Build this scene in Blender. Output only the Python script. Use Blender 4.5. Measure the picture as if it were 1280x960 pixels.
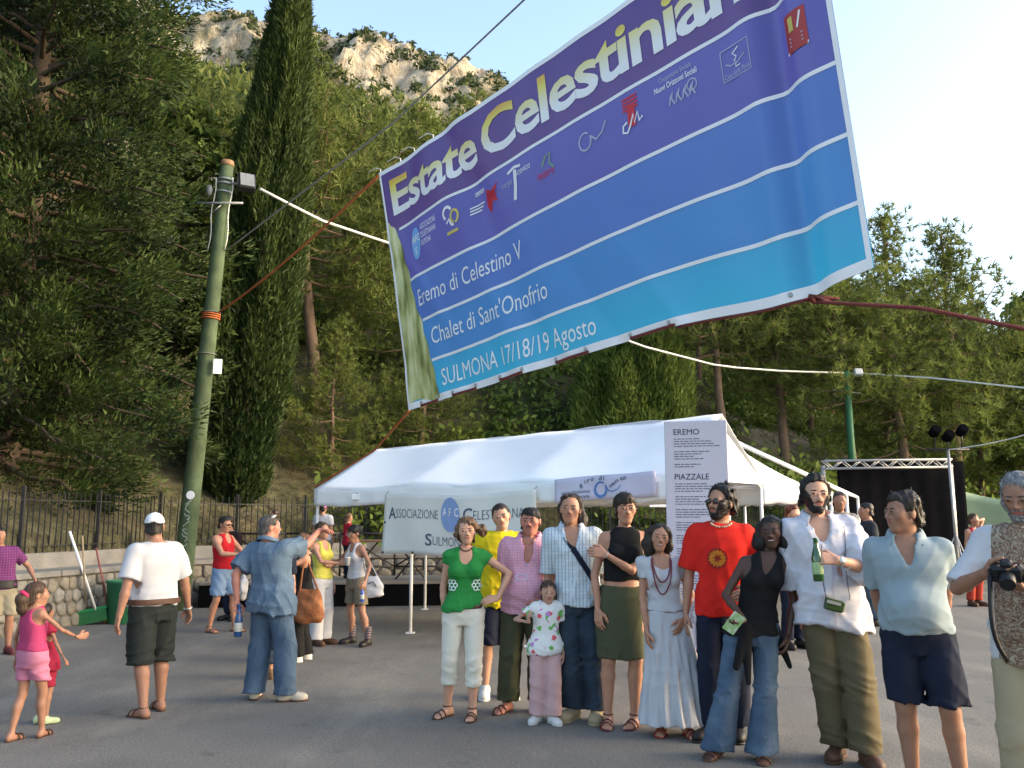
import bpy, bmesh, math, random
import numpy as np
from mathutils import Vector, Matrix
from mathutils.bvhtree import BVHTree

scene = bpy.context.scene
for o in list(bpy.data.objects):
    bpy.data.objects.remove(o)

# ------------------------------------------------------------------ camera
CAM_H = 1.58
PITCH = math.atan(168 / 1100)
cam_data = bpy.data.cameras.new('camera')
cam_data.sensor_width = 36.0
cam_data.lens = 1100 / 1280 * 36.0
cam_data.clip_start = 0.1
cam_data.clip_end = 3000
cam = bpy.data.objects.new('camera', cam_data)
cam.location = (0, 0, CAM_H)
cam.rotation_euler = (math.pi / 2 + PITCH, 0, 0)
scene.collection.objects.link(cam)
scene.camera = cam

# ------------------------------------------------------------------ sky and sun
SUN_EL, SUN_AZ = 16.0, 95.0          # compass-style: azimuth clockwise from +Y (the way the camera looks)
world = bpy.data.worlds.new('World')
scene.world = world
world.use_nodes = True
wn = world.node_tree.nodes
wl = world.node_tree.links
bg = wn['Background']
sky = wn.new('ShaderNodeTexSky')
sky.sky_type = 'NISHITA'
sky.sun_disc = False
sky.sun_elevation = math.radians(SUN_EL)
sky.sun_rotation = math.radians(SUN_AZ)
sky.air_density = 1.0
sky.dust_density = 3.0
sky.ozone_density = 1.0
wl.new(sky.outputs[0], bg.inputs[0])
bg.inputs[1].default_value = 0.15
sun_data = bpy.data.lights.new('sun', 'SUN')
sun_data.energy = 0.5
sun_data.angle = math.radians(60)
sun_data.color = (1.0, 0.95, 0.87)
sun = bpy.data.objects.new('sun', sun_data)
_az, _el = math.radians(SUN_AZ), math.radians(SUN_EL)
_to_sun = Vector((math.sin(_az) * math.cos(_el), math.cos(_az) * math.cos(_el), math.sin(_el)))
sun.rotation_euler = _to_sun.to_track_quat('Z', 'Y').to_euler()
sun.location = (0, -20, 40)
scene.collection.objects.link(sun)
scene.view_settings.view_transform = 'Standard'
scene.view_settings.look = 'None'
scene.view_settings.exposure = 2.05
scene.view_settings.gamma = 1.0
scene.view_settings.use_curve_mapping = False
scene.cycles.max_bounces = 6
scene.cycles.transparent_max_bounces = 6
scene.cycles.use_denoising = True

rng = np.random.default_rng(7)
random.seed(7)
# ------------------------------------------------------------------ helpers
col = scene.collection
_c, _s = math.cos(PITCH), math.sin(PITCH)


def at(px, py, Y):
    """point of the place seen at photo pixel (px, py), standing Y metres in front of the camera"""
    u, v = (px - 640) / 1100, (480 - py) / 1100
    d = np.array([u, _c - v * _s, _s + v * _c])
    return np.array([0, 0, CAM_H]) + d * (Y / d[1])


def on_ground(px, py, z=0.0):
    u, v = (px - 640) / 1100, (480 - py) / 1100
    d = np.array([u, _c - v * _s, _s + v * _c])
    return np.array([0, 0, CAM_H]) + d * ((z - CAM_H) / d[2])


def V3(*a):
    return np.array(a, float)


def unit(v):
    v = np.asarray(v, float)
    return v / (np.linalg.norm(v) + 1e-12)


def rotz(a):
    c, s = math.cos(a), math.sin(a)
    return np.array([[c, -s, 0], [s, c, 0], [0, 0, 1.0]])


def rotx(a):
    c, s = math.cos(a), math.sin(a)
    return np.array([[1, 0, 0], [0, c, -s], [0, s, c]], float)


def roty(a):
    c, s = math.cos(a), math.sin(a)
    return np.array([[c, 0, s], [0, 1, 0], [-s, 0, c]], float)


def mesh_np(name, V, F, smooth=False):
    """mesh from an (n,3) array and an (m,3|4) index array"""
    me = bpy.data.meshes.new(name)
    V = np.ascontiguousarray(V, np.float32)
    F = np.ascontiguousarray(F, np.int32)
    m, k = F.shape
    me.vertices.add(len(V))
    me.vertices.foreach_set('co', V.ravel())
    me.loops.add(m * k)
    me.loops.foreach_set('vertex_index', F.ravel())
    me.polygons.add(m)
    me.polygons.foreach_set('loop_start', np.arange(0, m * k, k, dtype=np.int32))
    me.polygons.foreach_set('loop_total', np.full(m, k, np.int32))
    me.polygons.foreach_set('use_smooth', np.full(m, smooth))
    me.update(calc_edges=True)
    return me


class MB:
    """collects simple solids; build() links them as ONE mesh object"""

    def __init__(self):
        self.v, self.f, self.sm = [], [], []
        self.n = 0

    def add(self, verts, faces, smooth=False):
        self.v.append(np.asarray(verts, float).reshape(-1, 3))
        for f in faces:
            self.f.append([i + self.n for i in f])
            self.sm.append(smooth)
        self.n += len(verts)
        return self

    def box(self, c, size, R=None, bev=0.0):
        sx, sy, sz = [s / 2 for s in size]
        if bev <= 0:
            p = np.array([[x, y, z] for x in (-sx, sx) for y in (-sy, sy) for z in (-sz, sz)], float)
            f = [(0, 1, 3, 2), (4, 6, 7, 5), (0, 4, 5, 1), (2, 3, 7, 6), (0, 2, 6, 4), (1, 5, 7, 3)]
        else:
            b = min(bev, sx * .9, sy * .9, sz * .9)
            lay = []
            for z, e in ((-sz, b), (-sz + b, 0), (sz - b, 0), (sz, b)):
                x, y = sx - e, sy - e
                lay.append([(-x + b, -y, z), (x - b, -y, z), (x, -y + b, z), (x, y - b, z), (x - b, y, z), (-x + b, y, z), (-x, y - b, z), (-x, -y + b, z)])
            p = np.array([q for l in lay for q in l], float)
            f = [tuple(range(7, -1, -1)), tuple(range(24, 32))]
            for l in range(3):
                for i in range(8):
                    j = (i + 1) % 8
                    f.append((l * 8 + i, l * 8 + j, l * 8 + 8 + j, l * 8 + 8 + i))
        if R is not None:
            p = p @ np.asarray(R).T
        return self.add(p + np.asarray(c, float), f)

    def tube(self, pts, r, n=8, caps=True, smooth=True):
        pts = np.asarray(pts, float)
        m = len(pts)
        r = np.broadcast_to(np.asarray(r, float), (m,))
        t = np.gradient(pts, axis=0)
        t /= np.linalg.norm(t, axis=1, keepdims=True) + 1e-9
        ref = np.array([0, 0, 1.0]) if abs(t[0][2]) < .9 else np.array([1.0, 0, 0])
        ring = []
        a = np.arange(n) * 2 * math.pi / n
        x = unit(np.cross(ref, t[0]))
        for i in range(m):
            x = unit(x - t[i] * np.dot(x, t[i]))
            y = np.cross(t[i], x)
            ring.append(pts[i] + r[i] * (np.outer(np.cos(a), x) + np.outer(np.sin(a), y)))
        f = []
        for i in range(m - 1):
            for j in range(n):
                k = (j + 1) % n
                f.append((i * n + j, i * n + k, i * n + n + k, i * n + n + j))
        b = self.n
        self.add(np.concatenate(ring), f, smooth)
        if caps:
            self.f.append([b + i for i in range(n - 1, -1, -1)])
            self.f.append([b + (m - 1) * n + i for i in range(n)])
            self.sm += [False, False]
        return self

    def bar(self, a, b, r, n=6):
        return self.tube([a, b], r, n)

    def lathe(self, prof, c=(0, 0, 0), n=16, R=None, smooth=True):
        prof = list(prof)
        a = np.arange(n) * 2 * math.pi / n
        p = np.concatenate([np.stack([r * np.cos(a), r * np.sin(a), np.full(n, z)], 1) for r, z in prof])
        if R is not None:
            p = p @ np.asarray(R).T
        f = []
        for i in range(len(prof) - 1):
            for j in range(n):
                k = (j + 1) % n
                f.append((i * n + j, i * n + k, i * n + n + k, i * n + n + j))
        b = self.n
        self.add(p + np.asarray(c, float), f, smooth)
        self.f.append([b + i for i in range(n - 1, -1, -1)])
        self.f.append([b + (len(prof) - 1) * n + i for i in range(n)])
        self.sm += [False, False]
        return self

    def ball(self, c, r, n=10, R=None):
        r = np.broadcast_to(np.asarray(r, float), (3,))
        th = np.linspace(0.02, math.pi - .02, n // 2 + 2)
        b = self.n
        a = np.arange(n) * 2 * math.pi / n
        p = np.concatenate([np.stack([np.sin(t) * np.cos(a), np.sin(t) * np.sin(a), np.full(n, -np.cos(t))], 1) for t in th]) * r
        if R is not None:
            p = p @ np.asarray(R).T
        m = len(th)
        f = []
        for i in range(m - 1):
            for j in range(n):
                k = (j + 1) % n
                f.append((i * n + j, i * n + k, i * n + n + k, i * n + n + j))
        self.add(p + np.asarray(c, float), f, True)
        self.f.append([b + i for i in range(n - 1, -1, -1)])
        self.f.append([b + (m - 1) * n + i for i in range(n)])
        self.sm += [True, True]
        return self

    def sheet(self, P):
        """P: (nu,nv,3) grid of points"""
        nu, nv = P.shape[:2]
        f = [(i * nv + j, (i + 1) * nv + j, (i + 1) * nv + j + 1, i * nv + j + 1) for i in range(nu - 1) for j in range(nv - 1)]
        return self.add(P.reshape(-1, 3), f, True)

    def mesh(self, name, off=(0, 0, 0)):
        me = bpy.data.meshes.new(name)
        v = np.concatenate(self.v) - np.asarray(off, float)
        me.from_pydata(v.tolist(), [], self.f)
        me.polygons.foreach_set('use_smooth', np.array(self.sm, bool))
        me.update()
        return me

    def build(self, name, material, parent=None, local=False):
        off = (0, 0, 0) if (parent is None or local) else root_loc(parent)
        return link(name, self.mesh(name, off), material, parent)


def root_loc(o):
    p = np.zeros(3)
    while o is not None:
        p += np.array(o.location)
        o = o.parent
    return p


def link(name, me, material=None, parent=None):
    o = bpy.data.objects.new(name, me)
    if material is not None and me is not None and not len(me.materials):
        me.materials.append(material)
    if parent is not None:
        o.parent = parent
    col.objects.link(o)
    return o


def thing(name, label, cat, loc=(0, 0, 0), rz=0.0, group=None):
    o = bpy.data.objects.new(name, None)
    o.empty_display_size = .2
    o.location = loc
    o.rotation_euler = (0, 0, rz)
    col.objects.link(o)
    tag(o, label, cat, group)
    return o


def tag(o, label=None, cat=None, group=None, kind=None):
    if label: o['label'] = label
    if cat: o['category'] = cat
    if group: o['group'] = group
    if kind: o['kind'] = kind
    return o


def copy_tree(o, parent=None):
    c = o.copy()
    c.parent = parent
    col.objects.link(c)
    for ch in o.children:
        copy_tree(ch, c)
    return c


# smooth value noise on arrays of points -----------------------------------
def _hash(i, j, k, seed):
    h = (i * 374761393 + j * 668265263 + k * 2147483647 + seed * 144665) & 0xFFFFFFFF
    h = ((h ^ (h >> 13)) * 1274126177) & 0xFFFFFFFF
    return ((h ^ (h >> 16)) & 0xFFFF) / 65535.0


def vnoise(p, seed=0):
    p = np.asarray(p, float)
    i = np.floor(p).astype(np.int64)
    f = p - i
    f = f * f * (3 - 2 * f)
    out = 0
    for dx in (0, 1):
        wx = f[..., 0] if dx else 1 - f[..., 0]
        for dy in (0, 1):
            wy = f[..., 1] if dy else 1 - f[..., 1]
            for dz in (0, 1):
                wz = f[..., 2] if dz else 1 - f[..., 2]
                out = out + wx * wy * wz * _hash(i[..., 0] + dx, i[..., 1] + dy, i[..., 2] + dz, seed)
    return out * 2 - 1


def fbm(p, octaves=4, seed=0, gain=.5):
    p = np.asarray(p, float)
    a, s, t = 1.0, 0, 0
    for o in range(octaves):
        s = s + a * vnoise(p * 2 ** o, seed + o * 17)
        t += a
        a *= gain
    return s / t


# ------------------------------------------------------------------ materials
def srgb(r, g, b):
    f = lambda c: (c / 255 / 12.92) if c <= 10 else ((c / 255 + .055) / 1.055) ** 2.4
    return (f(r), f(g), f(b))


MATS = {}


def mat(name, color, rough=.8, var=.12, vscale=6.0, bump=.15, bscale=40.0, metal=0.0, spec=.3, sss=0.0,
        coat=0.0, detail=4, sheen=0.0):
    if name in MATS:
        return MATS[name]
    m = bpy.data.materials.new(name)
    m.use_nodes = True
    nt = m.node_tree
    n, l = nt.nodes, nt.links
    b = n['Principled BSDF']
    b.inputs['Roughness'].default_value = rough
    b.inputs['Metallic'].default_value = metal
    b.inputs['Specular IOR Level'].default_value = spec
    if sss:
        b.inputs['Subsurface Weight'].default_value = sss
        b.inputs['Subsurface Radius'].default_value = (.02, .008, .004)
        b.inputs['Subsurface Scale'].default_value = 1.0
    if coat: b.inputs['Coat Weight'].default_value = coat
    if sheen: b.inputs['Sheen Weight'].default_value = sheen
    tc = n.new('ShaderNodeTexCoord')
    no = n.new('ShaderNodeTexNoise')
    no.inputs['Scale'].default_value = vscale
    no.inputs['Detail'].default_value = detail
    l.new(tc.outputs['Object'], no.inputs['Vector'])
    mix = n.new('ShaderNodeMix')
    mix.data_type = 'RGBA'
    c = np.array(color)
    mix.inputs[6].default_value = (*np.clip(c * (1 - var * 1.6), 0, 1), 1)
    mix.inputs[7].default_value = (*np.clip(c * (1 + var * 1.6), 0, 1), 1)
    l.new(no.outputs['Fac'], mix.inputs[0])
    l.new(mix.outputs[2], b.inputs['Base Color'])
    if bump:
        nb = n.new('ShaderNodeTexNoise')
        nb.inputs['Scale'].default_value = bscale
        nb.inputs['Detail'].default_value = 5
        l.new(tc.outputs['Object'], nb.inputs['Vector'])
        bp = n.new('ShaderNodeBump')
        bp.inputs['Strength'].default_value = min(1, bump)
        bp.inputs['Distance'].default_value = .02
        l.new(nb.outputs['Fac'], bp.inputs['Height'])
        l.new(bp.outputs[0], b.inputs['Normal'])
    MATS[name] = m
    return m


def nodes_of(m):
    return m.node_tree.nodes, m.node_tree.links, m.node_tree.nodes['Principled BSDF']


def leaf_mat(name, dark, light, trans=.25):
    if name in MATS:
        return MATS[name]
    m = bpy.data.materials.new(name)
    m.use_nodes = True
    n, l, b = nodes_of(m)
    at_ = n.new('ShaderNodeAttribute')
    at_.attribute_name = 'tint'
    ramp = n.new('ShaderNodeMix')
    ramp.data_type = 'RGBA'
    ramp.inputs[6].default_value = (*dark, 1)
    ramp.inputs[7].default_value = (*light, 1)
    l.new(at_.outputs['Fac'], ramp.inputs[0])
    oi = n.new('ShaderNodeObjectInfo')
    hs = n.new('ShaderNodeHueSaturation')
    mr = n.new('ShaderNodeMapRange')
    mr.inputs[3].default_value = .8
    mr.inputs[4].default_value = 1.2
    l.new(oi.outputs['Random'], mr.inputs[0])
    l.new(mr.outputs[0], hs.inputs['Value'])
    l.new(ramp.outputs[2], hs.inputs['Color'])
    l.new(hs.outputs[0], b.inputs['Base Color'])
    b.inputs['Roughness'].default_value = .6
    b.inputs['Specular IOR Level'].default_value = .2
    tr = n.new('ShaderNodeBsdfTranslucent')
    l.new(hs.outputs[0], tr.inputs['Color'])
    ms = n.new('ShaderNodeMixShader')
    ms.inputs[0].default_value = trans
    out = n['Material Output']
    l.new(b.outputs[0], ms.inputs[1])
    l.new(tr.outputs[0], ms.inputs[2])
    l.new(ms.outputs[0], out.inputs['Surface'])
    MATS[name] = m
    return m


def text_mesh(s, bold=0.0, shear=0.0, space=1.0, cell=None):
    """2-D lettering: returns verts (n,2) normalised to x 0..1 / y in cap heights, and tris"""
    cu = bpy.data.curves.new('txt', 'FONT')
    cu.body = s
    cu.size = 1.0
    cu.offset = bold
    cu.shear = shear
    cu.space_character = space
    cu.resolution_u = 3
    ob = bpy.data.objects.new('txt', cu)
    col.objects.link(ob)
    dg = bpy.context.evaluated_depsgraph_get()
    me = bpy.data.meshes.new_from_object(ob.evaluated_get(dg))
    bpy.data.objects.remove(ob)
    bpy.data.curves.remove(cu)
    bm = bmesh.new()
    bm.from_mesh(me)
    bpy.data.meshes.remove(me)
    bmesh.ops.triangulate(bm, faces=bm.faces)
    if cell:
        xs = [v.co.x for v in bm.verts]
        ys = [v.co.y for v in bm.verts]
        for ax, lo, hi, st in ((0, min(xs), max(xs), cell[0]), (1, min(ys), max(ys), cell[1])):
            k = lo + st
            while k < hi:
                co, no = [0, 0, 0], [0, 0, 0]
                co[ax] = k
                no[ax] = 1
                bmesh.ops.bisect_plane(bm, geom=bm.verts[:] + bm.edges[:] + bm.faces[:], plane_co=co, plane_no=no)
                k += st
        bmesh.ops.triangulate(bm, faces=bm.faces)
    v = np.array([vv.co[:2] for vv in bm.verts])
    bm.verts.index_update()
    f = np.array([[vv.index for vv in ff.verts] for ff in bm.faces])
    bm.free()
    x0, x1 = v[:, 0].min(), v[:, 0].max()
    v[:, 0] = (v[:, 0] - x0) / (x1 - x0)
    v[:, 1] = v[:, 1] / 0.729          # cap height of the built-in typeface
    return v, f
# ------------------------------------------------------------------ ground
def asphalt():
    m = bpy.data.materials.new('asphalt')
    m.use_nodes = True
    n, l, b = nodes_of(m)
    tc = n.new('ShaderNodeTexCoord')

    def noise(scale, detail=5, rough=.6, stretch=None):
        t = n.new('ShaderNodeTexNoise')
        t.inputs['Scale'].default_value = scale
        t.inputs['Detail'].default_value = detail
        t.inputs['Roughness'].default_value = rough
        if stretch:
            mp = n.new('ShaderNodeMapping')
            mp.inputs['Scale'].default_value = stretch
            mp.inputs['Rotation'].default_value = (0, 0, .5)
            l.new(tc.outputs['Object'], mp.inputs[0])
            l.new(mp.outputs[0], t.inputs['Vector'])
        else:
            l.new(tc.outputs['Object'], t.inputs['Vector'])
        return t

    def ramp(src, stops):
        r = n.new('ShaderNodeValToRGB')
        e = r.color_ramp.elements
        e[0].position, e[0].color = stops[0][0], (*stops[0][1], 1)
        e[1].position, e[1].color = stops[-1][0], (*stops[-1][1], 1)
        for p, c in stops[1:-1]:
            x = e.new(p)
            x.color = (*c, 1)
        l.new(src, r.inputs[0])
        return r.outputs[0]

    def mixc(a, b_, fac, mode='MIX'):
        x = n.new('ShaderNodeMix')
        x.data_type = 'RGBA'
        x.blend_type = mode
        if isinstance(fac, float): x.inputs[0].default_value = fac
        else: l.new(fac, x.inputs[0])
        l.new(a, x.inputs[6])
        l.new(b_, x.inputs[7])
        return x.outputs[2]

    big = ramp(noise(.45, 6).outputs['Fac'], [(.3, (.128, .121, .110)), (.5, (.156, .147, .132)), (.7, (.188, .175, .152))])
    dust = ramp(noise(.9, 7, .7, (1, .35, 1)).outputs['Fac'], [(.50, (0, 0, 0)), (.72, (1, 1, 1))])
    dcol = n.new('ShaderNodeRGB')
    dcol.outputs[0].default_value = (.255, .235, .198, 1)
    c = mixc(big, dcol.outputs[0], dust)
    grain = ramp(noise(55, 3, .8).outputs['Fac'], [(.3, (.45, .45, .45)), (.55, (1, 1, 1)), (.75, (1.7, 1.7, 1.65))])
    c = mixc(c, grain, .85, 'MULTIPLY')
    grain2 = ramp(noise(190, 2, .8).outputs['Fac'], [(.3, (.5, .5, .5)), (.7, (1.6, 1.6, 1.6))])
    c = mixc(c, grain2, .6, 'MULTIPLY')
    vor = n.new('ShaderNodeTexVoronoi')
    vor.feature = 'DISTANCE_TO_EDGE'
    vor.inputs['Scale'].default_value = .33
    wob = noise(1.6, 5)
    va = n.new('ShaderNodeVectorMath')
    va.operation = 'ADD'
    l.new(tc.outputs['Object'], va.inputs[0])
    l.new(wob.outputs['Color'], va.inputs[1])
    l.new(va.outputs[0], vor.inputs['Vector'])
    patch = ramp(noise(.28, 3, .4).outputs['Fac'], [(.36, (.74, .75, .78)), (.40, (1, 1, 1))])
    c = mixc(c, patch, .9, 'MULTIPLY')
    oil = ramp(noise(2.3, 4, .6).outputs['Fac'], [(.28, (.6, .6, .6)), (.36, (1, 1, 1))])
    c = mixc(c, oil, .7, 'MULTIPLY')
    crack = ramp(vor.outputs['Distance'], [(0, (.55, .55, .55)), (.007, (1, 1, 1))])
    c = mixc(c, crack, .3, 'MULTIPLY')
    l.new(c, b.inputs['Base Color'])
    b.inputs['Roughness'].default_value = .88
    b.inputs['Specular IOR Level'].default_value = .35
    bp = n.new('ShaderNodeBump')
    bp.inputs['Strength'].default_value = .5
    bp.inputs['Distance'].default_value = .012
    l.new(noise(130, 4, .7).outputs['Fac'], bp.inputs['Height'])
    l.new(bp.outputs[0], b.inputs['Normal'])
    return m


g = MB().add([(-400, -400, 0), (400, -400, 0), (400, 400, 0), (-400, 400, 0)], [(0, 1, 2, 3)])
tag(g.build('ground', asphalt()), kind='structure')

# ------------------------------------------------------------------ hillside and mountain
WALL = np.array([(-8.2, 5.5), (-6.95, 11.5), (-5.9, 16.3), (-3.0, 19.0), (8.0, 20.6), (16.0, 25.0)])


def y_wall(x):
    return np.interp(x, [-60, -20, -8.2, -6.95, -5.9, -3, 8, 16, 60], [-10, 0, 5.5, 11.5, 16.3, 19.0, 20.6, 25, 45])


def wall_dist(x, y):
    """signed distance behind the wall line"""
    best = np.full(np.shape(x), 1e9)
    sgn = np.ones(np.shape(x))
    L = np.concatenate([[(-9.5, -14)], WALL, [(60, 48)]])
    for a, b in zip(L[:-1], L[1:]):
        d = b - a
        t = np.clip(((x - a[0]) * d[0] + (y - a[1]) * d[1]) / (d @ d), 0, 1)
        qx, qy = x - a[0] - t * d[0], y - a[1] - t * d[1]
        q = np.hypot(qx, qy)
        cr = d[0] * qy - d[1] * qx
        sgn = np.where(q < best, np.sign(cr), sgn)
        best = np.minimum(q, best)
    return best * sgn


RIDGE = ([-1.3, -.8, -.6, -.45, -.397, -.333, -.27, -.235, -.19, -.128, -.085, -.043, -.01, .1, .2, .35, .6, 1.2],
         [.66, .66, .68, .615, .583, .598, .585, .570, .588, .562, .545, .535, .515, .45, .36, .22, .14, .10])


def hill_z(x, y):
    s = np.maximum(wall_dist(x, y), 0) * 1.05
    phi = x / np.maximum(y, 5)
    k = np.interp(phi, [-1.2, -.3, 0, .2, .35, .6, 1.2], [1, 1, .93, .75, .55, .34, .25])
    near = np.interp(s, [0, .4, 3, 7, 14, 40, 100, 170, 400], [1.0, 1.05, 2.6, 6.2, 10.5, 24, 52, 84, 150])
    base = 1.0 + (near - 1.0) * k
    ridge = np.interp(phi, *RIDGE) * 255 - 7.5
    t = np.clip((y - 165) / 85, 0, 1)
    t = t * t * (3 - 2 * t)
    back = np.clip((y - 258) / 70, 0, 1)
    z = base * (1 - t) + ridge * t - back * 30
    p = np.stack([x, y, z * .7], -1)
    far = np.clip((y - 40) / 80, 0, 1)
    amp = .25 + far * 3.0
    z = z + amp * fbm(p / 9.0, 4, 3) * np.clip(s / 6, 0, 1)
    rk = np.clip((y - 140) / 50, 0, 1) * (1 - np.clip((y - 248) / 10, 0, 1) * .6)
    rd = 1 - np.abs(fbm(np.stack([x / 9, y / 22, z / 30], -1), 4, 11))
    z = z + rk * (rd - .7) * 9 + rk * 2.6 * (1 - 2 * np.abs(fbm(np.stack([x / 4, y / 9, z / 9], -1), 3, 71)))
    return np.where(wall_dist(x, y) < .72, -.8, z)


def rockness(x, y, z):
    p = np.stack([x, y, z], -1)
    a = fbm(p / 26.0, 4, 29) + .35 * fbm(p / 6.0, 3, 31)
    far = np.clip((y - 125) / 60, 0, 1)
    near = np.clip(fbm(p / 4.0, 3, 41) * 2.2 - .3, 0, 1) * (y < 60) * .7
    near = np.maximum(near, np.clip(1.0 - wall_dist(x, y) / 6, 0, .18) * np.clip((-3.5 - x) / 2, 0, 1))
    # crags face the valley around the middle of the view
    phi = x / np.maximum(y, 5)
    crag = np.exp(-((phi + .13) / .17) ** 2) * .38 + .05
    return np.clip(np.clip((a + crag) * 2.5, 0, 1) * far + near, 0, 1)


def grid_hill():
    rows = np.concatenate([np.linspace(6, 30, 110), 30 * (340 / 30) ** np.linspace(0.02, 1, 160)])
    ph = np.linspace(-1.25, 1.15, 440)
    Y, PH = np.meshgrid(rows, ph, indexing='ij')
    X = PH * Y
    Z = hill_z(X, Y)
    # crumbly cliffs also push out sideways
    cl = np.clip((Y - 150) / 60, 0, 1)
    P = np.stack([X, Y, Z], -1)
    X = X + cl * 2.2 * fbm(P / 7.0, 3, 51)
    Y = Y + cl * 5.0 * fbm(P * np.array([.22, .22, .10]), 4, 57)
    V = np.stack([X, Y, Z], -1).reshape(-1, 3)
    nr, nc = len(rows), len(ph)
    i = np.arange((nr - 1) * nc).reshape(nr - 1, nc)[:, :-1].ravel()
    F = np.stack([i, i + 1, i + nc + 1, i + nc], 1)
    me = mesh_np('hillside', V, F, True)
    at_ = me.attributes.new('rock', 'FLOAT', 'POINT')
    at_.data.foreach_set('value', rockness(V[:, 0], V[:, 1], V[:, 2]).astype(np.float32))
    return me


def hill_mat():
    m = bpy.data.materials.new('hillside')
    m.use_nodes = True
    n, l, b = nodes_of(m)
    tc = n.new('ShaderNodeTexCoord')

    def tex(scale, stops, detail=6, vec=None):
        t = n.new('ShaderNodeTexNoise')
        t.inputs['Scale'].default_value = scale
        t.inputs['Detail'].default_value = detail
        t.inputs['Roughness'].default_value = .65
        l.new(vec or tc.outputs['Object'], t.inputs['Vector'])
        r = n.new('ShaderNodeValToRGB')
        e = r.color_ramp.elements
        e[0].position, e[0].color = stops[0][0], (*stops[0][1], 1)
        e[1].position, e[1].color = stops[-1][0], (*stops[-1][1], 1)
        for p, c in stops[1:-1]:
            e.new(p).color = (*c, 1)
        l.new(t.outputs['Fac'], r.inputs[0])
        return r.outputs[0], t.outputs['Fac']
    mp = n.new('ShaderNodeMapping')
    mp.inputs['Scale'].default_value = (1, 1, .35)
    l.new(tc.outputs['Object'], mp.inputs[0])
    rock, rf = tex(.45, [(.3, (.20, .16, .11)), (.45, (.38, .32, .23)), (.6, (.50, .44, .33)), (.75, (.42, .37, .29))], 9, mp.outputs[0])
    soil, sf = tex(.8, [(.35, (.030, .042, .013)), (.5, (.062, .066, .025)), (.66, (.125, .105, .055))], 7)
    at_ = n.new('ShaderNodeAttribute')
    at_.attribute_name = 'rock'
    mx = n.new('ShaderNodeMix')
    mx.data_type = 'RGBA'
    l.new(at_.outputs['Fac'], mx.inputs[0])
    l.new(soil, mx.inputs[6])
    l.new(rock, mx.inputs[7])
    fine, _ = tex(4.0, [(.3, (.45, .45, .42)), (.5, (1, 1, 1)), (.7, (1.5, 1.45, 1.35))], 9)
    mid, _ = tex(.16, [(.35, (.6, .58, .55)), (.5, (1, 1, 1)), (.65, (1.2, 1.18, 1.12))], 10, mp.outputs[0])
    cc = mx.outputs[2]
    for k in (fine, mid):
        mm = n.new('ShaderNodeMix')
        mm.data_type = 'RGBA'
        mm.blend_type = 'MULTIPLY'
        mm.inputs[0].default_value = 1
        l.new(cc, mm.inputs[6])
        l.new(k, mm.inputs[7])
        cc = mm.outputs[2]
    l.new(cc, b.inputs['Base Color'])
    b.inputs['Roughness'].default_value = .95
    b.inputs['Specular IOR Level'].default_value = .1
    bp = n.new('ShaderNodeBump')
    bp.inputs['Strength'].default_value = .9
    bp.inputs['Distance'].default_value = 1.2
    _, bf = tex(.9, [(0, (0, 0, 0)), (1, (1, 1, 1))], 9, mp.outputs[0])
    l.new(bf, bp.inputs['Height'])
    l.new(bp.outputs[0], b.inputs['Normal'])
    return m


tag(link('hillside', grid_hill(), hill_mat()), kind='structure')


# ------------------------------------------------------------------ foliage
def tri_cloud(base, direc, L, W, jitter, seed, flat=None):
    """one thin triangle per row, pointing along direc with jitter"""
    r = np.random.default_rng(seed)
    n = len(base)
    d = direc + r.normal(size=(n, 3)) * jitter
    d /= np.linalg.norm(d, axis=1, keepdims=True) + 1e-9
    q = r.normal(size=(n, 3))
    w = np.cross(d, q)
    w /= np.linalg.norm(w, axis=1, keepdims=True) + 1e-9
    L = np.broadcast_to(L, (n,)) * r.uniform(.65, 1.3, n)
    W = np.broadcast_to(W, (n,)) * r.uniform(.7, 1.3, n)
    a = base - w * W[:, None] * .5
    b = base + w * W[:, None] * .5
    c = base + d * L[:, None]
    return np.stack([a, b, c], 1).reshape(-1, 3)


def leaf_cloud(c, size, seed, up=.3):
    """one pointed four-corner leaf per row"""
    r = np.random.default_rng(seed)
    n = len(c)
    nrm = r.normal(size=(n, 3)) + np.array([0, 0, up])
    nrm /= np.linalg.norm(nrm, axis=1, keepdims=True)
    t = np.cross(nrm, r.normal(size=(n, 3)))
    t /= np.linalg.norm(t, axis=1, keepdims=True) + 1e-9
    b = np.cross(nrm, t)
    s = (np.broadcast_to(size, (n,)) * r.uniform(.6, 1.35, n))[:, None]
    return np.stack([c - t * s, c - b * s * .5, c + t * s, c + b * s * .5], 1).reshape(-1, 3)


def crown_mesh(name, V, k, tint, smooth=False):
    F = np.arange(len(V)).reshape(-1, k)
    me = mesh_np(name, V, F, smooth)
    a = me.attributes.new('tint', 'FLOAT', 'POINT')
    a.data.foreach_set('value', np.repeat(np.clip(tint, 0, 1), k).astype(np.float32))
    return me


BARK = mat('bark', (.10, .075, .055), .95, .35, 5, .9, 14, spec=.1)
BARK_PALE = mat('pine_bark', (.17, .115, .08), .95, .35, 4, .9, 12, spec=.1)
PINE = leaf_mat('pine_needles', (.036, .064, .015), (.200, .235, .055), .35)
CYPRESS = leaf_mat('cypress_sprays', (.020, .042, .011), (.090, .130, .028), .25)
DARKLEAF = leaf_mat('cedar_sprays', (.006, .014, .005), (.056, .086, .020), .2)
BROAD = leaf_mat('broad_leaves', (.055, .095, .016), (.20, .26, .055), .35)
SCRUB = leaf_mat('scrub_leaves', (.028, .048, .018), (.085, .105, .04), .25)


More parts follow.
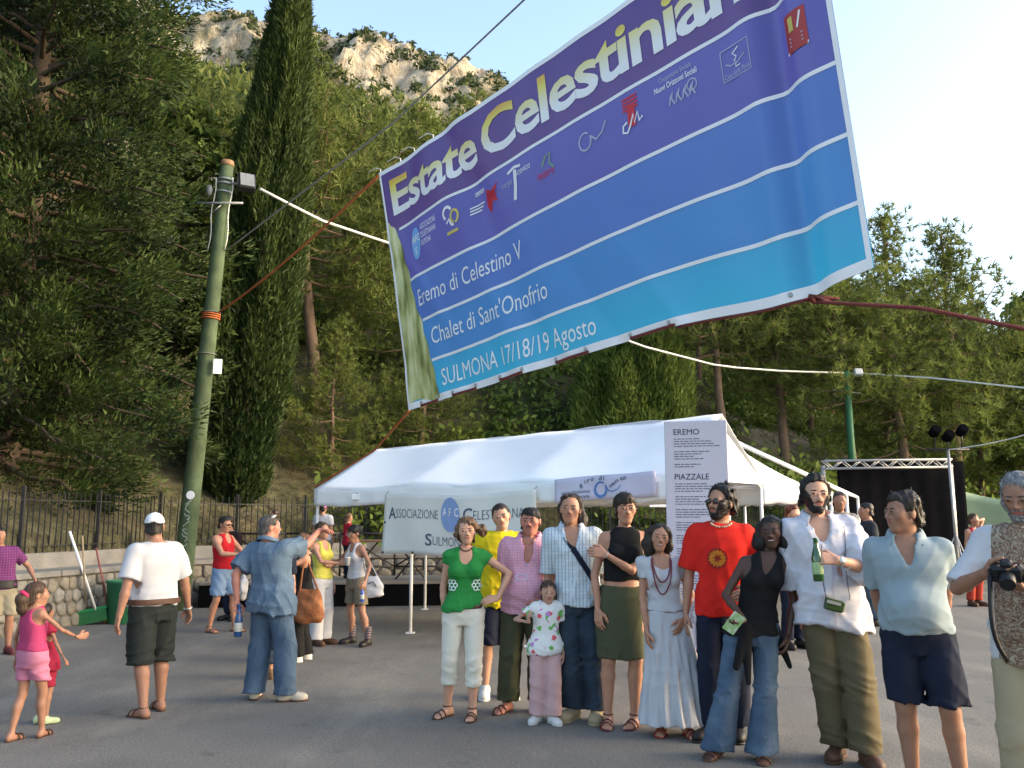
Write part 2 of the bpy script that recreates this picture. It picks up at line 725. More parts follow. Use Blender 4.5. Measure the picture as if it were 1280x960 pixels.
def make_pine(seed, h=9.0, bare=.3, spread=2.6, tufts=11, nl=.27, w=.034):
    r = np.random.default_rng(seed)
    trunk = MB()
    zz = np.linspace(-.6, h * .97, 10)
    bend = np.cumsum(r.normal(0, .05, (10, 2)), axis=0)
    tp = np.stack([bend[:, 0], bend[:, 1], zz], 1)
    trunk.tube(tp, np.linspace(.17, .03, 10) * h / 9, 9)
    bases, dirs, tint = [], [], []
    nb = int(54 * h / 9)
    for i in range(nb):
        f = bare + (1 - bare) * (i + r.uniform(0, .8)) / nb
        z = f * h * .97
        o = np.array([np.interp(z, zz, tp[:, 0]), np.interp(z, zz, tp[:, 1]), z])
        a = i * 2.399 + r.uniform(-.4, .4)
        g_ = (f - bare) / (1 - bare)
        ln = spread * (np.sin(np.clip(.30 + g_ * .9, 0, 1) * math.pi) ** .7 * .85 + .12) * r.uniform(.65, 1.2)
        t = np.linspace(0, 1, 6)
        lift = r.uniform(.0, .35) + g_ * .35
        bp = o + np.stack([np.cos(a) * t * ln, np.sin(a) * t * ln, ln * (lift * t ** 1.6 - .12 * np.sin(t * math.pi))], 1)
        bp += np.cumsum(r.normal(0, .03, bp.shape), axis=0)
        trunk.tube(bp, np.linspace(.035, .008, 6) * h / 9, 5, caps=False)
        nt = int(40 * ln / spread) + 14
        for q in range(nt):
            s = r.uniform(.28, 1.0) ** .7
            c = np.array([np.interp(s, t, bp[:, k]) for k in range(3)])
            c = c + r.normal(0, 1, 3) * np.array([.34, .34, .22]) * (.35 + .65 * s)
            bases.append(c)
            d = unit([math.cos(a), math.sin(a), .8]) + r.normal(0, .35, 3)
            dirs.append(unit(d))
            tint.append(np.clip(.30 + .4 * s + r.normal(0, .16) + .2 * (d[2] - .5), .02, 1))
    B, D, T = np.array(bases), np.array(dirs), np.array(tint)
    B, D, T = np.repeat(B, tufts, 0), np.repeat(D, tufts, 0), np.repeat(T, tufts)
    V = tri_cloud(B, D, nl, w, .75, seed + 1)
    return trunk.mesh('trunk'), crown_mesh('crown', V, 3, T + np.random.default_rng(seed).normal(0, .08, len(T)))


def make_cypress(seed, h, r0, n=42000):
    r = np.random.default_rng(seed)
    trunk = MB().tube([(0, 0, -.6), (0, 0, h * .5), (0, 0, h * .9)], [.16, .1, .03], 9)
    f = r.uniform(0, 1, n) ** .85
    a = r.uniform(0, 2 * math.pi, n)
    prof = np.interp(f, [0, .04, .15, .35, .55, .75, .93, 1], [.35, .8, 1, .93, .60, .30, .16, .04])
    plume = fbm(np.stack([np.cos(a) * 2.4, np.sin(a) * 2.4, f * h * .55], 1), 3, seed)
    rad = r0 * prof * (1 + .42 * plume)
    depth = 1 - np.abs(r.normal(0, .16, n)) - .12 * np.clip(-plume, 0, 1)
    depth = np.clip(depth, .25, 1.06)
    z = f * h
    P = np.stack([np.cos(a) * rad * depth, np.sin(a) * rad * depth, z], 1)
    D = np.stack([np.cos(a) * .45, np.sin(a) * .45, np.full(n, .9)], 1)
    V = tri_cloud(P, D, .17, .050, .30, seed + 1)
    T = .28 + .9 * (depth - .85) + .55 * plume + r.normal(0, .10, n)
    return trunk.mesh('trunk'), crown_mesh('crown', V, 3, T)


def make_clumpy(seed, h, R, z0, nb, per, leaf=.11, shape=None, drop=.1, csize=.45, trunk_r=.28, quad=False, lean=(0, 0), upd=.5, wfac=.5, dens=2.2, tvar=.17):
    """tree whose limbs carry clumps of small sprays or leaves"""
    r = np.random.default_rng(seed)
    trunk = MB()
    t = np.linspace(0, 1, 9)
    tp = np.stack([lean[0] * t + .15 * np.sin(t * 5 + seed), lean[1] * t + .12 * np.cos(t * 4), -.6 + t * (h * .92 + .6)], 1)
    trunk.tube(tp, np.interp(t, [0, .1, 1], [trunk_r * 1.25, trunk_r, .03]), 10)
    shape = shape or ([0, .15, .4, .7, .9, 1], [.75, 1, .95, .65, .35, .08])
    C, Dd, S = [], [], []
    for i in range(nb):
        f = (i + r.uniform(0, 1)) / nb
        z = z0 + f * (h - z0)
        o = np.array([np.interp(z, tp[:, 2], tp[:, 0]), np.interp(z, tp[:, 2], tp[:, 1]), min(z, h * .9)])
        a = i * 2.399 + r.uniform(-.5, .5)
        ln = R * np.interp(f, *shape) * r.uniform(.62, 1.12)
        s = np.linspace(0, 1, 5)
        bp = o + np.stack([np.cos(a) * s * ln, np.sin(a) * s * ln, (-drop * ln * s ** 2 + .25 * ln * s * (f > .5))], 1)
        bp[1:] += r.normal(0, .07, (4, 3))
        trunk.tube(bp, np.linspace(.075, .012, 5) * (1 - .6 * f) + .004, 5, caps=False)
        for q in range(max(2, int(ln * dens))):
            g_ = r.uniform(.3, 1.05)
            c = np.array([np.interp(g_, s, bp[:, k]) for k in range(3)]) + r.normal(0, .28, 3) * (.4 + ln * .12)
            C.append(c)
            Dd.append(unit([math.cos(a) * .8, math.sin(a) * .8, upd]))
            S.append(csize * r.uniform(.6, 1.3))
    C, Dd, S = np.array(C), np.array(Dd), np.array(S)
    m = len(C)
    k = np.repeat(np.arange(m), per)
    off = r.normal(0, 1, (len(k), 3))
    off /= np.linalg.norm(off, axis=1, keepdims=True)
    rad = r.uniform(0, 1, len(k)) ** .45
    P = C[k] + off * (S[k] * rad)[:, None] * np.array([1, 1, .75])
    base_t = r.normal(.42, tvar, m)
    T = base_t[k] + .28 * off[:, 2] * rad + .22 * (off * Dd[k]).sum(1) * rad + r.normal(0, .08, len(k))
    if quad:
        V = leaf_cloud(P, leaf, seed + 3)
        me = crown_mesh('crown', V, 4, T)
    else:
        V = tri_cloud(P, off * .7 + Dd[k], leaf * 1.5, leaf * wfac, .35, seed + 3)
        me = crown_mesh('crown', V, 3, T)
    return trunk.mesh('trunk'), me


def place_tree(name, meshes, leafm, barkm, loc, label, rz=0.0, scale=1.0, tilt=(0, 0), group=None, cat='tree'):
    t = thing(name, label, cat, loc, rz, group)
    t.rotation_euler = (tilt[0], tilt[1], rz)
    t.scale = (scale,) * 3 if np.isscalar(scale) else scale
    link('trunk', meshes[0], barkm, t)
    link('crown', meshes[1], leafm, t)
    return t


def hz(x, y):
    return float(hill_z(np.array([x], float), np.array([y], float))[0])


# the big dark conifer overhanging the fence, the slender cypress, the leafy column, the broadleaf behind the pole
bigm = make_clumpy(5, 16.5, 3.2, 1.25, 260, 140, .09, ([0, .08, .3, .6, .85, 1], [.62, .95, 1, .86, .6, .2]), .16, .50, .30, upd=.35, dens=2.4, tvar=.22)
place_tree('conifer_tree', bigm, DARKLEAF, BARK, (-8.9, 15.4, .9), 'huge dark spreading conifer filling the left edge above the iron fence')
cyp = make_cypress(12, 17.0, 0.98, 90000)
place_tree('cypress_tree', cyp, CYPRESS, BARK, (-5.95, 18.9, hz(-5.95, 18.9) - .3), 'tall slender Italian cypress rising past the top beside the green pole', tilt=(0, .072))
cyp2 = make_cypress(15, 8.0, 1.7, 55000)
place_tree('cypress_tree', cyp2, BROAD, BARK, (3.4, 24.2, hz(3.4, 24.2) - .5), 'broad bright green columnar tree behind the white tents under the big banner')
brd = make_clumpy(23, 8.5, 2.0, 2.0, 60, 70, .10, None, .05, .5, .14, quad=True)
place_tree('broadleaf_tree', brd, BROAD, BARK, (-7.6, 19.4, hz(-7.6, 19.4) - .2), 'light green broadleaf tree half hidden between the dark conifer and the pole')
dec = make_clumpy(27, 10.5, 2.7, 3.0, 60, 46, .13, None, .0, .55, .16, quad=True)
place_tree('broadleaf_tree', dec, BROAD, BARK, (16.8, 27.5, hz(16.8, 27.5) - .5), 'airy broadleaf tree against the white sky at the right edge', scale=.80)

pines = [make_pine(101, 9.5, .32, 2.7), make_pine(102, 10.5, .22, 2.9), make_pine(103, 8.5, .12, 2.5), make_pine(104, 9.0, .42, 2.6)]
# pines that can be told apart: x, y, kind, scale, lean, label
single = [
    (-5.15, 23.2, 0, 1.12, .10, 'leaning pine with bare reddish trunk standing right of the slender cypress'),
    (-3.1, 25.2, 2, 1.05, .04, 'bushy pine with low branches behind the left end of the long tent'),
    (-1.2, 27.0, 3, 1.0, -.04, 'pine on the bank just below the left edge of the big banner'),
    (-4.3, 21.3, 2, .50, .05, 'small young pine low on the bank behind the left corner of the long tent'),
    (-2.4, 22.6, 2, .52, -.05, 'small bushy pine on the bank above the middle of the long tent'),
    (5.9, 24.5, 3, .93, .02, 'pine with a straight pale trunk right of the bright columnar tree'),
    (7.9, 25.6, 0, .92, -.03, 'tall pine behind the white programme board and pavilion roof'),
    (9.7, 25.0, 3, .86, .05, 'pine standing left of the far green lamp post'),
    (11.6, 25.8, 1, .90, -.04, 'full pine right behind the far green lamp post'),
    (13.4, 26.4, 0, .98, .03, 'tallest pine against the sky below the right corner of the banner'),
    (15.2, 29.0, 2, .78, 0, 'dense pine above the black stage backdrop'),
    (18.6, 29.4, 1, .58, .03, 'pine at the far right edge above the grey bearded man'),
]
for x, y, k, sc, ln, lab in single:
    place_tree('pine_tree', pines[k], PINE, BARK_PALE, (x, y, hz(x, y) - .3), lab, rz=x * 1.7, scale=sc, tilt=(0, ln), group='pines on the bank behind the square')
rr = np.random.default_rng(77)
spots = []
tries = 0
while len(spots) < 150 and tries < 9000:
    tries += 1
    y = 25 + 62 * rr.uniform(0, 1) ** 1.15
    ph = rr.uniform(-.62, .85)
    x = ph * y
    if y < 31 and x > -2.0: continue
    if y < 26 and -9 < x < -4: continue
    if -.05 < ph < .12 and y < 38: continue
    dmin = (1.7 if ph < .1 else 2.3) + y * .022
    sc = rr.uniform(.62, .95)
    if ph < .10:
        lim = rr.uniform(.37, .455) * y + 1.58 - hz(x, y)      # keep the mountain in sight above the crowns
        sc = min(sc, lim / 9.6)
        if sc < .33: continue
    if ph > .36:
        lim = np.interp(ph, [.36, .46, .58, .9], [.36, .31, .22, .16]) * y + 1.58 - hz(x, y)
        sc = min(sc, lim / 9.8)
        if sc < .3: continue
    if wall_dist(np.array([x]), np.array([y]))[0] < 2.5: continue
    if any((x - a) ** 2 + (y - b) ** 2 < dmin ** 2 for a, b, _, _ in spots): continue
    if any((x - a[0]) ** 2 + (y - a[1]) ** 2 < 4.0 for a in single): continue
    spots.append((x, y, rr.integers(0, 4), sc))
for i, (x, y, k, sc) in enumerate(spots):
    if x < 0: lab, gr_ = 'green pine among many on the steep slope below the rocky mountain', 'pines of the slope below the rocks'
    else: lab, gr_ = 'green pine among many on the wooded slope behind the big banner', 'pines of the slope behind the banner'
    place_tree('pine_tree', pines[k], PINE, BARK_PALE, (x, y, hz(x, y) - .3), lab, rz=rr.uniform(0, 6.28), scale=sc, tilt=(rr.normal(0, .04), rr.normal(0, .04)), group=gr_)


# far wood, scrub on the rocks and undergrowth: nobody could count these
def far_wood():
    r = np.random.default_rng(3)
    n = 2600
    y = 72 + 100 * r.uniform(0, 1, n) ** .9
    ph = r.uniform(-.75, .95, n)
    x = ph * y
    z = hill_z(x, y)
    keep = rockness(x, y, z) < .45
    x, y, z = x[keep], y[keep], z[keep]
    n = len(x)
    h = r.uniform(4.5, 8.5, n)
    per = 84
    k = np.repeat(np.arange(n), per)
    f = r.uniform(.08, 1, len(k))
    a = r.uniform(0, 6.283, len(k))
    rad = h[k] * .30 * np.sin(np.clip(.25 + f * .78, 0, 1) * math.pi) ** .8 * r.uniform(.35, 1.05, len(k))
    P = np.stack([x[k] + np.cos(a) * rad, y[k] + np.sin(a) * rad, z[k] + f * h[k] - .4], 1)
    D = np.stack([np.cos(a) * .6, np.sin(a) * .6, np.full(len(k), .8)], 1)
    V = tri_cloud(P, D, .82, .40, .45, 4)
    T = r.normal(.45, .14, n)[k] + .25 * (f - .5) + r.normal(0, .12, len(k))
    return crown_mesh('far_wood', V, 3, T)


def scrub():
    r = np.random.default_rng(8)
    n = 9000
    y = 128 + 134 * r.uniform(0, 1, n)
    ph = r.uniform(-.75, .5, n)
    x = ph * y
    z = hill_z(x, y)
    rk = rockness(x, y, z)
    edge = (y > 246) & (r.uniform(0, 1, n) < .55)
    keep = ((rk < .5) | (r.uniform(0, 1, n) < .22)) & (fbm(np.stack([x, y, z], 1) / 8, 2, 5) > -.2) | edge
    x, y, z = x[keep], y[keep], z[keep]
    n = len(x)
    h = r.uniform(1.2, 3.6, n)
    per = 25
    k = np.repeat(np.arange(n), per)
    o = r.normal(0, 1, (len(k), 3))
    o /= np.linalg.norm(o, axis=1, keepdims=True)
    P = np.stack([x[k], y[k], z[k]], 1) + o * (h[k] * .62 * r.uniform(.3, 1, len(k)))[:, None] + np.array([0, 0, .6])
    V = leaf_cloud(P, .58, 9)
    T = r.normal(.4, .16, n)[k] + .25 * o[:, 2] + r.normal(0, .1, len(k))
    return crown_mesh('mountain_scrub', V, 4, T)


def undergrowth():
    r = np.random.default_rng(13)
    n = 3300
    x = r.uniform(-24, 26, n)
    s = 1.0 + 19 * r.uniform(0, 1, n) ** 1.3
    y = y_wall(x) + s
    z = hill_z(x, y)
    keep = (fbm(np.stack([x, y, z], 1) / 3.0, 2, 15) > -.12) & ((x > -4) | (wall_dist(x, y) > 4.5))
    x, y, z = x[keep], y[keep], z[keep]
    n = len(x)
    h = r.uniform(.3, 1.15, n)
    per = 62
    k = np.repeat(np.arange(n), per)
    o = r.normal(0, 1, (len(k), 3))
    o /= np.linalg.norm(o, axis=1, keepdims=True)
    P = np.stack([x[k], y[k], z[k] + .1], 1) + o * (h[k] * r.uniform(.2, 1.15, len(k)))[:, None]
    V = leaf_cloud(P, .108, 19)
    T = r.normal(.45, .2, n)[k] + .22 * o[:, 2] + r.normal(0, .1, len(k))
    return crown_mesh('undergrowth', V, 4, T)


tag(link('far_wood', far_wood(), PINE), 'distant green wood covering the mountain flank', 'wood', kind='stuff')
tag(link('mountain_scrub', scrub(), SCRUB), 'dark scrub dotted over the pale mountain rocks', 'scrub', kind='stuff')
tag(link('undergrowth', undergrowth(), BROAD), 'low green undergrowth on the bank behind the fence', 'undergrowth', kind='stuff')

# ------------------------------------------------------------------ stone wall with coping and parapet, iron fence
STONE = [mat('wall_stone_%d' % i, c, .95, .3, 9, .8, 22, spec=.15) for i, c in enumerate([(.19, .175, .145), (.235, .22, .19), (.155, .145, .125), (.21, .185, .145)])]
MORTAR = mat('mortar', (.15, .14, .12), .95, .2, 12, .8, 40, spec=.1)
CONC = mat('old_concrete', (.22, .21, .19), .92, .28, 3, .5, 30, spec=.15)
IRON = mat('dark_iron', (.022, .021, .022), .55, .3, 9, .2, 60, spec=.4)
wall = thing('stone_wall', 'low rubble stone wall with concrete coping along the left of the square', 'wall', (-6.0, 15.5, 0))
segs = [(WALL[i], WALL[i + 1]) for i in range(len(WALL) - 1)]
WH = .74


def offset_line(pts, d):
    out = []
    for i in range(len(pts)):
        a = pts[max(i - 1, 0)]
        b = pts[min(i + 1, len(pts) - 1)]
        t = unit(b - a)
        out.append(pts[i] + d * np.array([-t[1], t[0]]))
    return np.array(out)


def prism_line(mb, front, back, z0, z1):
    n = len(front)
    v = []
    for a, b in zip(front, back):
        v += [(*a, z0), (*b, z0), (*b, z1), (*a, z1)]
    f = []
    for i in range(n - 1):
        for j in range(4):
            k = (j + 1) % 4
            f.append((i * 4 + j, i * 4 + k, i * 4 + 4 + k, i * 4 + 4 + j))
    f += [(0, 3, 2, 1), tuple((n - 1) * 4 + j for j in range(4))]
    mb.add(v, f)
    return mb


prism_line(MB(), WALL, offset_line(WALL, .95), -.3, WH).build('mortar_core', MORTAR, wall)
prism_line(MB(), offset_line(WALL, .62), offset_line(WALL, .93), WH, 1.06).build('parapet', CONC, wall)


def clip_poly(poly, p, nrm):
    out = []
    for i in range(len(poly)):
        a, b = poly[i], poly[(i + 1) % len(poly)]
        da, db = np.dot(a - p, nrm), np.dot(b - p, nrm)
        if da <= 0: out.append(a)
        if da * db < 0: out.append(a + (b - a) * da / (da - db))
    return out


def lay_stones(a, b, s0, s1, sp, seed):
    r = np.random.default_rng(seed)
    t = unit(b - a)
    nrm = np.array([t[1], -t[0]])            # towards the square
    nx, nz = int((s1 - s0) / sp), max(3, int(round(WH / (sp * .92))))
    pts = np.array([[s0 + (i + .5 + (.5 if j % 2 else 0)) * sp + r.uniform(-.3, .3) * sp, (j + .5) * WH / nz + r.uniform(-.22, .22) * WH / nz] for i in range(-1, nx + 1) for j in range(-1, nz + 1)])
    for c in pts:
        if not (s0 < c[0] < s1 and .02 < c[1] < WH - .02): continue
        poly = [np.array(q, float) for q in ((max(s0, c[0] - .5), .0), (min(s1, c[0] + .5), .0), (min(s1, c[0] + .5), WH - .015), (max(s0, c[0] - .5), WH - .015))]
        for o in pts:
            d = o - c
            dl = np.linalg.norm(d)
            if 1e-6 < dl < .7:
                poly = clip_poly(poly, c + d * (.5 - .013 / dl), d / dl)
                if len(poly) < 3: break
        if len(poly) < 4: continue
        poly = np.array(poly)
        cen = poly.mean(0)
        # round the corners
        q = np.concatenate([np.stack([poly * .8 + np.roll(poly, 1, 0) * .2, poly * .8 + np.roll(poly, -1, 0) * .2], 1)]).reshape(-1, 2)
        dep = r.uniform(.018, .045)
        rings = []
        for sc, d in ((1, -.02), (1, dep * .45), (.86, dep * .9), (.5, dep * 1.05)):
            w = cen + (q - cen) * sc
            rings.append(np.stack([a[0] + t[0] * w[:, 0] + nrm[0] * d, a[1] + t[1] * w[:, 0] + nrm[1] * d, w[:, 1]], 1))
        m = len(q)
        mb = MB()
        f = [(i * m + j, i * m + (j + 1) % m, (i + 1) * m + (j + 1) % m, (i + 1) * m + j) for i in range(3) for j in range(m)]
        f.append(tuple(3 * m + j for j in range(m)))
        mb.add(np.concatenate(rings), f, True)
        mb.build('stone', STONE[r.integers(0, 4)], wall)


lay_stones(*segs[1], 0.0, np.linalg.norm(segs[1][1] - segs[1][0]), .215, 1)
lay_stones(*segs[2], 0.0, np.linalg.norm(segs[2][1] - segs[2][0]), .25, 2)
lay_stones(*segs[3], 0.0, 5.2, .27, 3)
# coping slabs, laid end to end
for i, (a, b) in enumerate(segs):
    L = np.linalg.norm(b - a)
    t = unit(b - a)
    nn = np.array([-t[1], t[0]])
    k = max(1, int(round(L / 1.45)))
    for j in range(k):
        m = a + t * (j + .5) * L / k + nn * .28
        MB().box((*m, WH + .045), (L / k - .012, .66, .085), rotz(math.atan2(t[1], t[0])), .012).build('coping_slab', CONC, wall)

fence = thing('iron_fence', 'dark iron picket fence on the parapet behind the stone wall', 'fence', (-6.0, 16.0, 1.06))
FL = offset_line(WALL, .78)
pick = MB().box((0, 0, .44), (.016, .016, .88)).add([(-.013, -.013, .88), (.013, -.013, .88), (.013, .013, .88), (-.013, .013, .88), (0, 0, .96)], [(0, 1, 4), (1, 2, 4), (2, 3, 4), (3, 0, 4), (3, 2, 1, 0)]).mesh('picket')
pick.materials.append(IRON)
npk = 0
for i in range(1, len(FL) - 1):
    a, b = FL[i], FL[i + 1]
    L = np.linalg.norm(b - a)
    t = unit(b - a)
    for z in (.10, .80):
        MB().box((*((a + b) / 2), 1.06 + z), (L, .032, .014), rotz(math.atan2(t[1], t[0]))).build('rail', IRON, fence)
    k = int(L / .125)
    if i == 4: k = 0
    for j in range(k):
        p = a + t * (j + .5) * L / k
        o = link('picket', pick, None, fence)
        o.location = (p[0] + 6.0, p[1] - 16.0, 0)
        o.rotation_euler = (random.gauss(0, .012), random.gauss(0, .012), 0)
    for j in range(int(L / 2) + 1):
        p = a + t * j * L / (int(L / 2) + 1)
        MB().box((*p, 1.06 + .5), (.05, .05, 1.0)).build('post', IRON, fence)
# ------------------------------------------------------------------ the long white tent
WHITE_PVC = mat('white_tent_cloth', (.86, .86, .85), .55, .03, 2.5, .25, 3.0, spec=.3)
WHITE_PAINT = mat('white_painted_tube', (.78, .78, .77), .4, .05, 6, .05, 60, spec=.4)
PINKY = mat('lilac_paper', (.60, .57, .70), .6, .05, 4, .1, 20)
INK = mat('dark_ink', (.03, .03, .05), .7, .05, 8, 0)
INK_BLUE = mat('slate_ink', (.10, .115, .17), .7, .1, 8, 0)
INK_PALE = mat('pale_blue_ink', (.25, .36, .62), .7, .08, 8, 0)
INK_CURL = mat('logo_blue_ink', (.10, .22, .50), .7, .08, 8, 0)
WHITE_INK = mat('white_ink', (.82, .82, .82), .6, .03, 8, 0)
ORANGE_CORD = mat('orange_cord', (.38, .10, .03), .8, .2, 20, .3, 90)
RED_ROPE = mat('red_rope', (.16, .040, .035), .85, .25, 30, .6, 120)
GREY_WIRE = mat('grey_wire', (.17, .17, .16), .6, .15, 20, 0)
WHITE_CABLE = mat('white_cable', (.68, .67, .60), .6, .12, 20, .2, 60)

A_, D_ = V3(-3.06, 13.89, 0), V3(1.82, 10.02, 0)
TD = unit(D_ - A_)
TN = V3(-TD[1], TD[0], 0)
TL_ = np.linalg.norm(D_ - A_)
EAVE, RIDGE_H, TW = 2.05, 2.78, 2.5
tent = thing('gable_tent', 'long white gable tent with text banner on its front', 'tent', tuple(A_))


def tp_(s, d, z):
    return A_ + TD * s + TN * d + V3(0, 0, z)


def cloth_slope(front):
    ns, nd = 49, 13
    P = np.zeros((ns, nd, 3))
    for i in range(ns):
        s = -.05 + (TL_ + .10) * i / (ns - 1)
        bay = abs(math.sin(math.pi * s / (TL_ / 3)))
        for j in range(nd):
            t = j / (nd - 1)                       # 0 eave, 1 ridge
            z = EAVE + (RIDGE_H - .06 + .15 * i / (ns - 1) - EAVE) * t - .065 * bay * math.sin(t * math.pi) - .03 * bay * (1 - t)
            z += .02 * float(vnoise(V3(s * 2.3, t * 3, 4.5 if front else 9.1)))
            d = (TW / 2) * t if front else TW - (TW / 2) * t
            P[i, j] = tp_(s, d, z)
    return P


def tent_cloth():
    mb = MB()
    for fr in (True, False):
        P = cloth_slope(fr)
        mb.sheet(P if fr else P[::-1])
        # valance hanging from the eave, gathered
        e = P[:, 0]
        ns = len(e)
        W = np.zeros((ns, 5, 3))
        for i in range(ns):
            for j in range(5):
                o = .035 * math.sin(i * 1.9) * j / 4 + .015 * math.sin(i * .7 + 1)
                W[i, j] = e[i] + TN * (-(.004 + o * .6) if fr else .004 + o * .6) - V3(0, 0, (.0 + (.25 + .02 * math.sin(i * .45)) * j / 4))
        mb.sheet(W[::-1] if fr else W)
    return mb


roof = tent_cloth().build('roof_cloth', WHITE_PVC, tent)
sol = roof.modifiers.new('t', 'SOLIDIFY')
sol.thickness = .006
# gable ends: short triangular flaps
for s in (-.03, TL_ + .03):
    MB().add([tp_(s, .02, EAVE - .02), tp_(s, TW - .02, EAVE - .02), tp_(s, TW / 2, RIDGE_H - .08), tp_(s + .02, .02, EAVE - .02), tp_(s + .02, TW - .02, EAVE - .02), tp_(s + .02, TW / 2, RIDGE_H - .08)],
             [(0, 1, 2), (5, 4, 3), (0, 3, 4, 1), (1, 4, 5, 2), (2, 5, 3, 0)]).build('gable_flap', WHITE_PVC, tent)
for s in (0, TL_ / 3, TL_ * 2 / 3, TL_):
    for d in (0.03, TW - .03):
        lg = MB().tube([tp_(s, d, 0.02), tp_(s, d, EAVE - .02)], .024, 10).build('leg', WHITE_PAINT, tent)
        MB().box(tp_(s, d, .008), (.12, .12, .012)).build('foot_plate', WHITE_PAINT, lg)
    MB().bar(tp_(s, .03, EAVE - .06), tp_(s, TW / 2, RIDGE_H - .14), .018).build('rafter', WHITE_PAINT, tent)
    MB().bar(tp_(s, TW - .03, EAVE - .06), tp_(s, TW / 2, RIDGE_H - .14), .018).build('rafter', WHITE_PAINT, tent)
for d, z in ((.03, EAVE - .06), (TW - .03, EAVE - .06), (TW / 2, RIDGE_H - .14)):
    MB().bar(tp_(0, d, z), tp_(TL_, d, z), .018).build('purlin', WHITE_PAINT, tent)


def put_text(mb, s, P, width, cap, bold=0.0, shear=0.0, space=1.0, cell=None):
    """add lettering to mb; P(x, y) gives the place of a point x along and y above the line's start"""
    v, f = text_mesh(s, bold, shear, space, cell)
    pts = np.array([P(x * width, y * cap) for x, y in v])
    mb.add(pts, f.tolist())
    return mb


def ring_pts(cx, cy, r, a0, a1, n, ry=None):
    t = np.linspace(a0, a1, n)
    return np.stack([cx + r * np.cos(t), cy + (ry or r) * np.sin(t)], 1)


def stroke(mb, pts, w, P):
    """flat brush stroke along 2-D points, put in place by P"""
    pts = np.asarray(pts, float)
    t = np.gradient(pts, axis=0)
    t /= np.linalg.norm(t, axis=1, keepdims=True) + 1e-9
    nn = np.stack([-t[:, 1], t[:, 0]], 1)
    w = np.broadcast_to(w, (len(pts),))[:, None] / 2
    a, b = pts + nn * w, pts - nn * w
    v = [P(*q) for q in a] + [P(*q) for q in b]
    n = len(pts)
    mb.add(np.array(v), [(i, n + i, n + i + 1, i + 1) for i in range(n - 1)])
    return mb


def flat_poly(mb, pts, P):
    pts = np.asarray(pts, float)
    c = pts.mean(0)
    v = [P(*q) for q in pts] + [P(*c)]
    n = len(pts)
    mb.add(np.array(v), [(i, (i + 1) % n, n) for i in range(n)])
    return mb


# "Associazione Celestiniana Sulmona" banner tied along the front of the tent
ab = thing('text_banner', 'cream banner lettered Associazione Celestiniana Sulmona hung on the tent front', 'banner', tuple(tp_(1.55, -.07, 1.0)))
b0, b1 = 1.58, 4.34
bz0, bz1 = 1.075, 1.93


def AB(x, y, o=0.0):
    s = b0 + x
    w = .018 * math.sin(x * 2.4 + y) + .012 * math.sin(x * 6.1 + 2 * y) + .01 * float(vnoise(V3(x * 2, y * 2, 1)))
    sag = .03 * math.sin(math.pi * x / (b1 - b0)) * (y / (bz1 - bz0))
    return tp_(s, -.075 + w - o, bz0 + y - sag + .012 * math.sin(x * 3))


P = np.array([[AB(x, y) for y in np.linspace(0, bz1 - bz0, 14)] for x in np.linspace(0, b1 - b0, 50)])
AMAT = mat('cream_banner_cloth', (.72, .71, .65), .7, .04, 3, .15, 12)
mb = MB()
mb.sheet(P)
o = mb.build('cloth', AMAT, ab)
o.modifiers.new('t', 'SOLIDIFY').thickness = .004
A2 = lambda x0, y0: (lambda x, y: AB(x0 + x, y0 + y, .007))
for st, x, y, w, cap in (('A', .10, .50, .15, .17), ('SSOCIAZIONE', .26, .51, .83, .135), ('C', 1.58, .50, .16, .18), ('ELESTINIANA', 1.76, .51, .82, .135), ('S', .86, .14, .12, .17), ('ULMONA', 1.0, .145, .62, .135)):
    put_text(MB(), st, A2(x, y), w, cap, -.012 if len(st) > 1 else .012, 0, 1.0, (.25, .4)).build('lettering', INK_BLUE, ab)
flat_poly(MB(), ring_pts(1.33, .58, .185, 0, 2 * math.pi, 40, .24), lambda x, y: AB(x, y, .006)).build('logo_disc', INK_PALE, ab)
put_text(MB(), 'A', A2(1.18, .56), .08, .12, .02).build('logo_lettering', WHITE_INK, ab)
put_text(MB(), 'F', A2(1.305, .56), .05, .12, .02).build('logo_lettering', AMAT, ab)
put_text(MB(), 'C', A2(1.415, .56), .08, .12, .02).build('logo_lettering', WHITE_INK, ab)
mb = MB()
for i, x in enumerate((.03, .62, 1.2, 1.75, 2.3, 2.73)):
    mb = MB().lathe([(.012, -.004), (.016, 0), (.012, .006)], AB(x, .025, .008), 10, rotx(math.pi / 2))
    mb.build('eyelet', IRON, ab)
for x in (.03, 2.73):
    MB().lathe([(.012, -.004), (.016, 0), (.012, .006)], AB(x, .45, .008), 10, rotx(math.pi / 2)).build('eyelet', IRON, ab)
    MB().bar(AB(x, bz1 - bz0), tp_(b0 + x, .03, EAVE - .05), .004).build('tie', GREY_WIRE, ab)

# "giro di vento" banner on the valance
gv = thing('text_banner', 'lilac banner lettered giro di vento pinned under the tent eave', 'banner', tuple(tp_(4.55, -.06, 1.8)))


def GV(x, y, o=0.0):
    return tp_(4.62 + x, -.055 - o + .012 * math.sin(x * 5) + .008 * math.sin(x * 11 + y * 9), 1.765 + y + .05 * x + .008 * math.sin(x * 4))


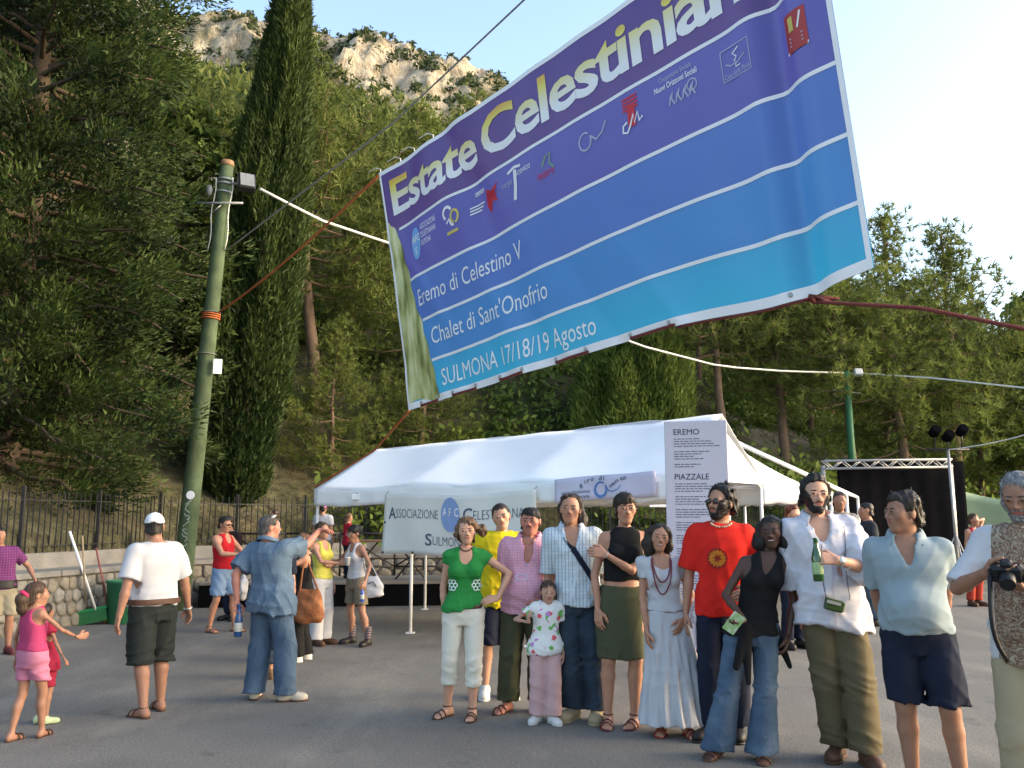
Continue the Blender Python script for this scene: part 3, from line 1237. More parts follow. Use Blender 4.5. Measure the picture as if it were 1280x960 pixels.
P = np.array([[GV(x, y) for y in np.linspace(0, .29, 6)] for x in np.linspace(0, 1.42, 30)])
o = MB().sheet(P).build('cloth', PINKY, gv)
o.modifiers.new('t', 'SOLIDIFY').thickness = .003
G2 = lambda x0, y0, a=0: (lambda x, y: GV(x0 + x * math.cos(a) - y * math.sin(a), y0 + x * math.sin(a) + y * math.cos(a), .007))
for ch, x, y, a in (('g', .38, .155, .5), ('i', .45, .195, .35), ('r', .485, .21, .3), ('o', .535, .222, .2), ('d', .66, .225, .1), ('i', .73, .225, 0), ('v', .82, .125, .5), ('e', .86, .15, .55), ('n', .905, .18, .5), ('t', .965, .205, .4), ('o', 1.0, .215, .3)):
    put_text(MB(), ch, G2(x, y, a), .012 if ch == 'i' else .045, .055, .01).build('lettering', INK_BLUE, gv)
put_text(MB(), 'associazione', G2(.10, .09), .42, .045).build('lettering', INK_BLUE, gv)
put_text(MB(), 'culturale', G2(.22, .03), .30, .045).build('lettering', INK_BLUE, gv)
mb = MB()
loop = np.concatenate([ring_pts(.68, .12, .085, .9, 2 * math.pi + .6, 30), [(.80, .10), (.86, .09), (.93, .115), (.97, .16)]])
stroke(mb, loop, np.interp(np.linspace(0, 1, len(loop)), [0, .5, .8, 1], [.02, .035, .028, .008]), lambda x, y: GV(x, y, .008))
mb.build('logo_curl', INK_CURL, gv)

# lamp hung under the left end of the tent eave
lm = thing('hanging_lamp', 'small white lamp hanging under the left eave of the long tent', 'lamp', tuple(tp_(1.0, .0, 1.9)))
MB().box(tp_(.95, -.02, 1.895), (.15, .07, .09), None, .01).build('housing', WHITE_PAINT, lm)
MB().bar(tp_(.95, -.02, 1.94), tp_(.95, .03, 2.0), .006).build('hook', GREY_WIRE, lm)

# ------------------------------------------------------------------ programme board
pb_c = at(878, 815, 9.45)
pb_c = V3(pb_c[0], 9.45, 0)
board = thing('programme_board', 'tall white programme board headed EREMO and PIAZZALE', 'sign board', tuple(pb_c), math.radians(-14))
BW, BZ0, BZ1, BT = .66, .20, 2.62, .07
BRD = mat('board_paper', (.47, .46, .54), .6, .04, 2, .05, 20)
MB().box((0, .0, (BZ0 + BZ1) / 2), (BW, BT, BZ1 - BZ0), None, .006).build('panel', BRD, board, local=True)
for x in (-.24, .24):
    MB().box((x, 0, BZ0 / 2), (.05, .05, BZ0)).box((x, 0, .012), (.07, .5, .022)).build('foot', IRON, board, local=True)
MB().box((0, -BT / 2 - .004, BZ0 + .02), (BW, .006, .03)).build('red_shadow_line', mat('dark_red_shade', (.2, .02, .04), .6, .1, 8, 0), board, local=True)  # dark red shadow line, painted as a strip across the panel's foot
BP = lambda x0, z0: (lambda x, y: V3(x0 + x, -BT / 2 - .003, z0 + y))
for st, z, w in (('EREMO', 2.47, .27), ('PIAZZALE', 1.99, .36), ('TERRAZZE', 1.03, .36)):
    put_text(MB(), st, BP(-.23, z), w, .065, 0).build('heading', INK, board, local=True)
r = random.Random(4)
for z_hi, z_lo in ((2.42, 2.11), (1.94, 1.13), (.98, .62)):
    z = z_hi
    k = 0
    while z > z_lo:
        x = -.23
        mb = MB()
        end = r.uniform(-.05, .22)
        while x < end:
            w = r.uniform(.02, .07)
            flat_poly(mb, [(0, 0), (w, 0), (w, .009), (0, .009)], BP(x, z))
            x += w + .010
        mb.build('small_print', INK_BLUE, board, local=True)
        k += 1
        z -= .026 if k % 4 else .058
# grey figure drawing near the foot of the board
mb = MB()
for pts, w in (([(-.02, .88), (-.03, .72), (-.05, .5), (-.06, .27)], .05), ([(.06, .80), (.07, .6), (.06, .4), (.07, .27)], .06), ([(-.02, .86), (.03, .92), (.08, .84)], .05), ([(-.09, .72), (-.12, .6), (-.10, .5)], .03), ([(.0, .78), (.02, .6), (.0, .3)], .04)):
    p = np.array(pts)
    q = np.stack([np.interp(np.linspace(0, 1, 12), np.linspace(0, 1, len(p)), p[:, i]) for i in (0, 1)], 1)
    stroke(mb, q, w * (1 + .3 * np.sin(np.arange(12))), lambda x, y: V3(x + .02, -BT / 2 - .0035, y))
mb.build('figure_drawing', mat('grey_print', (.26, .25, .30), .7, .3, 25, 0), board, local=True)


# ------------------------------------------------------------------ pavilions behind
def pagoda(label, c, half, eave, peak, rz, name='pavilion_tent'):
    t = thing(name, label, 'tent', (c[0], c[1], 0), rz)
    n = 12
    mb = MB()
    cor = [(-half, -half), (half, -half), (half, half), (-half, half)]
    for k in range(4):
        a, b = np.array(cor[k]), np.array(cor[(k + 1) % 4])
        P = np.zeros((n, n, 3))
        for i in range(n):
            for j in range(n):
                f = j / (n - 1) * .97
                e = (a + (b - a) * i / (n - 1)) * (1 - f)
                P[i, j] = (*e, eave + (peak - eave) * (f ** 1.45))
        mb.sheet(P)
    r_ = mb.build('roof_cloth', WHITE_PVC, t, local=True)
    r_.modifiers.new('t', 'SOLIDIFY').thickness = .005
    mb = MB()
    for k in range(4):
        a, b = np.array(cor[k]), np.array(cor[(k + 1) % 4])
        W = np.zeros((24, 4, 3))
        for i in range(24):
            for j in range(4):
                e = (a + (b - a) * i / 23) * (1.004 + .004 * math.sin(i * 1.3) * j)
                W[i, j] = (*e, eave + .003 - (.20 + .03 * abs(math.sin(i * .9))) * j / 3)
        mb.sheet(W)
    v_ = mb.build('valance', WHITE_PVC, t, local=True)
    v_.modifiers.new('t', 'SOLIDIFY').thickness = .004
    for x, y in cor:
        MB().tube([(x * .985, y * .985, 0), (x * .985, y * .985, eave - .03)], .03, 10).build('leg', WHITE_PAINT, t, local=True)
    mb = MB().lathe([(.05, peak - .10), (.02, peak), (.012, peak + .05), (.002, peak + .09)], (0, 0, 0), 10)
    mb.build('finial', WHITE_PAINT, t, local=True)
    return t


pagoda('small white pavilion whose tip pokes above the long tent ridge', (1.45, 15.9), 1.35, 2.02, 3.12, -.62)
pagoda('white pavilion with curved pyramid roof right of the programme board', (3.95, 16.9), 1.45, 2.05, 3.2, .30)
sg = thing('paper_sign', 'small white paper sign with blue curl pinned to the back pavilion', 'sign', (2.2, 13.6, 1.8))
sp = at(826, 627, 14.0)
MB().box((sp[0], sp[1], sp[2]), (.36, .012, .17)).build('sheet', mat('white_paper', (.75, .75, .78), .7, .03, 5, 0), sg)
S2 = lambda x, y: V3(sp[0] + x, sp[1] - .012, sp[2] + y)
stroke(MB(), np.concatenate([ring_pts(.09, 0, .04, .9, 6.6, 18), [(.15, .0), (.17, .03)]]), .014, S2).build('logo_curl', INK_CURL, sg)
put_text(MB(), 'associazione', lambda x, y: S2(-.15 + x, -.02 + y), .17, .02).build('lettering', INK_BLUE, sg)

# bare gazebo frame
gf = thing('gazebo_frame', 'bare white tubular gazebo frame at the right of the pavilions', 'frame', (5.6, 15.0, 0))
c1 = at(1058, 617, 15.0)
ap = at(884, 537, 13.6)
c2 = at(880, 628, 16.2)
c3 = c1 + V3(1.2, 2.6, 0)
MB().bar(ap, c1, .028, 10).build('rafter', WHITE_PAINT, gf)
MB().tube([V3(c1[0], c1[1], 0), c1], .026, 10).build('post', WHITE_PAINT, gf)
MB().bar(c1, c3, .026, 10).build('rail', WHITE_PAINT, gf)
MB().tube([V3(c3[0], c3[1], 0), c3], .026, 10).build('post', WHITE_PAINT, gf)
MB().bar(ap, ap + V3(1.2, 2.6, 0), .026, 10).build('ridge_bar', WHITE_PAINT, gf)
MB().bar(ap + V3(1.2, 2.6, 0), c3, .026, 10).build('rafter', WHITE_PAINT, gf)
MB().tube([V3(ap[0] + .3, ap[1] + .05, 0), V3(ap[0] + .3, ap[1] + .05, 2.75)], .026, 10).build('post', WHITE_PAINT, gf)

# ------------------------------------------------------------------ low stage with railing behind the left crowd
DECK = mat('grey_deck_boards', (.20, .185, .165), .85, .25, 5, .4, 25, spec=.2)
BLACK = mat('black_cloth', (.006, .006, .007), 1.0, .2, 6, .2, 30, spec=.0)
STEEL = mat('dark_steel_tube', (.035, .033, .035), .45, .2, 9, .1, 60, metal=.4)
st = thing('low_stage', 'low dark platform with railings behind the people on the left', 'stage', (-4.0, 16.6, 0))
s0, s1 = V3(-5.6, 16.1, 0), V3(1.2, 16.8, 0)
sd = unit(s1 - s0)
sn = V3(-sd[1], sd[0], 0)
SL = np.linalg.norm(s1 - s0)
ang = math.atan2(sd[1], sd[0])
for i in range(11):
    MB().box(s0 + sd * SL / 2 + sn * (.08 + i * .165) + V3(0, 0, .415), (SL, .155, .05), rotz(ang), .006).build('deck_board', DECK, st)
MB().box(s0 + sd * SL / 2 + sn * .03 + V3(0, 0, .195), (SL, .02, .385), rotz(ang)).build('skirting', BLACK, st)
MB().box(s0 + sn * .9 + V3(0, 0, .195), (.02, 1.7, .385), rotz(ang)).build('skirting', BLACK, st)
for k in range(7):
    p = s0 + sd * (.15 + k * (SL - .3) / 6)
    MB().bar(p + sn * 1.7 + V3(0, 0, .44), p + sn * 1.7 + V3(0, 0, 1.30), .022, 8).build('rail_post', STEEL, st)
    if k < 6:
        q = s0 + sd * (.15 + (k + 1) * (SL - .3) / 6)
        for z in (1.28, .62):
            MB().bar(p + sn * 1.7 + V3(0, 0, z), q + sn * 1.7 + V3(0, 0, z), .02, 8).build('rail', STEEL, st)
        MB().bar(p + sn * 1.7 + V3(0, 0, .62 if k % 2 else 1.28), q + sn * 1.7 + V3(0, 0, 1.28 if k % 2 else .62), .016, 8).build('diagonal_brace', STEEL, st)
# counter board along the stage railing
ct = thing('serving_counter', 'brown plank counter on dark trestles beside the text banner', 'counter', tuple(s0 + sd * 3.0 + sn * .7))
MB().box(s0 + sd * 3.9 + sn * .55 + V3(0, 0, 1.16), (2.4, .45, .04), rotz(ang), .008).build('counter_top', mat('brown_plank', (.20, .12, .07), .7, .25, 6, .3, 25), ct)
for k in (2.85, 3.75, 4.9):
    for e in (-1, 1):
        MB().bar(s0 + sd * (k + .28 * e) + sn * .55 + V3(0, 0, .44), s0 + sd * (k - .28 * e) + sn * .55 + V3(0, 0, 1.14), .017, 8).build('trestle_leg', STEEL, ct)

# table with white cloth inside the tent, more dark trestles
tb = thing('trestle_table', 'folding table under a white cloth inside the long tent', 'table', tuple(tp_(2.9, 1.5, 0)))
c = tp_(2.9, 1.5, 0)
a_ = math.atan2(TD[1], TD[0])
MB().box(c + V3(0, 0, .72), (2.0, .7, .035), rotz(a_), .01).build('table_top', mat('brown_plank', (.2, .12, .07)), tb)
for sx in (-.85, .85):
    for sy in (-.28, .28):
        MB().bar(c + TD * sx + TN * sy, c + TD * sx * .96 + TN * sy + V3(0, 0, .70), .016, 8).build('leg', STEEL, tb)
    MB().bar(c + TD * sx - TN * .28 + V3(0, 0, .12), c + TD * sx + TN * .28 + V3(0, 0, .12), .012, 8).build('stretcher', STEEL, tb)
tc_ = thing('tablecloth', 'white paper cloth draped over the folding table in the tent', 'tablecloth', tuple(c + V3(0, 0, .74)))
nu, nv = 40, 16
P = np.zeros((nu, nv, 3))
for i in range(nu):
    for j in range(nv):
        x = -1.06 + 2.12 * i / (nu - 1)
        t = -.62 + 1.24 * j / (nv - 1)
        ov = max(0, abs(t) - .36)
        ox = max(0, abs(x) - 1.01)
        y = math.copysign(min(abs(t), .36) + ov * .12, t) + .012 * math.sin(x * 9) * min(1, ov * 5)
        z = .745 - ov * .95 - ox * 2 + .006 * math.sin(x * 5)
        P[i, j] = c + TD * min(max(x, -1.03), 1.03) + TN * y + V3(0, 0, z)
o = MB().sheet(P).build('cloth', mat('white_paper_cloth', (.62, .62, .64), .8, .05, 6, .3, 9), tc_)
o.modifiers.new('t', 'SOLIDIFY').thickness = .004

# ------------------------------------------------------------------ green lamp poles, floodlight, cables
POLE_G = mat('mossy_green_pole', (.060, .085, .045), .85, .6, 2.6, .5, 18, spec=.2, detail=9)
n_, l_, b_ = nodes_of(POLE_G)
GALV = mat('galvanised_steel', (.33, .34, .34), .5, .2, 12, .1, 40, metal=.5)
pb = V3(-5.80, 15.75, 0)
ptop = at(284, 208, 15.6)
pole = thing('utility_pole', 'tall leaning green utility pole with floodlight at its top', 'utility pole', tuple(pb))
t = np.linspace(0, 1, 12)
MB().tube(pb + np.outer(t, ptop - pb), np.linspace(.175, .118, 12), 18).build('shaft', POLE_G, pole)
pd = unit(ptop - pb)
cp = lambda f, dx=0, dy=0, dz=0: pb + (ptop - pb) * f + V3(dx, dy, dz)
MB().tube([cp(1.0), cp(1.013)], [.128, .11], 16).build('cap', mat('rusty_cap', (.26, .15, .08), .8, .3, 12, .3), pole)
for f, m_ in ((.955, GALV), (.935, GALV), (.965, GALV)):
    MB().tube([cp(f), cp(f + .004)], .140, 16).build('clamp_band', m_, pole)
MB().bar(cp(.905, -.42, -.16), cp(.905, .42, -.16), .022, 8).build('crossarm', GALV, pole)
MB().bar(cp(.90, .02, -.16), cp(.885, -.10, -.17), .010, 6).build('crossarm_stay', GALV, pole)
for dx in (-.16, .15):
    zz = np.linspace(.97, .80, 8)
    MB().tube([cp(f, dx + .02 * math.sin(i * 1.4), -.06) for i, f in enumerate(zz)], .010, 6).build('feed_wire', WHITE_CABLE, pole)
MB().ball(cp(.94, -.26, -.05), (.06, .05, .11), 10).build('insulator', mat('grey_ceramic', (.2, .2, .2), .3, .1, 9, 0), pole)
# floodlight
fl = MB().box((0, 0, 0), (.30, .16, .34), rotz(.5) @ rotx(-.35), .015)
fc = cp(.955, .43, -.12)
o = fl.build('floodlight_housing', mat('black_enamel', (.02, .02, .022), .4, .1, 9, 0), pole, local=True)
o.location = tuple(fc - pb)
g_ = MB().box((.0, -.088, 0), (.25, .012, .28)).build('lens', mat('dusty_glass', (.16, .17, .18), .25, .2, 9, 0, spec=.6), o, local=True)
g_.rotation_euler = Matrix((rotz(.5) @ rotx(-.35)).tolist()).to_euler()
MB().bar(cp(.955, .12, -.06), fc, .02, 8).build('lamp_bracket', GALV, pole)
MB().box(cp(.53, .25, -.10), (.15, .05, .27), rotz(.4), .006).build('white_plate', mat('white_enamel', (.72, .72, .73), .5, .04, 9, 0), pole)
for f in (.64, .645, .65):
    MB().tube([cp(f), cp(f + .003)], .168, 16).build('rope_wrap', ORANGE_CORD, pole)
for f in (.56, .655):
    MB().tube([cp(f), cp(f + .0015)], .170, 16).build('wire_wrap', GREY_WIRE, pole)
mb = MB().lathe([(.075, 0), (.075, .004)], (0, 0, 0), 18, rotx(math.pi / 2))
o = mb.build('round_sticker', mat('white_paper', (.75, .75, .78)), pole, local=True)
o.location = tuple(cp(.246, .05, -.186) - pb)
r = random.Random(9)
for k in range(9):
    f = .10 + .14 * k / 9
    pts = np.array([[(.03 + .05 * math.sin(k * 2.1 + i * .9)), .03 * i * r.uniform(.5, 1.1)] for i in range(6)])
    stroke(MB(), pts, .010, lambda x, y: cp(f, x, -.190, y)).build('chalk_scribble', mat('pale_chalk', (.42, .46, .44), .9, .1, 9, 0), pole)


def cable(name, label, pts, r, m_, cat='cable', sag=0.0, n=24):
    a, b = np.array(pts[0], float), np.array(pts[-1], float)
    if len(pts) == 2:
        t = np.linspace(0, 1, n)
        p = a + np.outer(t, b - a)
        p[:, 2] -= sag * 4 * t * (1 - t)
    else:
        q = np.array(pts, float)
        d = np.concatenate([[0], np.cumsum(np.linalg.norm(np.diff(q, axis=0), axis=1))])
        t = np.linspace(0, d[-1], n)
        p = np.stack([np.interp(t, d, q[:, i]) for i in range(3)], 1)
    mb = MB().tube(p, r, 6)
    o = link(name, mb.mesh(name, p[0]), m_)
    o.location = p[0]
    return tag(o, label, cat)


# far lamp post on the right
fp = thing('lamp_post', 'slim green lamp post with floodlight among the right pines', 'lamp post', (9.4, 23.6, 0))
ft = at(1058, 464, 23.6)
fb = V3(ft[0] + .02, 23.6, hz(ft[0], 23.6) - .2)
fp.location = tuple(fb)
MB().tube([fb, ft], [.11, .085], 12).build('shaft', mat('green_paint', (.03, .12, .055), .6, .2, 4, .1), fp)
MB().box(ft + V3(.28, -.1, -.05), (.22, .14, .20), rotx(-.4), .02).build('floodlight', mat('pale_enamel', (.55, .55, .56), .4, .05, 8, 0), fp)
MB().bar(ft + V3(0, 0, -.08), ft + V3(.22, -.08, -.05), .02).build('lamp_bracket', GALV, fp)
MB().bar(ft + V3(-.4, 0, -.5), ft + V3(.4, 0, -.62), .015).build('crossarm', GALV, fp)

cable('lamp_cable', 'thick white cable sagging from the pole behind the big banner to the far lamp post', [at(325, 236, 15.4), at(400, 275, 16.4), at(510, 312, 17.6), at(640, 368, 19.2), at(800, 432, 21.0), at(900, 458, 22.2), at(980, 464, 23.0), ft + V3(0, 0, -.05)], .026, WHITE_CABLE)
cable('lamp_cable', 'pale cable running from the far lamp post out past the right edge', [ft + V3(.3, 0, -.05), at(1170, 473, 21.5), at(1300, 487, 19.5)], .022, WHITE_CABLE)
cable('overhead_wire', 'grey overhead wire climbing from the pole across the mountain and sky', [cp(.80, .15, 0), at(490, 155, 13.0), at(655, 0, 10.8), at(720, -62, 10.0)], .014, GREY_WIRE)
cable('overhead_wire', 'thin grey wire running just above the top edge of the big banner', [at(560, 168, 10.6), at(660, 92, 9.6), at(790, 0, 8.2), at(840, -40, 7.8)], .006, GREY_WIRE)

# ------------------------------------------------------------------ the big hanging banner
bTL, bBL, bBR, bTR = at(475, 217, 10.75), at(512, 513, 10.95), at(1093, 328, 6.5), at(1015, -161, 6.3)
bN = unit(np.cross(bBR - bBL, bTL - bBL))
if bN[1] > 0: bN = -bN                      # towards the camera
bigb = thing('hanging_banner', 'huge purple and blue banner Estate Celestiniana hanging on ropes', 'banner', tuple(bBL))


def BB(u, v, o=0.0):
    p = bBL * (1 - u) * (1 - v) + bBR * u * (1 - v) + bTL * (1 - u) * v + bTR * u * v
    g = lambda x, c, w: math.exp(-((x - c) / w) ** 2)
    d = -.075 * g(u, .915, .018) + .05 * g(u, .955, .03) + .03 * g(u, .875, .022)
    d += .035 * math.sin(2 * math.pi * (u * 3.3 - v * .55)) * g(u, .12, .2) * (.35 + v)
    d += .009 * math.sin(2 * math.pi * (u * 6.0 + v * 1.7 + .2)) * g(v, .0, .35) * (u < 1)
    d += .05 * g(u + .22 * v, .36, .035) * (1 - v) * .9 - .05 * g(u + .22 * v, .43, .04) * (.3 + v)
    d += .006 * math.sin(2 * math.pi * (u * 9 + .3 * math.sin(v * 3))) * (.3 + .7 * v)
    d += .045 * g(u, .55, .25) * math.sin(v * math.pi)
    for k, u0 in enumerate((.06, .13, .20, .29, .37, .47, .58, .70)):
        d += (.020 if k % 2 else -.017) * g(u + .30 * v, u0, .016 + .02 * v) * math.exp(-v / .32)
    d += .022 * g(u - .10 + .35 * v, .16, .02) * math.sin(min(1, v * 1.2) * math.pi)
    sag = .11 * math.exp(-((u - .88) / .12) ** 2) * (1 - v) ** 2
    return p + bN * (d + o) - V3(0, 0, sag)


def banner_mat():
    m = bpy.data.materials.new('printed_banner')
    m.use_nodes = True
    n, l, b = nodes_of(m)
    uv = n.new('ShaderNodeUVMap')
    uv.uv_map = 'UVMap'
    sp_ = n.new('ShaderNodeSeparateXYZ')
    l.new(uv.outputs[0], sp_.inputs[0])
    r_ = n.new('ShaderNodeValToRGB')
    r_.color_ramp.interpolation = 'LINEAR'
    e = r_.color_ramp.elements
    c5, c4, c3, c2, c1 = (.035, .27, .52), (.046, .185, .48), (.058, .135, .43), (.078, .082, .34), (.078, .045, .20)
    stops = [(0.0, (.03, .33, .56)), (.162, c5), (.1625, c4), (.33, c4), (.3305, c3), (.51, c3), (.5105, c2), (.736, c2), (.7365, c1), (1, (.058, .030, .19))]
    e[0].position, e[0].color = stops[0][0], (*stops[0][1], 1)
    e[1].position, e[1].color = stops[-1][0], (*stops[-1][1], 1)
    for p, c in stops[1:-1]:
        e.new(p).color = (*c, 1)
    l.new(sp_.outputs[1], r_.inputs[0])
    l.new(r_.outputs[0], b.inputs['Base Color'])
    b.inputs['Roughness'].default_value = .38
    b.inputs['Specular IOR Level'].default_value = .45
    nz = n.new('ShaderNodeTexNoise')
    nz.inputs['Scale'].default_value = 2.2
    nz.inputs['Detail'].default_value = 3
    bp = n.new('ShaderNodeBump')
    bp.inputs['Strength'].default_value = .25
    bp.inputs['Distance'].default_value = .05
    tc = n.new('ShaderNodeTexCoord')
    l.new(tc.outputs['Object'], nz.inputs['Vector'])
    l.new(nz.outputs['Fac'], bp.inputs['Height'])
    l.new(bp.outputs[0], b.inputs['Normal'])
    tr = n.new('ShaderNodeBsdfTranslucent')
    l.new(r_.outputs[0], tr.inputs['Color'])
    ms = n.new('ShaderNodeMixShader')
    ms.inputs[0].default_value = .12
    l.new(b.outputs[0], ms.inputs[1])
    l.new(tr.outputs[0], ms.inputs[2])
    l.new(ms.outputs[0], n['Material Output'].inputs['Surface'])
    return m


nu, nv = 240, 70
us, vs = np.linspace(0, 1, nu), np.linspace(0, 1, nv)
P = np.array([[BB(u, v) for v in vs] for u in us])
me = MB().sheet(P).mesh('banner_cloth', bBL)
uvl = me.uv_layers.new(name='UVMap')
li = np.empty(len(me.loops), np.int32)
me.loops.foreach_get('vertex_index', li)
uvl.data.foreach_set('uv', np.stack([us[li // nv], vs[li % nv]], 1).astype(np.float32).ravel())
o = link('banner_cloth', me, banner_mat(), bigb)
WHITE_PRINT = mat('banner_white_print', (.80, .80, .82), .45, .02, 4, 0, spec=.4)


def title_mat():
    m = bpy.data.materials.new('title_print')
    m.use_nodes = True
    n, l, b = nodes_of(m)
    a = n.new('ShaderNodeAttribute')
    a.attribute_name = 'rise'
    r_ = n.new('ShaderNodeValToRGB')
    e = r_.color_ramp.elements
    e[0].position, e[0].color = .15, (.80, .80, .80, 1)
    e[1].position, e[1].color = 1.0, (.62, .30, .04, 1)
    e.new(.5).color = (.74, .68, .42, 1)
    e.new(.75).color = (.72, .62, .10, 1)
    l.new(a.outputs['Fac'], r_.inputs[0])
    l.new(r_.outputs[0], b.inputs['Base Color'])
    b.inputs['Roughness'].default_value = .45
    return m


def banner_text(s, u0, u1, v0, cap_v, m_, bold=0.0, shear=0.0, name='lettering', rise=False, space=1.0, off=.007):
    v, f = text_mesh(s, bold, shear, space, (.12, .2))
    pts = np.array([BB(u0 + x * (u1 - u0), v0 + y * cap_v, off) for x, y in v])
    me = bpy.data.meshes.new(name)
    me.from_pydata((pts - bBL).tolist(), [], f.tolist())
    if rise:
        a = me.attributes.new('rise', 'FLOAT', 'POINT')
        a.data.foreach_set('value', np.clip(v[:, 1], 0, 1).astype(np.float32))
    return link(name, me, m_, bigb)


def bstroke(pts, w, m_, name='logo', off=.0075):
    # pts in metres on the cloth (u*6.06, v*3.1)
    return stroke(MB(), pts, w, lambda x, y: BB(x / 6.06, y / 3.1, off)).build(name, m_, bigb)


def brect(x0, y0, x1, y1, m_, name='logo', off=.008, n=14):
    P = np.array([[BB((x0 + (x1 - x0) * i / n) / 6.06, (y0 + (y1 - y0) * j / n) / 3.1, off) for j in range(n + 1)] for i in range(n + 1)])
    return MB().sheet(P).build(name, m_, bigb)


def bpoly(pts, m_, name='logo', off=.006):
    return flat_poly(MB(), pts, lambda x, y: BB(x / 6.06, y / 3.1, off)).build(name, m_, bigb)


TM = title_mat()
banner_text('Estate', .026, .302, .803, .150, TM, .022, .0, 'title_lettering', True, .93)
banner_text('Celestiniana', .318, .945, .797, .158, TM, .022, .0, 'title_lettering', True, .93)
for s_, u0, u1, v0 in (('Eremo di Celestino V', .078, .388, .390), ('Chalet di Sant\'Onofrio', .108, .438, .222), ('SULMONA 17/18/19 Agosto', .124, .532, .052)):
    banner_text(s_, u0, u1, v0, .068, WHITE_PRINT, 0, 0, 'lettering')
x_ = np.linspace(.03, .998, 90)
for v_, u_s in ((.736, .036), (.51, .05), (.33, .085), (.162, .10)):
    uu = np.linspace(u_s, .998, 120)
    bstroke(np.stack([uu * 6.06, np.full(120, v_ * 3.1)], 1), .034, WHITE_PRINT, 'white_rule', .0055)
bstroke(np.stack([np.linspace(0.002, .998, 160) * 6.06, np.full(160, .013 * 3.1)], 1), .082, WHITE_PRINT, 'white_hem', .005)
bstroke(np.stack([np.full(60, .9965 * 6.06), np.linspace(.0, 1, 60) * 3.1], 1), .042, WHITE_PRINT, 'white_hem', .0085)
bstroke(np.stack([np.full(60, .0035 * 6.06), np.linspace(.0, 1, 60) * 3.1], 1), .035, WHITE_PRINT, 'white_hem', .0085)
bstroke(np.stack([np.linspace(0.002, .998, 160) * 6.06, np.full(160, .992 * 3.1)], 1), .05, WHITE_PRINT, 'white_hem', .005)
# mossy stone column picture at the left end
col_pts = [(.012, .775), (.022, .76), (.036, .70), (.048, .60), (.054, .55), (.058, .46), (.066, .41), (.082, .33), (.094, .22), (.103, .13), (.108, .07), (.106, .035), (.09, .020), (.06, .016), (.03, .022), (.004, .034), (.004, .2), (.004, .45), (.004, .62), (.006, .74)]
mb = MB()
cpv = np.array(col_pts)
rows = np.linspace(.02, .772, 40)
Lr = np.full(40, .0045)
right = cpv[:12][::-1]
Rr = np.interp(rows, right[:, 1], right[:, 0]) + .002 * np.sin(rows * 60)
G = np.array([[BB(Lr[i] + (Rr[i] - Lr[i]) * k / 7, rows[i] + .012 * math.sin(k * .8), .0065) for k in range(8)] for i in range(40)])
mb.sheet(G.transpose(1, 0, 2))
STONEPIC = mat('mossy_column_print', (.60, .60, .27), .5, .3, 9, .5, 7, detail=10)
n, l, b = nodes_of(STONEPIC)
mp_ = n.new('ShaderNodeMapping')
mp_.inputs['Scale'].default_value = (9, 9, 1.6)
tc_2 = n.new('ShaderNodeTexCoord')
l.new(tc_2.outputs['Object'], mp_.inputs[0])
nz_ = n.new('ShaderNodeTexNoise')
nz_.inputs['Detail'].default_value = 8
nz_.inputs['Scale'].default_value = 1.0
l.new(mp_.outputs[0], nz_.inputs['Vector'])
rp_ = n.new('ShaderNodeValToRGB')
e_ = rp_.color_ramp.elements
e_[0].position, e_[0].color = .32, (.14, .15, .05, 1)
e_[1].position, e_[1].color = .66, (.70, .70, .40, 1)
e_.new(.47).color = (.40, .42, .15, 1)
l.new(nz_.outputs['Fac'], rp_.inputs[0])
l.new(rp_.outputs[0], b.inputs['Base Color'])
mb.build('column_picture', STONEPIC, bigb)
# sponsor marks along the second band
M_RED = mat('print_red', (.55, .03, .05), .5, .05, 5, 0)
M_YEL = mat('print_yellow', (.62, .50, .12), .5, .05, 5, 0)
M_SKY = mat('print_sky', (.20, .42, .75), .5, .05, 5, 0)
M_GRY = mat('print_grey', (.42, .42, .55), .5, .08, 5, 0)
M_GRN = mat('print_green', (.20, .32, .22), .5, .08, 5, 0)
bpoly(ring_pts(.55, 1.98, .10, 0, 6.28, 28, .2), M_SKY)
banner_text('AFC', .076, .107, .645, .028, WHITE_PRINT, .02, 0, 'logo_lettering', off=.009)
banner_text('S', .086, .093, .595, .03, WHITE_PRINT, .01, 0, 'logo_lettering', off=.009)
for s_, v0, u1 in (('ASSOCIAZIONE', .680, .166), ('CELESTINIANA', .648, .164), ('SULMONA', .616, .145)):
    banner_text(s_, .110, u1, v0, .024, WHITE_PRINT, .0, 0, 'logo_lettering')
bstroke(ring_pts(1.25, 2.10, .07, .3, 4.2, 16), .035, WHITE_PRINT)
bstroke(ring_pts(1.36, 2.03, .055, -1.5, 4.4, 16, .075), .03, M_YEL)
bstroke([(1.22, 1.98), (1.27, 2.02), (1.30, 1.95), (1.34, 1.93)], .03, WHITE_PRINT)
bstroke([(1.20, 1.86), (1.30, 1.86), (1.40, 1.86)], .035, M_YEL)
banner_text('center', .276, .306, .690, .022, WHITE_PRINT, .02, 0, 'logo_lettering')
for k in range(3):
    bstroke([(1.58, 2.03 - k * .035), (1.70, 2.03 - k * .035), (1.82 - k * .03, 2.03 - k * .035)], .016, WHITE_PRINT)
bpoly([(1.86, 1.96), (1.93, 1.86), (1.98, 1.98), (2.07, 1.95), (2.04, 2.06), (2.10, 2.15), (1.98, 2.10), (1.88, 2.14)], M_RED)
banner_text('SIPARIO', .309, .343, .653, .026, M_RED, .0, 0, 'logo_lettering', off=.009)
bstroke([(2.36, 1.84), (2.39, 2.0), (2.40, 2.16)], .05, WHITE_PRINT)
bstroke([(2.28, 2.16), (2.40, 2.19), (2.50, 2.17)], .03, WHITE_PRINT)
banner_text('corpo', .358, .386, .655, .022, M_GRY, 0, 0, 'logo_lettering')
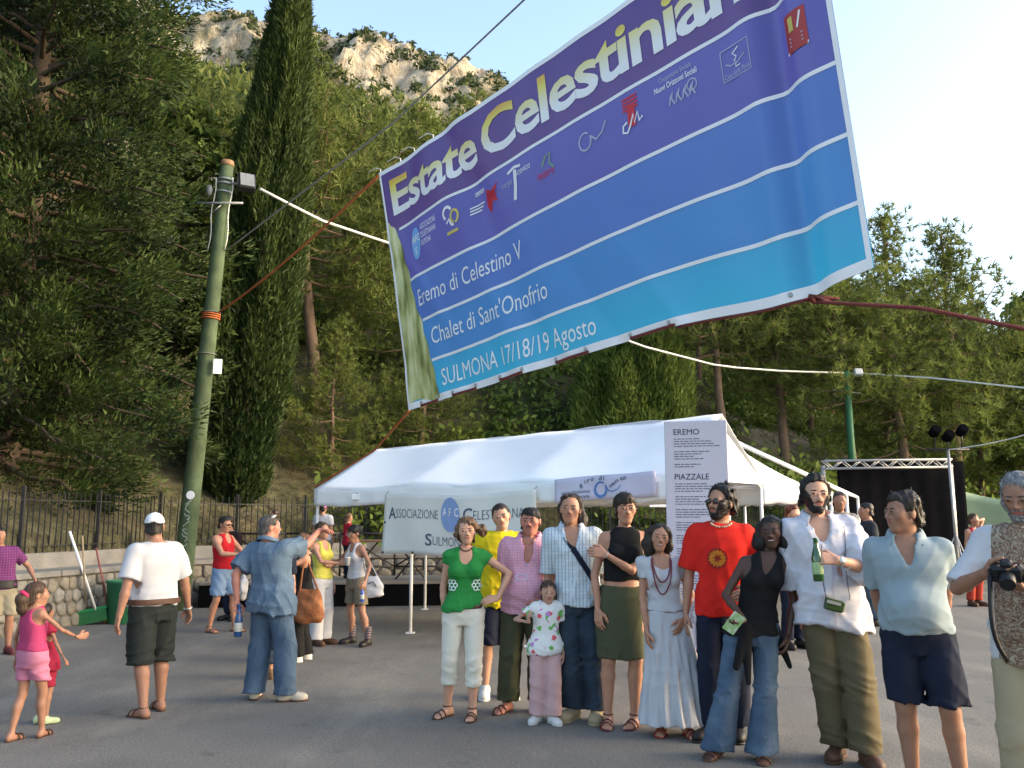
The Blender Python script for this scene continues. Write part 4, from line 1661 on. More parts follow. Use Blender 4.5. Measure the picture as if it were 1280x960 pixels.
banner_text('scenico', .398, .438, .672, .024, WHITE_PRINT, 0, 0, 'logo_lettering')
bstroke([(2.82, 2.02), (2.88, 2.10), (2.95, 2.12), (2.93, 2.02), (2.99, 1.95)], .025, M_GRN)
banner_text('teatro', .452, .492, .612, .03, M_RED, 0, 0, 'logo_lettering')
lp = np.concatenate([ring_pts(3.44, 2.02, .075, .9, 6.7, 26, .085), [(3.58, 1.99), (3.66, 2.03), (3.72, 2.12)]])
bstroke(lp, .018, M_GRY)
for k in range(4):
    bstroke([(3.94, 2.20 - k * .035), (4.02, 2.20 - k * .035), (4.12, 2.20 - k * .035)], .020, M_RED)
brect(3.99, 1.92, 4.08, 2.13, M_RED)
bstroke([(3.98, 1.98), (3.93, 1.96), (3.92, 1.90), (3.97, 1.88), (4.01, 1.93), (4.06, 2.03), (4.06, 1.94), (4.11, 2.03), (4.12, 1.94), (4.16, 1.97)], .020, WHITE_PRINT, off=.012)
banner_text('Cooperativa Sociale', .722, .782, .700, .016, M_GRY, 0, 0, 'logo_lettering')
banner_text('Nuovi Orizzonti Sociali', .712, .790, .676, .018, WHITE_PRINT, .012, 0, 'logo_lettering')
for k in range(4):
    x0 = 4.46 + k * .075
    bstroke([(x0, 1.93), (x0 + .02, 2.0), (x0 + .05, 2.04), (x0 + .03, 1.98), (x0 + .06, 1.92)], .016, M_GRY)
bstroke(ring_pts(4.72, 2.01, .05, 0, 6.28, 18), .012, M_GRY)
bstroke([(5.03, 2.14), (5.32, 2.14), (5.32, 1.88), (5.03, 1.88), (5.03, 2.14)], .010, M_GRY)
bstroke([(5.22, 2.11), (5.15, 2.08), (5.19, 2.04), (5.16, 2.01)], .013, WHITE_PRINT)
bstroke([(5.07, 2.02), (5.12, 1.99), (5.20, 1.99), (5.28, 2.03)], .011, M_GRY)
bstroke([(5.18, 2.0), (5.17, 1.96), (5.22, 1.96)], .011, WHITE_PRINT)
banner_text('Casa della Pace', .832, .876, .612, .014, M_GRY, 0, 0, 'logo_lettering')
brect(5.64, 1.82, 5.85, 2.13, mat('print_rust', (.40, .05, .05), .5, .05, 5, 0))
banner_text('1', .938, .946, .640, .036, M_YEL, .03, 0, 'logo_lettering', off=.012)
bstroke([(5.77, 1.98), (5.81, 2.10)], .016, WHITE_PRINT, off=.012)
for k in range(3):
    bstroke([(5.68, 1.93 - k * .03), (5.81, 1.93 - k * .03)], .011, M_GRY, off=.012)
bstroke([(5.64, 1.83), (5.85, 1.83)], .024, WHITE_PRINT, off=.012)
# reinforced hem: rope showing through eyelets along the bottom
uu = [.045, .10, .15, .215, .29, .355, .43, .505, .60, .68, .885]
for a, b in ((.045, .10), (.15, .215), (.29, .355), (.43, .51), (.60, .69)):
    t = np.linspace(a, b, 10)
    MB().tube(np.array([BB(u, .004, .02) for u in t]), .016, 6).build('hem_rope', RED_ROPE, bigb)
t = np.linspace(.69, .905, 14)
MB().tube(np.array([BB(u, -.004, -.015) for u in t]), .014, 6).build('hem_rope', RED_ROPE, bigb)
for u in uu:
    MB().lathe([(.016, -.004), (.022, 0), (.016, .006)], BB(u, .016, .012), 10, rotx(math.pi / 2) ).build('eyelet', GALV, bigb)
kn = BB(.905, -.006, 0)
mb = MB()
for k in range(7):
    mb.tube([kn + V3(.03 * math.sin(k * 2), -.03 * math.cos(k * 3), -.02 * k % .05), kn + V3(.05 + .03 * k, .02 * math.sin(k), -.01 - .02 * math.cos(k * 1.7)), kn + V3(.03 * k, .03, .02 * math.sin(k * 2.2))], .014, 5)
mb.build('knot', RED_ROPE, bigb)
for u in (.005, .065, .115, .18):
    p = BB(u, .995, 0)
    MB().tube([p, p + V3(-.02, .1, .10), p + V3(-.10, .2, .16), p + V3(-.22, .35, .16)], .006, 5).build('loose_tie', WHITE_CABLE, bigb)

cable('rope', 'orange rope tying the top left corner of the big banner to the pole', [cp(.655, .16, -.05), bTL], .016, ORANGE_CORD, 'rope', .10)
cable('rope', 'brown rope from the bottom left banner corner down to the tent corner', [bBL, at(468, 563, 12.6), tp_(0, -.02, EAVE + .02)], .014, ORANGE_CORD, 'rope')
cable('rope', 'thick red rope pulling the bottom right of the big banner rightwards', [kn + V3(.05, 0, -.02), at(1150, 385, 6.6), at(1290, 413, 6.3)], .017, RED_ROPE, 'rope')

# ------------------------------------------------------------------ black backdrop, truss, light stand, tarp
bd = thing('stage_backdrop', 'large black stage backdrop hanging under a metal truss', 'backdrop', (8.6, 20.2, 0))
q0, q1 = at(1046, 577, 19.8), at(1204, 577, 20.6)
P = np.zeros((40, 8, 3))
for i in range(40):
    for j in range(8):
        f = i / 39
        p = q0 + (q1 - q0) * f
        P[i, j] = (p[0], p[1] + .012 * math.sin(i * 1.1), .05 + (p[2] - .05) * j / 7)
o = MB().sheet(P).build('cloth', BLACK, bd)
o.modifiers.new('t', 'SOLIDIFY').thickness = .01
tr0, tr1 = at(1030, 576, 19.4), at(1190, 574, 20.0)
trs = thing('lighting_truss', 'silver lattice truss along the top of the black backdrop', 'truss', (tr0[0], tr0[1], 0))
ALU = mat('aluminium', (.36, .36, .35), .4, .1, 9, .05, 50, metal=.3)
td_ = tr1 - tr0
for dz, dy in ((0, 0), (-.17, 0), (0, .17), (-.17, .17)):
    MB().bar(tr0 + V3(0, dy, dz), tr1 + V3(0, dy, dz), .024, 8).build('chord', ALU, trs)
for k in range(14):
    a = tr0 + td_ * k / 14
    b = tr0 + td_ * (k + 1) / 14
    for dy in (0, .17):
        MB().bar(a + V3(0, dy, -.17 if k % 2 else 0), b + V3(0, dy, 0 if k % 2 else -.17), .013, 6).build('lacing', ALU, trs)
for p in (tr0, tr1):
    MB().bar(V3(p[0], p[1] + .09, 0), p + V3(0, .09, -.1), .045, 10).build('tower_leg', ALU, trs)
ls = thing('light_stand', 'silver tripod stand with stage lamps right of the backdrop', 'light stand', (9.7, 18.9, 0))
lt = at(1185, 562, 18.8)
lb = V3(lt[0] + .03, 18.8, 0)
MB().tube([lb + V3(0, 0, .35), lt], .030, 10).build('mast', ALU, ls)
for k in range(3):
    a = k * 2.094 + .4
    f = lb + V3(.62 * math.cos(a), .62 * math.sin(a), .02)
    MB().bar(lb + V3(0, 0, 1.25), f, .017, 8).build('leg', ALU, ls)
    MB().bar(lb + V3(0, 0, .5), (lb + V3(0, 0, 1.25)) * .4 + f * .6, .011, 6).build('brace', ALU, ls)
MB().bar(lt + V3(-.45, 0, 0), lt + V3(.45, 0, 0), .022, 8).build('tee_bar', STEEL, ls)
for dx, dz in ((-.28, .38), (.0, .28), (.30, .40)):
    c = lt + V3(dx, -.05, dz)
    o = MB().lathe([(.07, -.13), (.10, -.10), (.11, .10), (.08, .13)], (0, 0, 0), 14, rotx(1.1)).build('lamp_can', BLACK, ls, local=True)
    o.location = tuple(c - np.array(ls.location))
    MB().bar(c, lt + V3(dx, 0, 0), .014, 6).build('yoke', STEEL, ls)
cable('guy_rope', 'pale guy rope from the light stand top towards the right edge', [lt, at(1300, 538, 17.0)], .012, WHITE_CABLE, 'rope', .05)
tp = thing('tarpaulin', 'pale green tarpaulin awning beyond the grey bearded man', 'tarpaulin', (11.5, 21.5, 0))
P = np.zeros((16, 12, 3))
for i in range(16):
    for j in range(12):
        f, h_ = i / 15, j / 11
        x = 10.9 + f * 3.2
        P[i, j] = (x, 21.8 + .9 * (1 - h_) + .08 * math.sin(f * 9), .15 + h_ * (2.15 - .35 * f) - .16 * math.sin(f * math.pi) * h_)
o = MB().sheet(P).build('sheet', mat('pale_green_tarp', (.30, .40, .26), .6, .1, 3, .4, 4), tp)
o.modifiers.new('t', 'SOLIDIFY').thickness = .006
for x in (10.9, 14.1):
    MB().bar((x, 21.8, 0), (x, 21.8, 2.35 - .11 * (x - 10.9)), .025, 8).build('pole', ALU, tp)

# ------------------------------------------------------------------ broom, sticks and green bin by the wall
bc = on_ground(106, 781)
br = thing('push_broom', 'green push broom with white handle leaning on the stone wall', 'broom', tuple(bc))
hd = unit(at(130, 775, bc[1]) - at(80, 782, bc[1]))
R_ = np.stack([unit(V3(.93, .25, .2)), unit(V3(-.25, .96, 0)), unit(V3(-.2, -.05, .97))], 1)
MB().box(bc + V3(0, 0, .20), (.62, .11, .05), R_, .012).build('head', mat('green_plastic', (.02, .18, .06), .45, .1, 8, .05), br)
MB().box(bc + V3(.01, 0, .095), (.60, .13, .17), R_).build('bristles', mat('green_bristles', (.025, .13, .05), .9, .4, 60, .9, 120), br)
MB().tube([bc + V3(.15, .0, .22), at(87, 664, bc[1] - .30)], .020, 8).build('handle', WHITE_PAINT, br)
yb = thing('hand_brush', 'small yellow brush lying beside the green bin', 'brush', tuple(on_ground(133, 779)))
yc = on_ground(133, 779)
MB().box(yc + V3(0, 0, .06), (.26, .10, .11), rotz(.2) @ roty(.3), .03).build('bristles', mat('yellow_bristles', (.45, .27, .03), .8, .2, 40, .6), yb)
MB().tube([yc + V3(.05, 0, .10), at(120, 685, yc[1] - .1)], .014, 8).build('handle', mat('red_stick', (.22, .06, .05), .7, .15, 9, .1), yb)
pk = thing('wooden_stick', 'thin wooden stick leaning on the wall behind the broom', 'stick', tuple(on_ground(112, 778)))
MB().tube([on_ground(112, 778) + V3(0, -.1, 0), at(103, 670, 13.1)], .013, 8).build('shaft', mat('pale_wood', (.33, .25, .16), .8, .2, 12, .2), pk)
gb = thing('rubbish_bin', 'round green plastic bin standing against the stone wall', 'bin', tuple(on_ground(153, 779)))
GP = mat('green_plastic', (.02, .18, .06))
GP2 = mat('dull_green_plastic', (.025, .135, .065), .5, .12, 5, .05)
MB().lathe([(.20, 0), (.21, .01), (.26, .60), (.275, .61), (.275, .64), (.25, .645), (.245, .60), (.19, .05)], (0, 0, 0), 24).build('barrel', GP2, gb, local=True)
MB().lathe([(.243, .59), (.16, .61), (.0, .62)], (0, 0, 0), 20).build('bin_liner', BLACK, gb, local=True)
# ------------------------------------------------------------------ people: bodies grown from one continuous distance field
class Shape:
    def __init__(self):
        self.p = []

    def cone(self, a, b, ra, rb, k=.02, op='u', sq=None):
        """tapered rounded limb from a to b"""
        a, b = np.asarray(a, float), np.asarray(b, float)
        m = max(ra, rb)
        lo, hi = np.minimum(a, b) - m, np.maximum(a, b) + m
        ba = b - a
        bb = max(ba @ ba, 1e-9)

        def f(x, y, z):
            h = np.clip(((x - a[0]) * ba[0] + (y - a[1]) * ba[1] + (z - a[2]) * ba[2]) / bb, 0, 1)
            return np.sqrt((x - a[0] - h * ba[0]) ** 2 + (y - a[1] - h * ba[1]) ** 2 + (z - a[2] - h * ba[2]) ** 2) - (ra + h * (rb - ra))
        self.p.append((f, lo, hi, k, op))
        return self

    def chain(self, pts, rad, k=.02, op='u'):
        for i in range(len(pts) - 1):
            self.cone(pts[i], pts[i + 1], rad[i], rad[i + 1], k, op)
        return self

    def ell(self, c, r, R=None, k=.02, op='u'):
        c, r = np.asarray(c, float), np.asarray(r, float)
        R = np.eye(3) if R is None else np.asarray(R)
        m = r.max()

        def f(x, y, z):
            dx, dy, dz = x - c[0], y - c[1], z - c[2]
            qx = R[0, 0] * dx + R[1, 0] * dy + R[2, 0] * dz
            qy = R[0, 1] * dx + R[1, 1] * dy + R[2, 1] * dz
            qz = R[0, 2] * dx + R[1, 2] * dy + R[2, 2] * dz
            k0 = np.sqrt((qx / r[0]) ** 2 + (qy / r[1]) ** 2 + (qz / r[2]) ** 2)
            k1 = np.sqrt((qx / r[0] ** 2) ** 2 + (qy / r[1] ** 2) ** 2 + (qz / r[2] ** 2) ** 2) + 1e-6
            return k0 * (k0 - 1) / k1
        self.p.append((f, c - m, c + m, k, op))
        return self

    def loft(self, z, a, b, cx, cy, k=.02, op='u', off=0.0, power=2.3, ripple=None):
        """stack of rounded sections: half width a, half depth b, centre (cx, cy) at each height z"""
        z, a, b, cx, cy = [np.asarray(q, float) for q in (z, a, b, cx, cy)]
        m = max(a.max(), b.max()) + off + .06
        lo = np.array([cx.min() - m, cy.min() - m, z[0]])
        hi = np.array([cx.max() + m, cy.max() + m, z[-1]])

        def f(X, Y, Z):
            A, B = np.interp(Z, z, a) + off, np.interp(Z, z, b) + off
            x, y = X - np.interp(Z, z, cx), Y - np.interp(Z, z, cy)
            q = (np.abs(x / A) ** power + np.abs(y / B) ** power) ** (1 / power) + 1e-6
            r = np.sqrt(x * x + y * y)
            if ripple is not None:
                r_ = ripple(np.arctan2(y, x), Z)
            else:
                r_ = 0
            d = r * (1 - 1 / q)
            d = np.where(r < 1e-4, -np.minimum(A, B), d) - r_
            cap = np.maximum(z[0] - Z, Z - z[-1])
            return np.maximum(d, cap)
        self.p.append((f, lo, hi, k, op))
        return self

    def fn(self, f, lo, hi, k=.01, op='u'):
        self.p.append((f, np.asarray(lo, float), np.asarray(hi, float), k, op))
        return self

    def bounds(self):
        u = [q for q in self.p if q[4] == 'u']
        return np.min([q[1] for q in u], 0), np.max([q[2] for q in u], 0)

    def field(self, lo, hi, h, noise=None):
        n = np.maximum(np.ceil((hi - lo) / h).astype(int) + 1, 2)
        ax = [(lo[i] + h * np.arange(n[i])).astype(np.float32) for i in range(3)]
        D = np.full(n, .5, np.float32)
        for f, a, b, k, op in self.p:
            mg = k + 2.5 * h + .012
            i0 = np.maximum(np.floor((a - mg - lo) / h).astype(int), 0)
            i1 = np.minimum(np.ceil((b + mg - lo) / h).astype(int) + 1, n)
            if np.any(i1 <= i0): continue
            sl = tuple(slice(i0[j], i1[j]) for j in range(3))
            x = ax[0][sl[0]][:, None, None]
            y = ax[1][sl[1]][None, :, None]
            z = ax[2][sl[2]][None, None, :]
            d = f(x, y, z)
            c = D[sl]
            if op == 'u':
                hh = np.maximum(k - np.abs(c - d), 0) / k
                D[sl] = np.minimum(c, d) - hh * hh * k * .25
            elif op == 'paint':                       # plain add, for wrinkles
                D[sl] = c + d
            else:
                d = -d
                hh = np.maximum(k - np.abs(c - d), 0) / k
                D[sl] = np.maximum(c, d) + hh * hh * k * .25
        if noise is not None:
            band = np.abs(D) < .05
            ii = np.nonzero(band)
            D[ii] += noise(ax[0][ii[0]], ax[1][ii[1]], ax[2][ii[2]])
        return D

    def surf(self, h, noise=None, lo=None, hi=None):
        l0, h0 = self.bounds()
        pad = 2.5 * h + (.02 if noise else 0) + .012
        lo = l0 - pad if lo is None else np.maximum(np.asarray(lo, float), l0 - pad)
        hi = h0 + pad if hi is None else np.minimum(np.asarray(hi, float), h0 + pad)
        return surface_nets(self.field(lo, hi, h, noise), lo, h)


def surface_nets(D, lo, h):
    S = D < 0
    nx, ny, nz = D.shape
    c = [S[i:nx - 1 + i, j:ny - 1 + j, k:nz - 1 + k] for i in (0, 1) for j in (0, 1) for k in (0, 1)]
    cnt = sum(q.astype(np.int8) for q in c)
    act = np.nonzero((cnt > 0) & (cnt < 8))
    N = len(act[0])
    if N == 0:
        return np.zeros((0, 3)), np.zeros((0, 4), int)
    idx = np.full(cnt.shape, -1, np.int32)
    idx[act] = np.arange(N)
    offs = [(i, j, k) for i in (0, 1) for j in (0, 1) for k in (0, 1)]
    val = np.stack([D[act[0] + i, act[1] + j, act[2] + k] for i, j, k in offs], 1)
    acc = np.zeros((N, 3))
    w = np.zeros(N)
    for a in range(8):
        for b in range(a + 1, 8):
            d = [offs[b][q] - offs[a][q] for q in range(3)]
            if sum(abs(q) for q in d) != 1: continue
            va, vb = val[:, a], val[:, b]
            m = (va < 0) != (vb < 0)
            t = np.where(m, va / np.where(m, va - vb, 1), 0)
            p = np.array(offs[a])[None, :] + t[:, None] * np.array(d)[None, :]
            acc += np.where(m[:, None], p, 0)
            w += m
    V = (np.stack(act, 1) + acc / w[:, None]) * h + lo
    F = []
    for axis in range(3):
        a0 = [slice(None)] * 3
        a1 = [slice(None)] * 3
        a0[axis], a1[axis] = slice(0, -1), slice(1, None)
        s0, s1 = S[tuple(a0)], S[tuple(a1)]
        ch = s0 != s1
        o1, o2 = (axis + 1) % 3, (axis + 2) % 3
        ii = np.array(np.nonzero(ch))
        ok = (ii[o1] > 0) & (ii[o2] > 0) & (ii[o1] < idx.shape[o1]) & (ii[o2] < idx.shape[o2])
        ii = ii[:, ok]

        def cell(d1, d2):
            q = ii.copy()
            q[o1] += d1
            q[o2] += d2
            return idx[q[0], q[1], q[2]]
        quad = np.stack([cell(-1, -1), cell(0, -1), cell(0, 0), cell(-1, 0)], 1)
        fl = s0[ii[0], ii[1], ii[2]]
        quad[~fl] = quad[~fl][:, ::-1]
        F.append(quad)
    F = np.concatenate(F)
    F = F[(F >= 0).all(1)]
    return V, F


def cull(V, F, keep):
    F = F[keep(V[F].mean(1))]
    used = np.unique(F)
    m = np.full(len(V), -1)
    m[used] = np.arange(len(used))
    return V[used], m[F]


def merge(parts):
    n = 0
    vs, fs = [], []
    for V, F in parts:
        vs.append(V)
        fs.append(F + n)
        n += len(V)
    return np.concatenate(vs), np.concatenate(fs)


def wob(f, amp, seed=0, stretch=(1, 1, 1)):
    """cheap lumpy noise used for curls and cloth folds"""
    r = np.random.default_rng(seed)
    K = r.normal(size=(5, 3))
    K = K / np.linalg.norm(K, axis=1, keepdims=True) * f * r.uniform(.7, 1.4, (5, 1)) * np.array(stretch)
    ph = r.uniform(0, 6.28, 5)
    L = r.normal(size=(3, 3)) * f * .25

    def g(x, y, z):
        wx = np.sin(L[0, 0] * x + L[0, 1] * y + L[0, 2] * z)
        s = 0
        for k, p in zip(K, ph):
            s = s + np.sin(k[0] * x + k[1] * y + k[2] * z + p + 1.2 * wx)
        return (amp / 2.2) * s
    return g


def creases(f, amp, seed=0, stretch=(1, 1, 1), n=4):
    """sharp-edged cloth folds that come and go"""
    r = np.random.default_rng(seed)
    K = r.normal(size=(n, 3)) * np.array(stretch)
    K = K / np.linalg.norm(K, axis=1, keepdims=True) * f * r.uniform(.7, 1.3, (n, 1))
    M = r.normal(size=(n, 3)) * f * .22
    ph = r.uniform(0, 6.28, (n, 3))

    def g(x, y, z):
        s = 0
        for k, m, p in zip(K, M, ph):
            w = 1.1 * np.sin(m[1] * x + m[2] * y + m[0] * z + p[2])
            rid = 1 - np.abs(np.sin(k[0] * x + k[1] * y + k[2] * z + p[0] + w))
            mask = np.clip(.55 + .75 * np.sin(m[0] * x + m[1] * y + m[2] * z + p[1]), 0, 1)
            s = s + rid * rid * mask
        return -amp * (s * .8 - .45)
    return g


def ik(a, t, l1, l2, pole):
    a, t = np.asarray(a, float), np.asarray(t, float)
    d = t - a
    L = np.linalg.norm(d)
    if L > (l1 + l2) * .995:
        t = a + d / L * (l1 + l2) * .995
        L = (l1 + l2) * .995
    u = unit(t - a)
    x = (l1 * l1 - l2 * l2 + L * L) / (2 * L)
    hgt = math.sqrt(max(l1 * l1 - x * x, 0))
    p = np.asarray(pole, float)
    p = unit(p - u * (p @ u))
    return a + u * x + p * hgt, t


# ---- skin and eyes
def skin(name, c):
    return mat('skin_' + name, c, .5, .10, 14, .12, 150, spec=.35, sss=.06)


SKIN = {'light': skin('light', (.50, .27, .18)), 'tan': skin('tan', (.40, .20, .125)), 'red': skin('red', (.44, .18, .125)),
        'brown': skin('brown', (.30, .15, .095)), 'dark': skin('dark', (.075, .035, .024)), 'child': skin('child', (.47, .26, .18))}
LIPS = {'light': mat('lips_light', (.36, .11, .09), .45, .05, 9, 0), 'dark': mat('lips_dark', (.10, .03, .03), .45, .05, 9, 0)}
EYE_W = mat('eye_white', (.24, .21, .19), .3, .03, 9, 0)
EYE_D = mat('eye_iris', (.025, .016, .012), .25, .05, 9, 0)
TEETH = mat('teeth', (.72, .70, .66), .4, .03, 9, 0)


def hair_mat(name, c):
    m = mat(name, c, .5, .3, 40, 0, spec=.3)
    n, l, b = nodes_of(m)
    mp = n.new('ShaderNodeMapping')
    mp.inputs['Scale'].default_value = (150, 150, 22)
    tc = n.new('ShaderNodeTexCoord')
    l.new(tc.outputs['Object'], mp.inputs[0])
    no = n.new('ShaderNodeTexNoise')
    no.inputs['Scale'].default_value = 1.0
    no.inputs['Detail'].default_value = 4
    l.new(mp.outputs[0], no.inputs['Vector'])
    mix = n['Mix']
    r = n.new('ShaderNodeMapRange')
    r.inputs[1].default_value, r.inputs[2].default_value = .35, .68
    l.new(no.outputs['Fac'], r.inputs[0])
    l.new(r.outputs[0], mix.inputs[0])
    mix.inputs[6].default_value = (*(np.array(c) * .45), 1)
    mix.inputs[7].default_value = (*(np.array(c) * 1.45 + .002), 1)
    bp = n.new('ShaderNodeBump')
    bp.inputs['Strength'].default_value = .4
    bp.inputs['Distance'].default_value = .006
    l.new(no.outputs['Fac'], bp.inputs['Height'])
    l.new(bp.outputs[0], b.inputs['Normal'])
    return m


HAIR = {k: hair_mat('hair_' + k, c) for k, c in
        {'black': (.013, .011, .010), 'dark': (.024, .016, .012), 'brown': (.060, .034, .020), 'light': (.15, .085, .045), 'grey': (.20, .195, .19), 'red': (.12, .03, .015), 'salt': (.075, .07, .066)}.items()}
LEATHER = mat('brown_leather', (.075, .035, .02), .6, .25, 14, .3, 60)
BLACK_LEATHER = mat('black_leather', (.014, .012, .012), .5, .2, 14, .2, 60)
GLASS_D = mat('dark_lens', (.008, .008, .010), .15, .05, 9, 0, spec=.6)


def cloth_mat(name, c, var=.10, rough=.85, bump=.35, vs=7):
    return mat(name, c, rough, var, vs, bump * .6, 240, spec=.12)


def hand_shape(sh, w, d, nrm, s, curl=.35, thumb=1.0, side=1, spread=.12):
    """palm, four fingers of unequal length and a thumb; d points to the fingers, nrm out of the palm"""
    d = unit(d)
    nrm = unit(np.asarray(nrm, float) - d * np.dot(nrm, d))
    e = np.cross(d, nrm) * side                 # towards the thumb side
    q = s / 1.75
    tips = []
    for i, (off, L) in enumerate(((.030, .072), (.010, .080), (-.010, .074), (-.029, .058))):
        k = w + d * (.088 - .006 * abs(i - 1)) * q + e * off * q
        sh.cone(w + d * .012 * q + e * off * .6 * q, k, .0135 * q, .0115 * q, .012)
        p = k
        a = curl * .8
        for j, f in enumerate((.45, .32, .23)):
            sp = (1.5 - i) * spread * .25
            dd = unit(d * math.cos(a) + nrm * math.sin(a) + e * sp)
            n = p + dd * L * f * q
            sh.cone(p, n, (.0098 - .0012 * j) * q, (.0090 - .0014 * j) * q, .004)
            p = n
            a += curl
        tips.append(p)
    b = w + d * .025 * q + e * .026 * q
    t1 = b + unit(d * .75 + e * .75 + nrm * .35 * thumb) * .040 * q
    t2 = t1 + unit(d * .95 + e * .15 + nrm * .5 * thumb) * .032 * q
    t3 = t2 + unit(d * 1.0 + nrm * .55 * thumb - e * .05) * .024 * q
    sh.chain([b, t1, t2, t3], [.0155 * q, .012 * q, .0105 * q, .008 * q], .008)
    return w + d * .095 * q + nrm * .025 * q


MALE = dict(z=[.455, .50, .545, .585, .62, .68, .745, .79, .822, .846], a=[.070, .090, .093, .088, .084, .092, .104, .102, .080, .040], b=[.052, .064, .065, .060, .057, .062, .068, .061, .049, .038])
FEM = dict(z=[.455, .50, .545, .585, .62, .68, .745, .79, .822, .846], a=[.074, .098, .097, .083, .072, .078, .088, .086, .066, .036], b=[.054, .066, .065, .056, .050, .055, .058, .053, .044, .034])


def zline(y, pts):
    return np.interp(y, [p[0] for p in pts], [p[1] for p in pts])


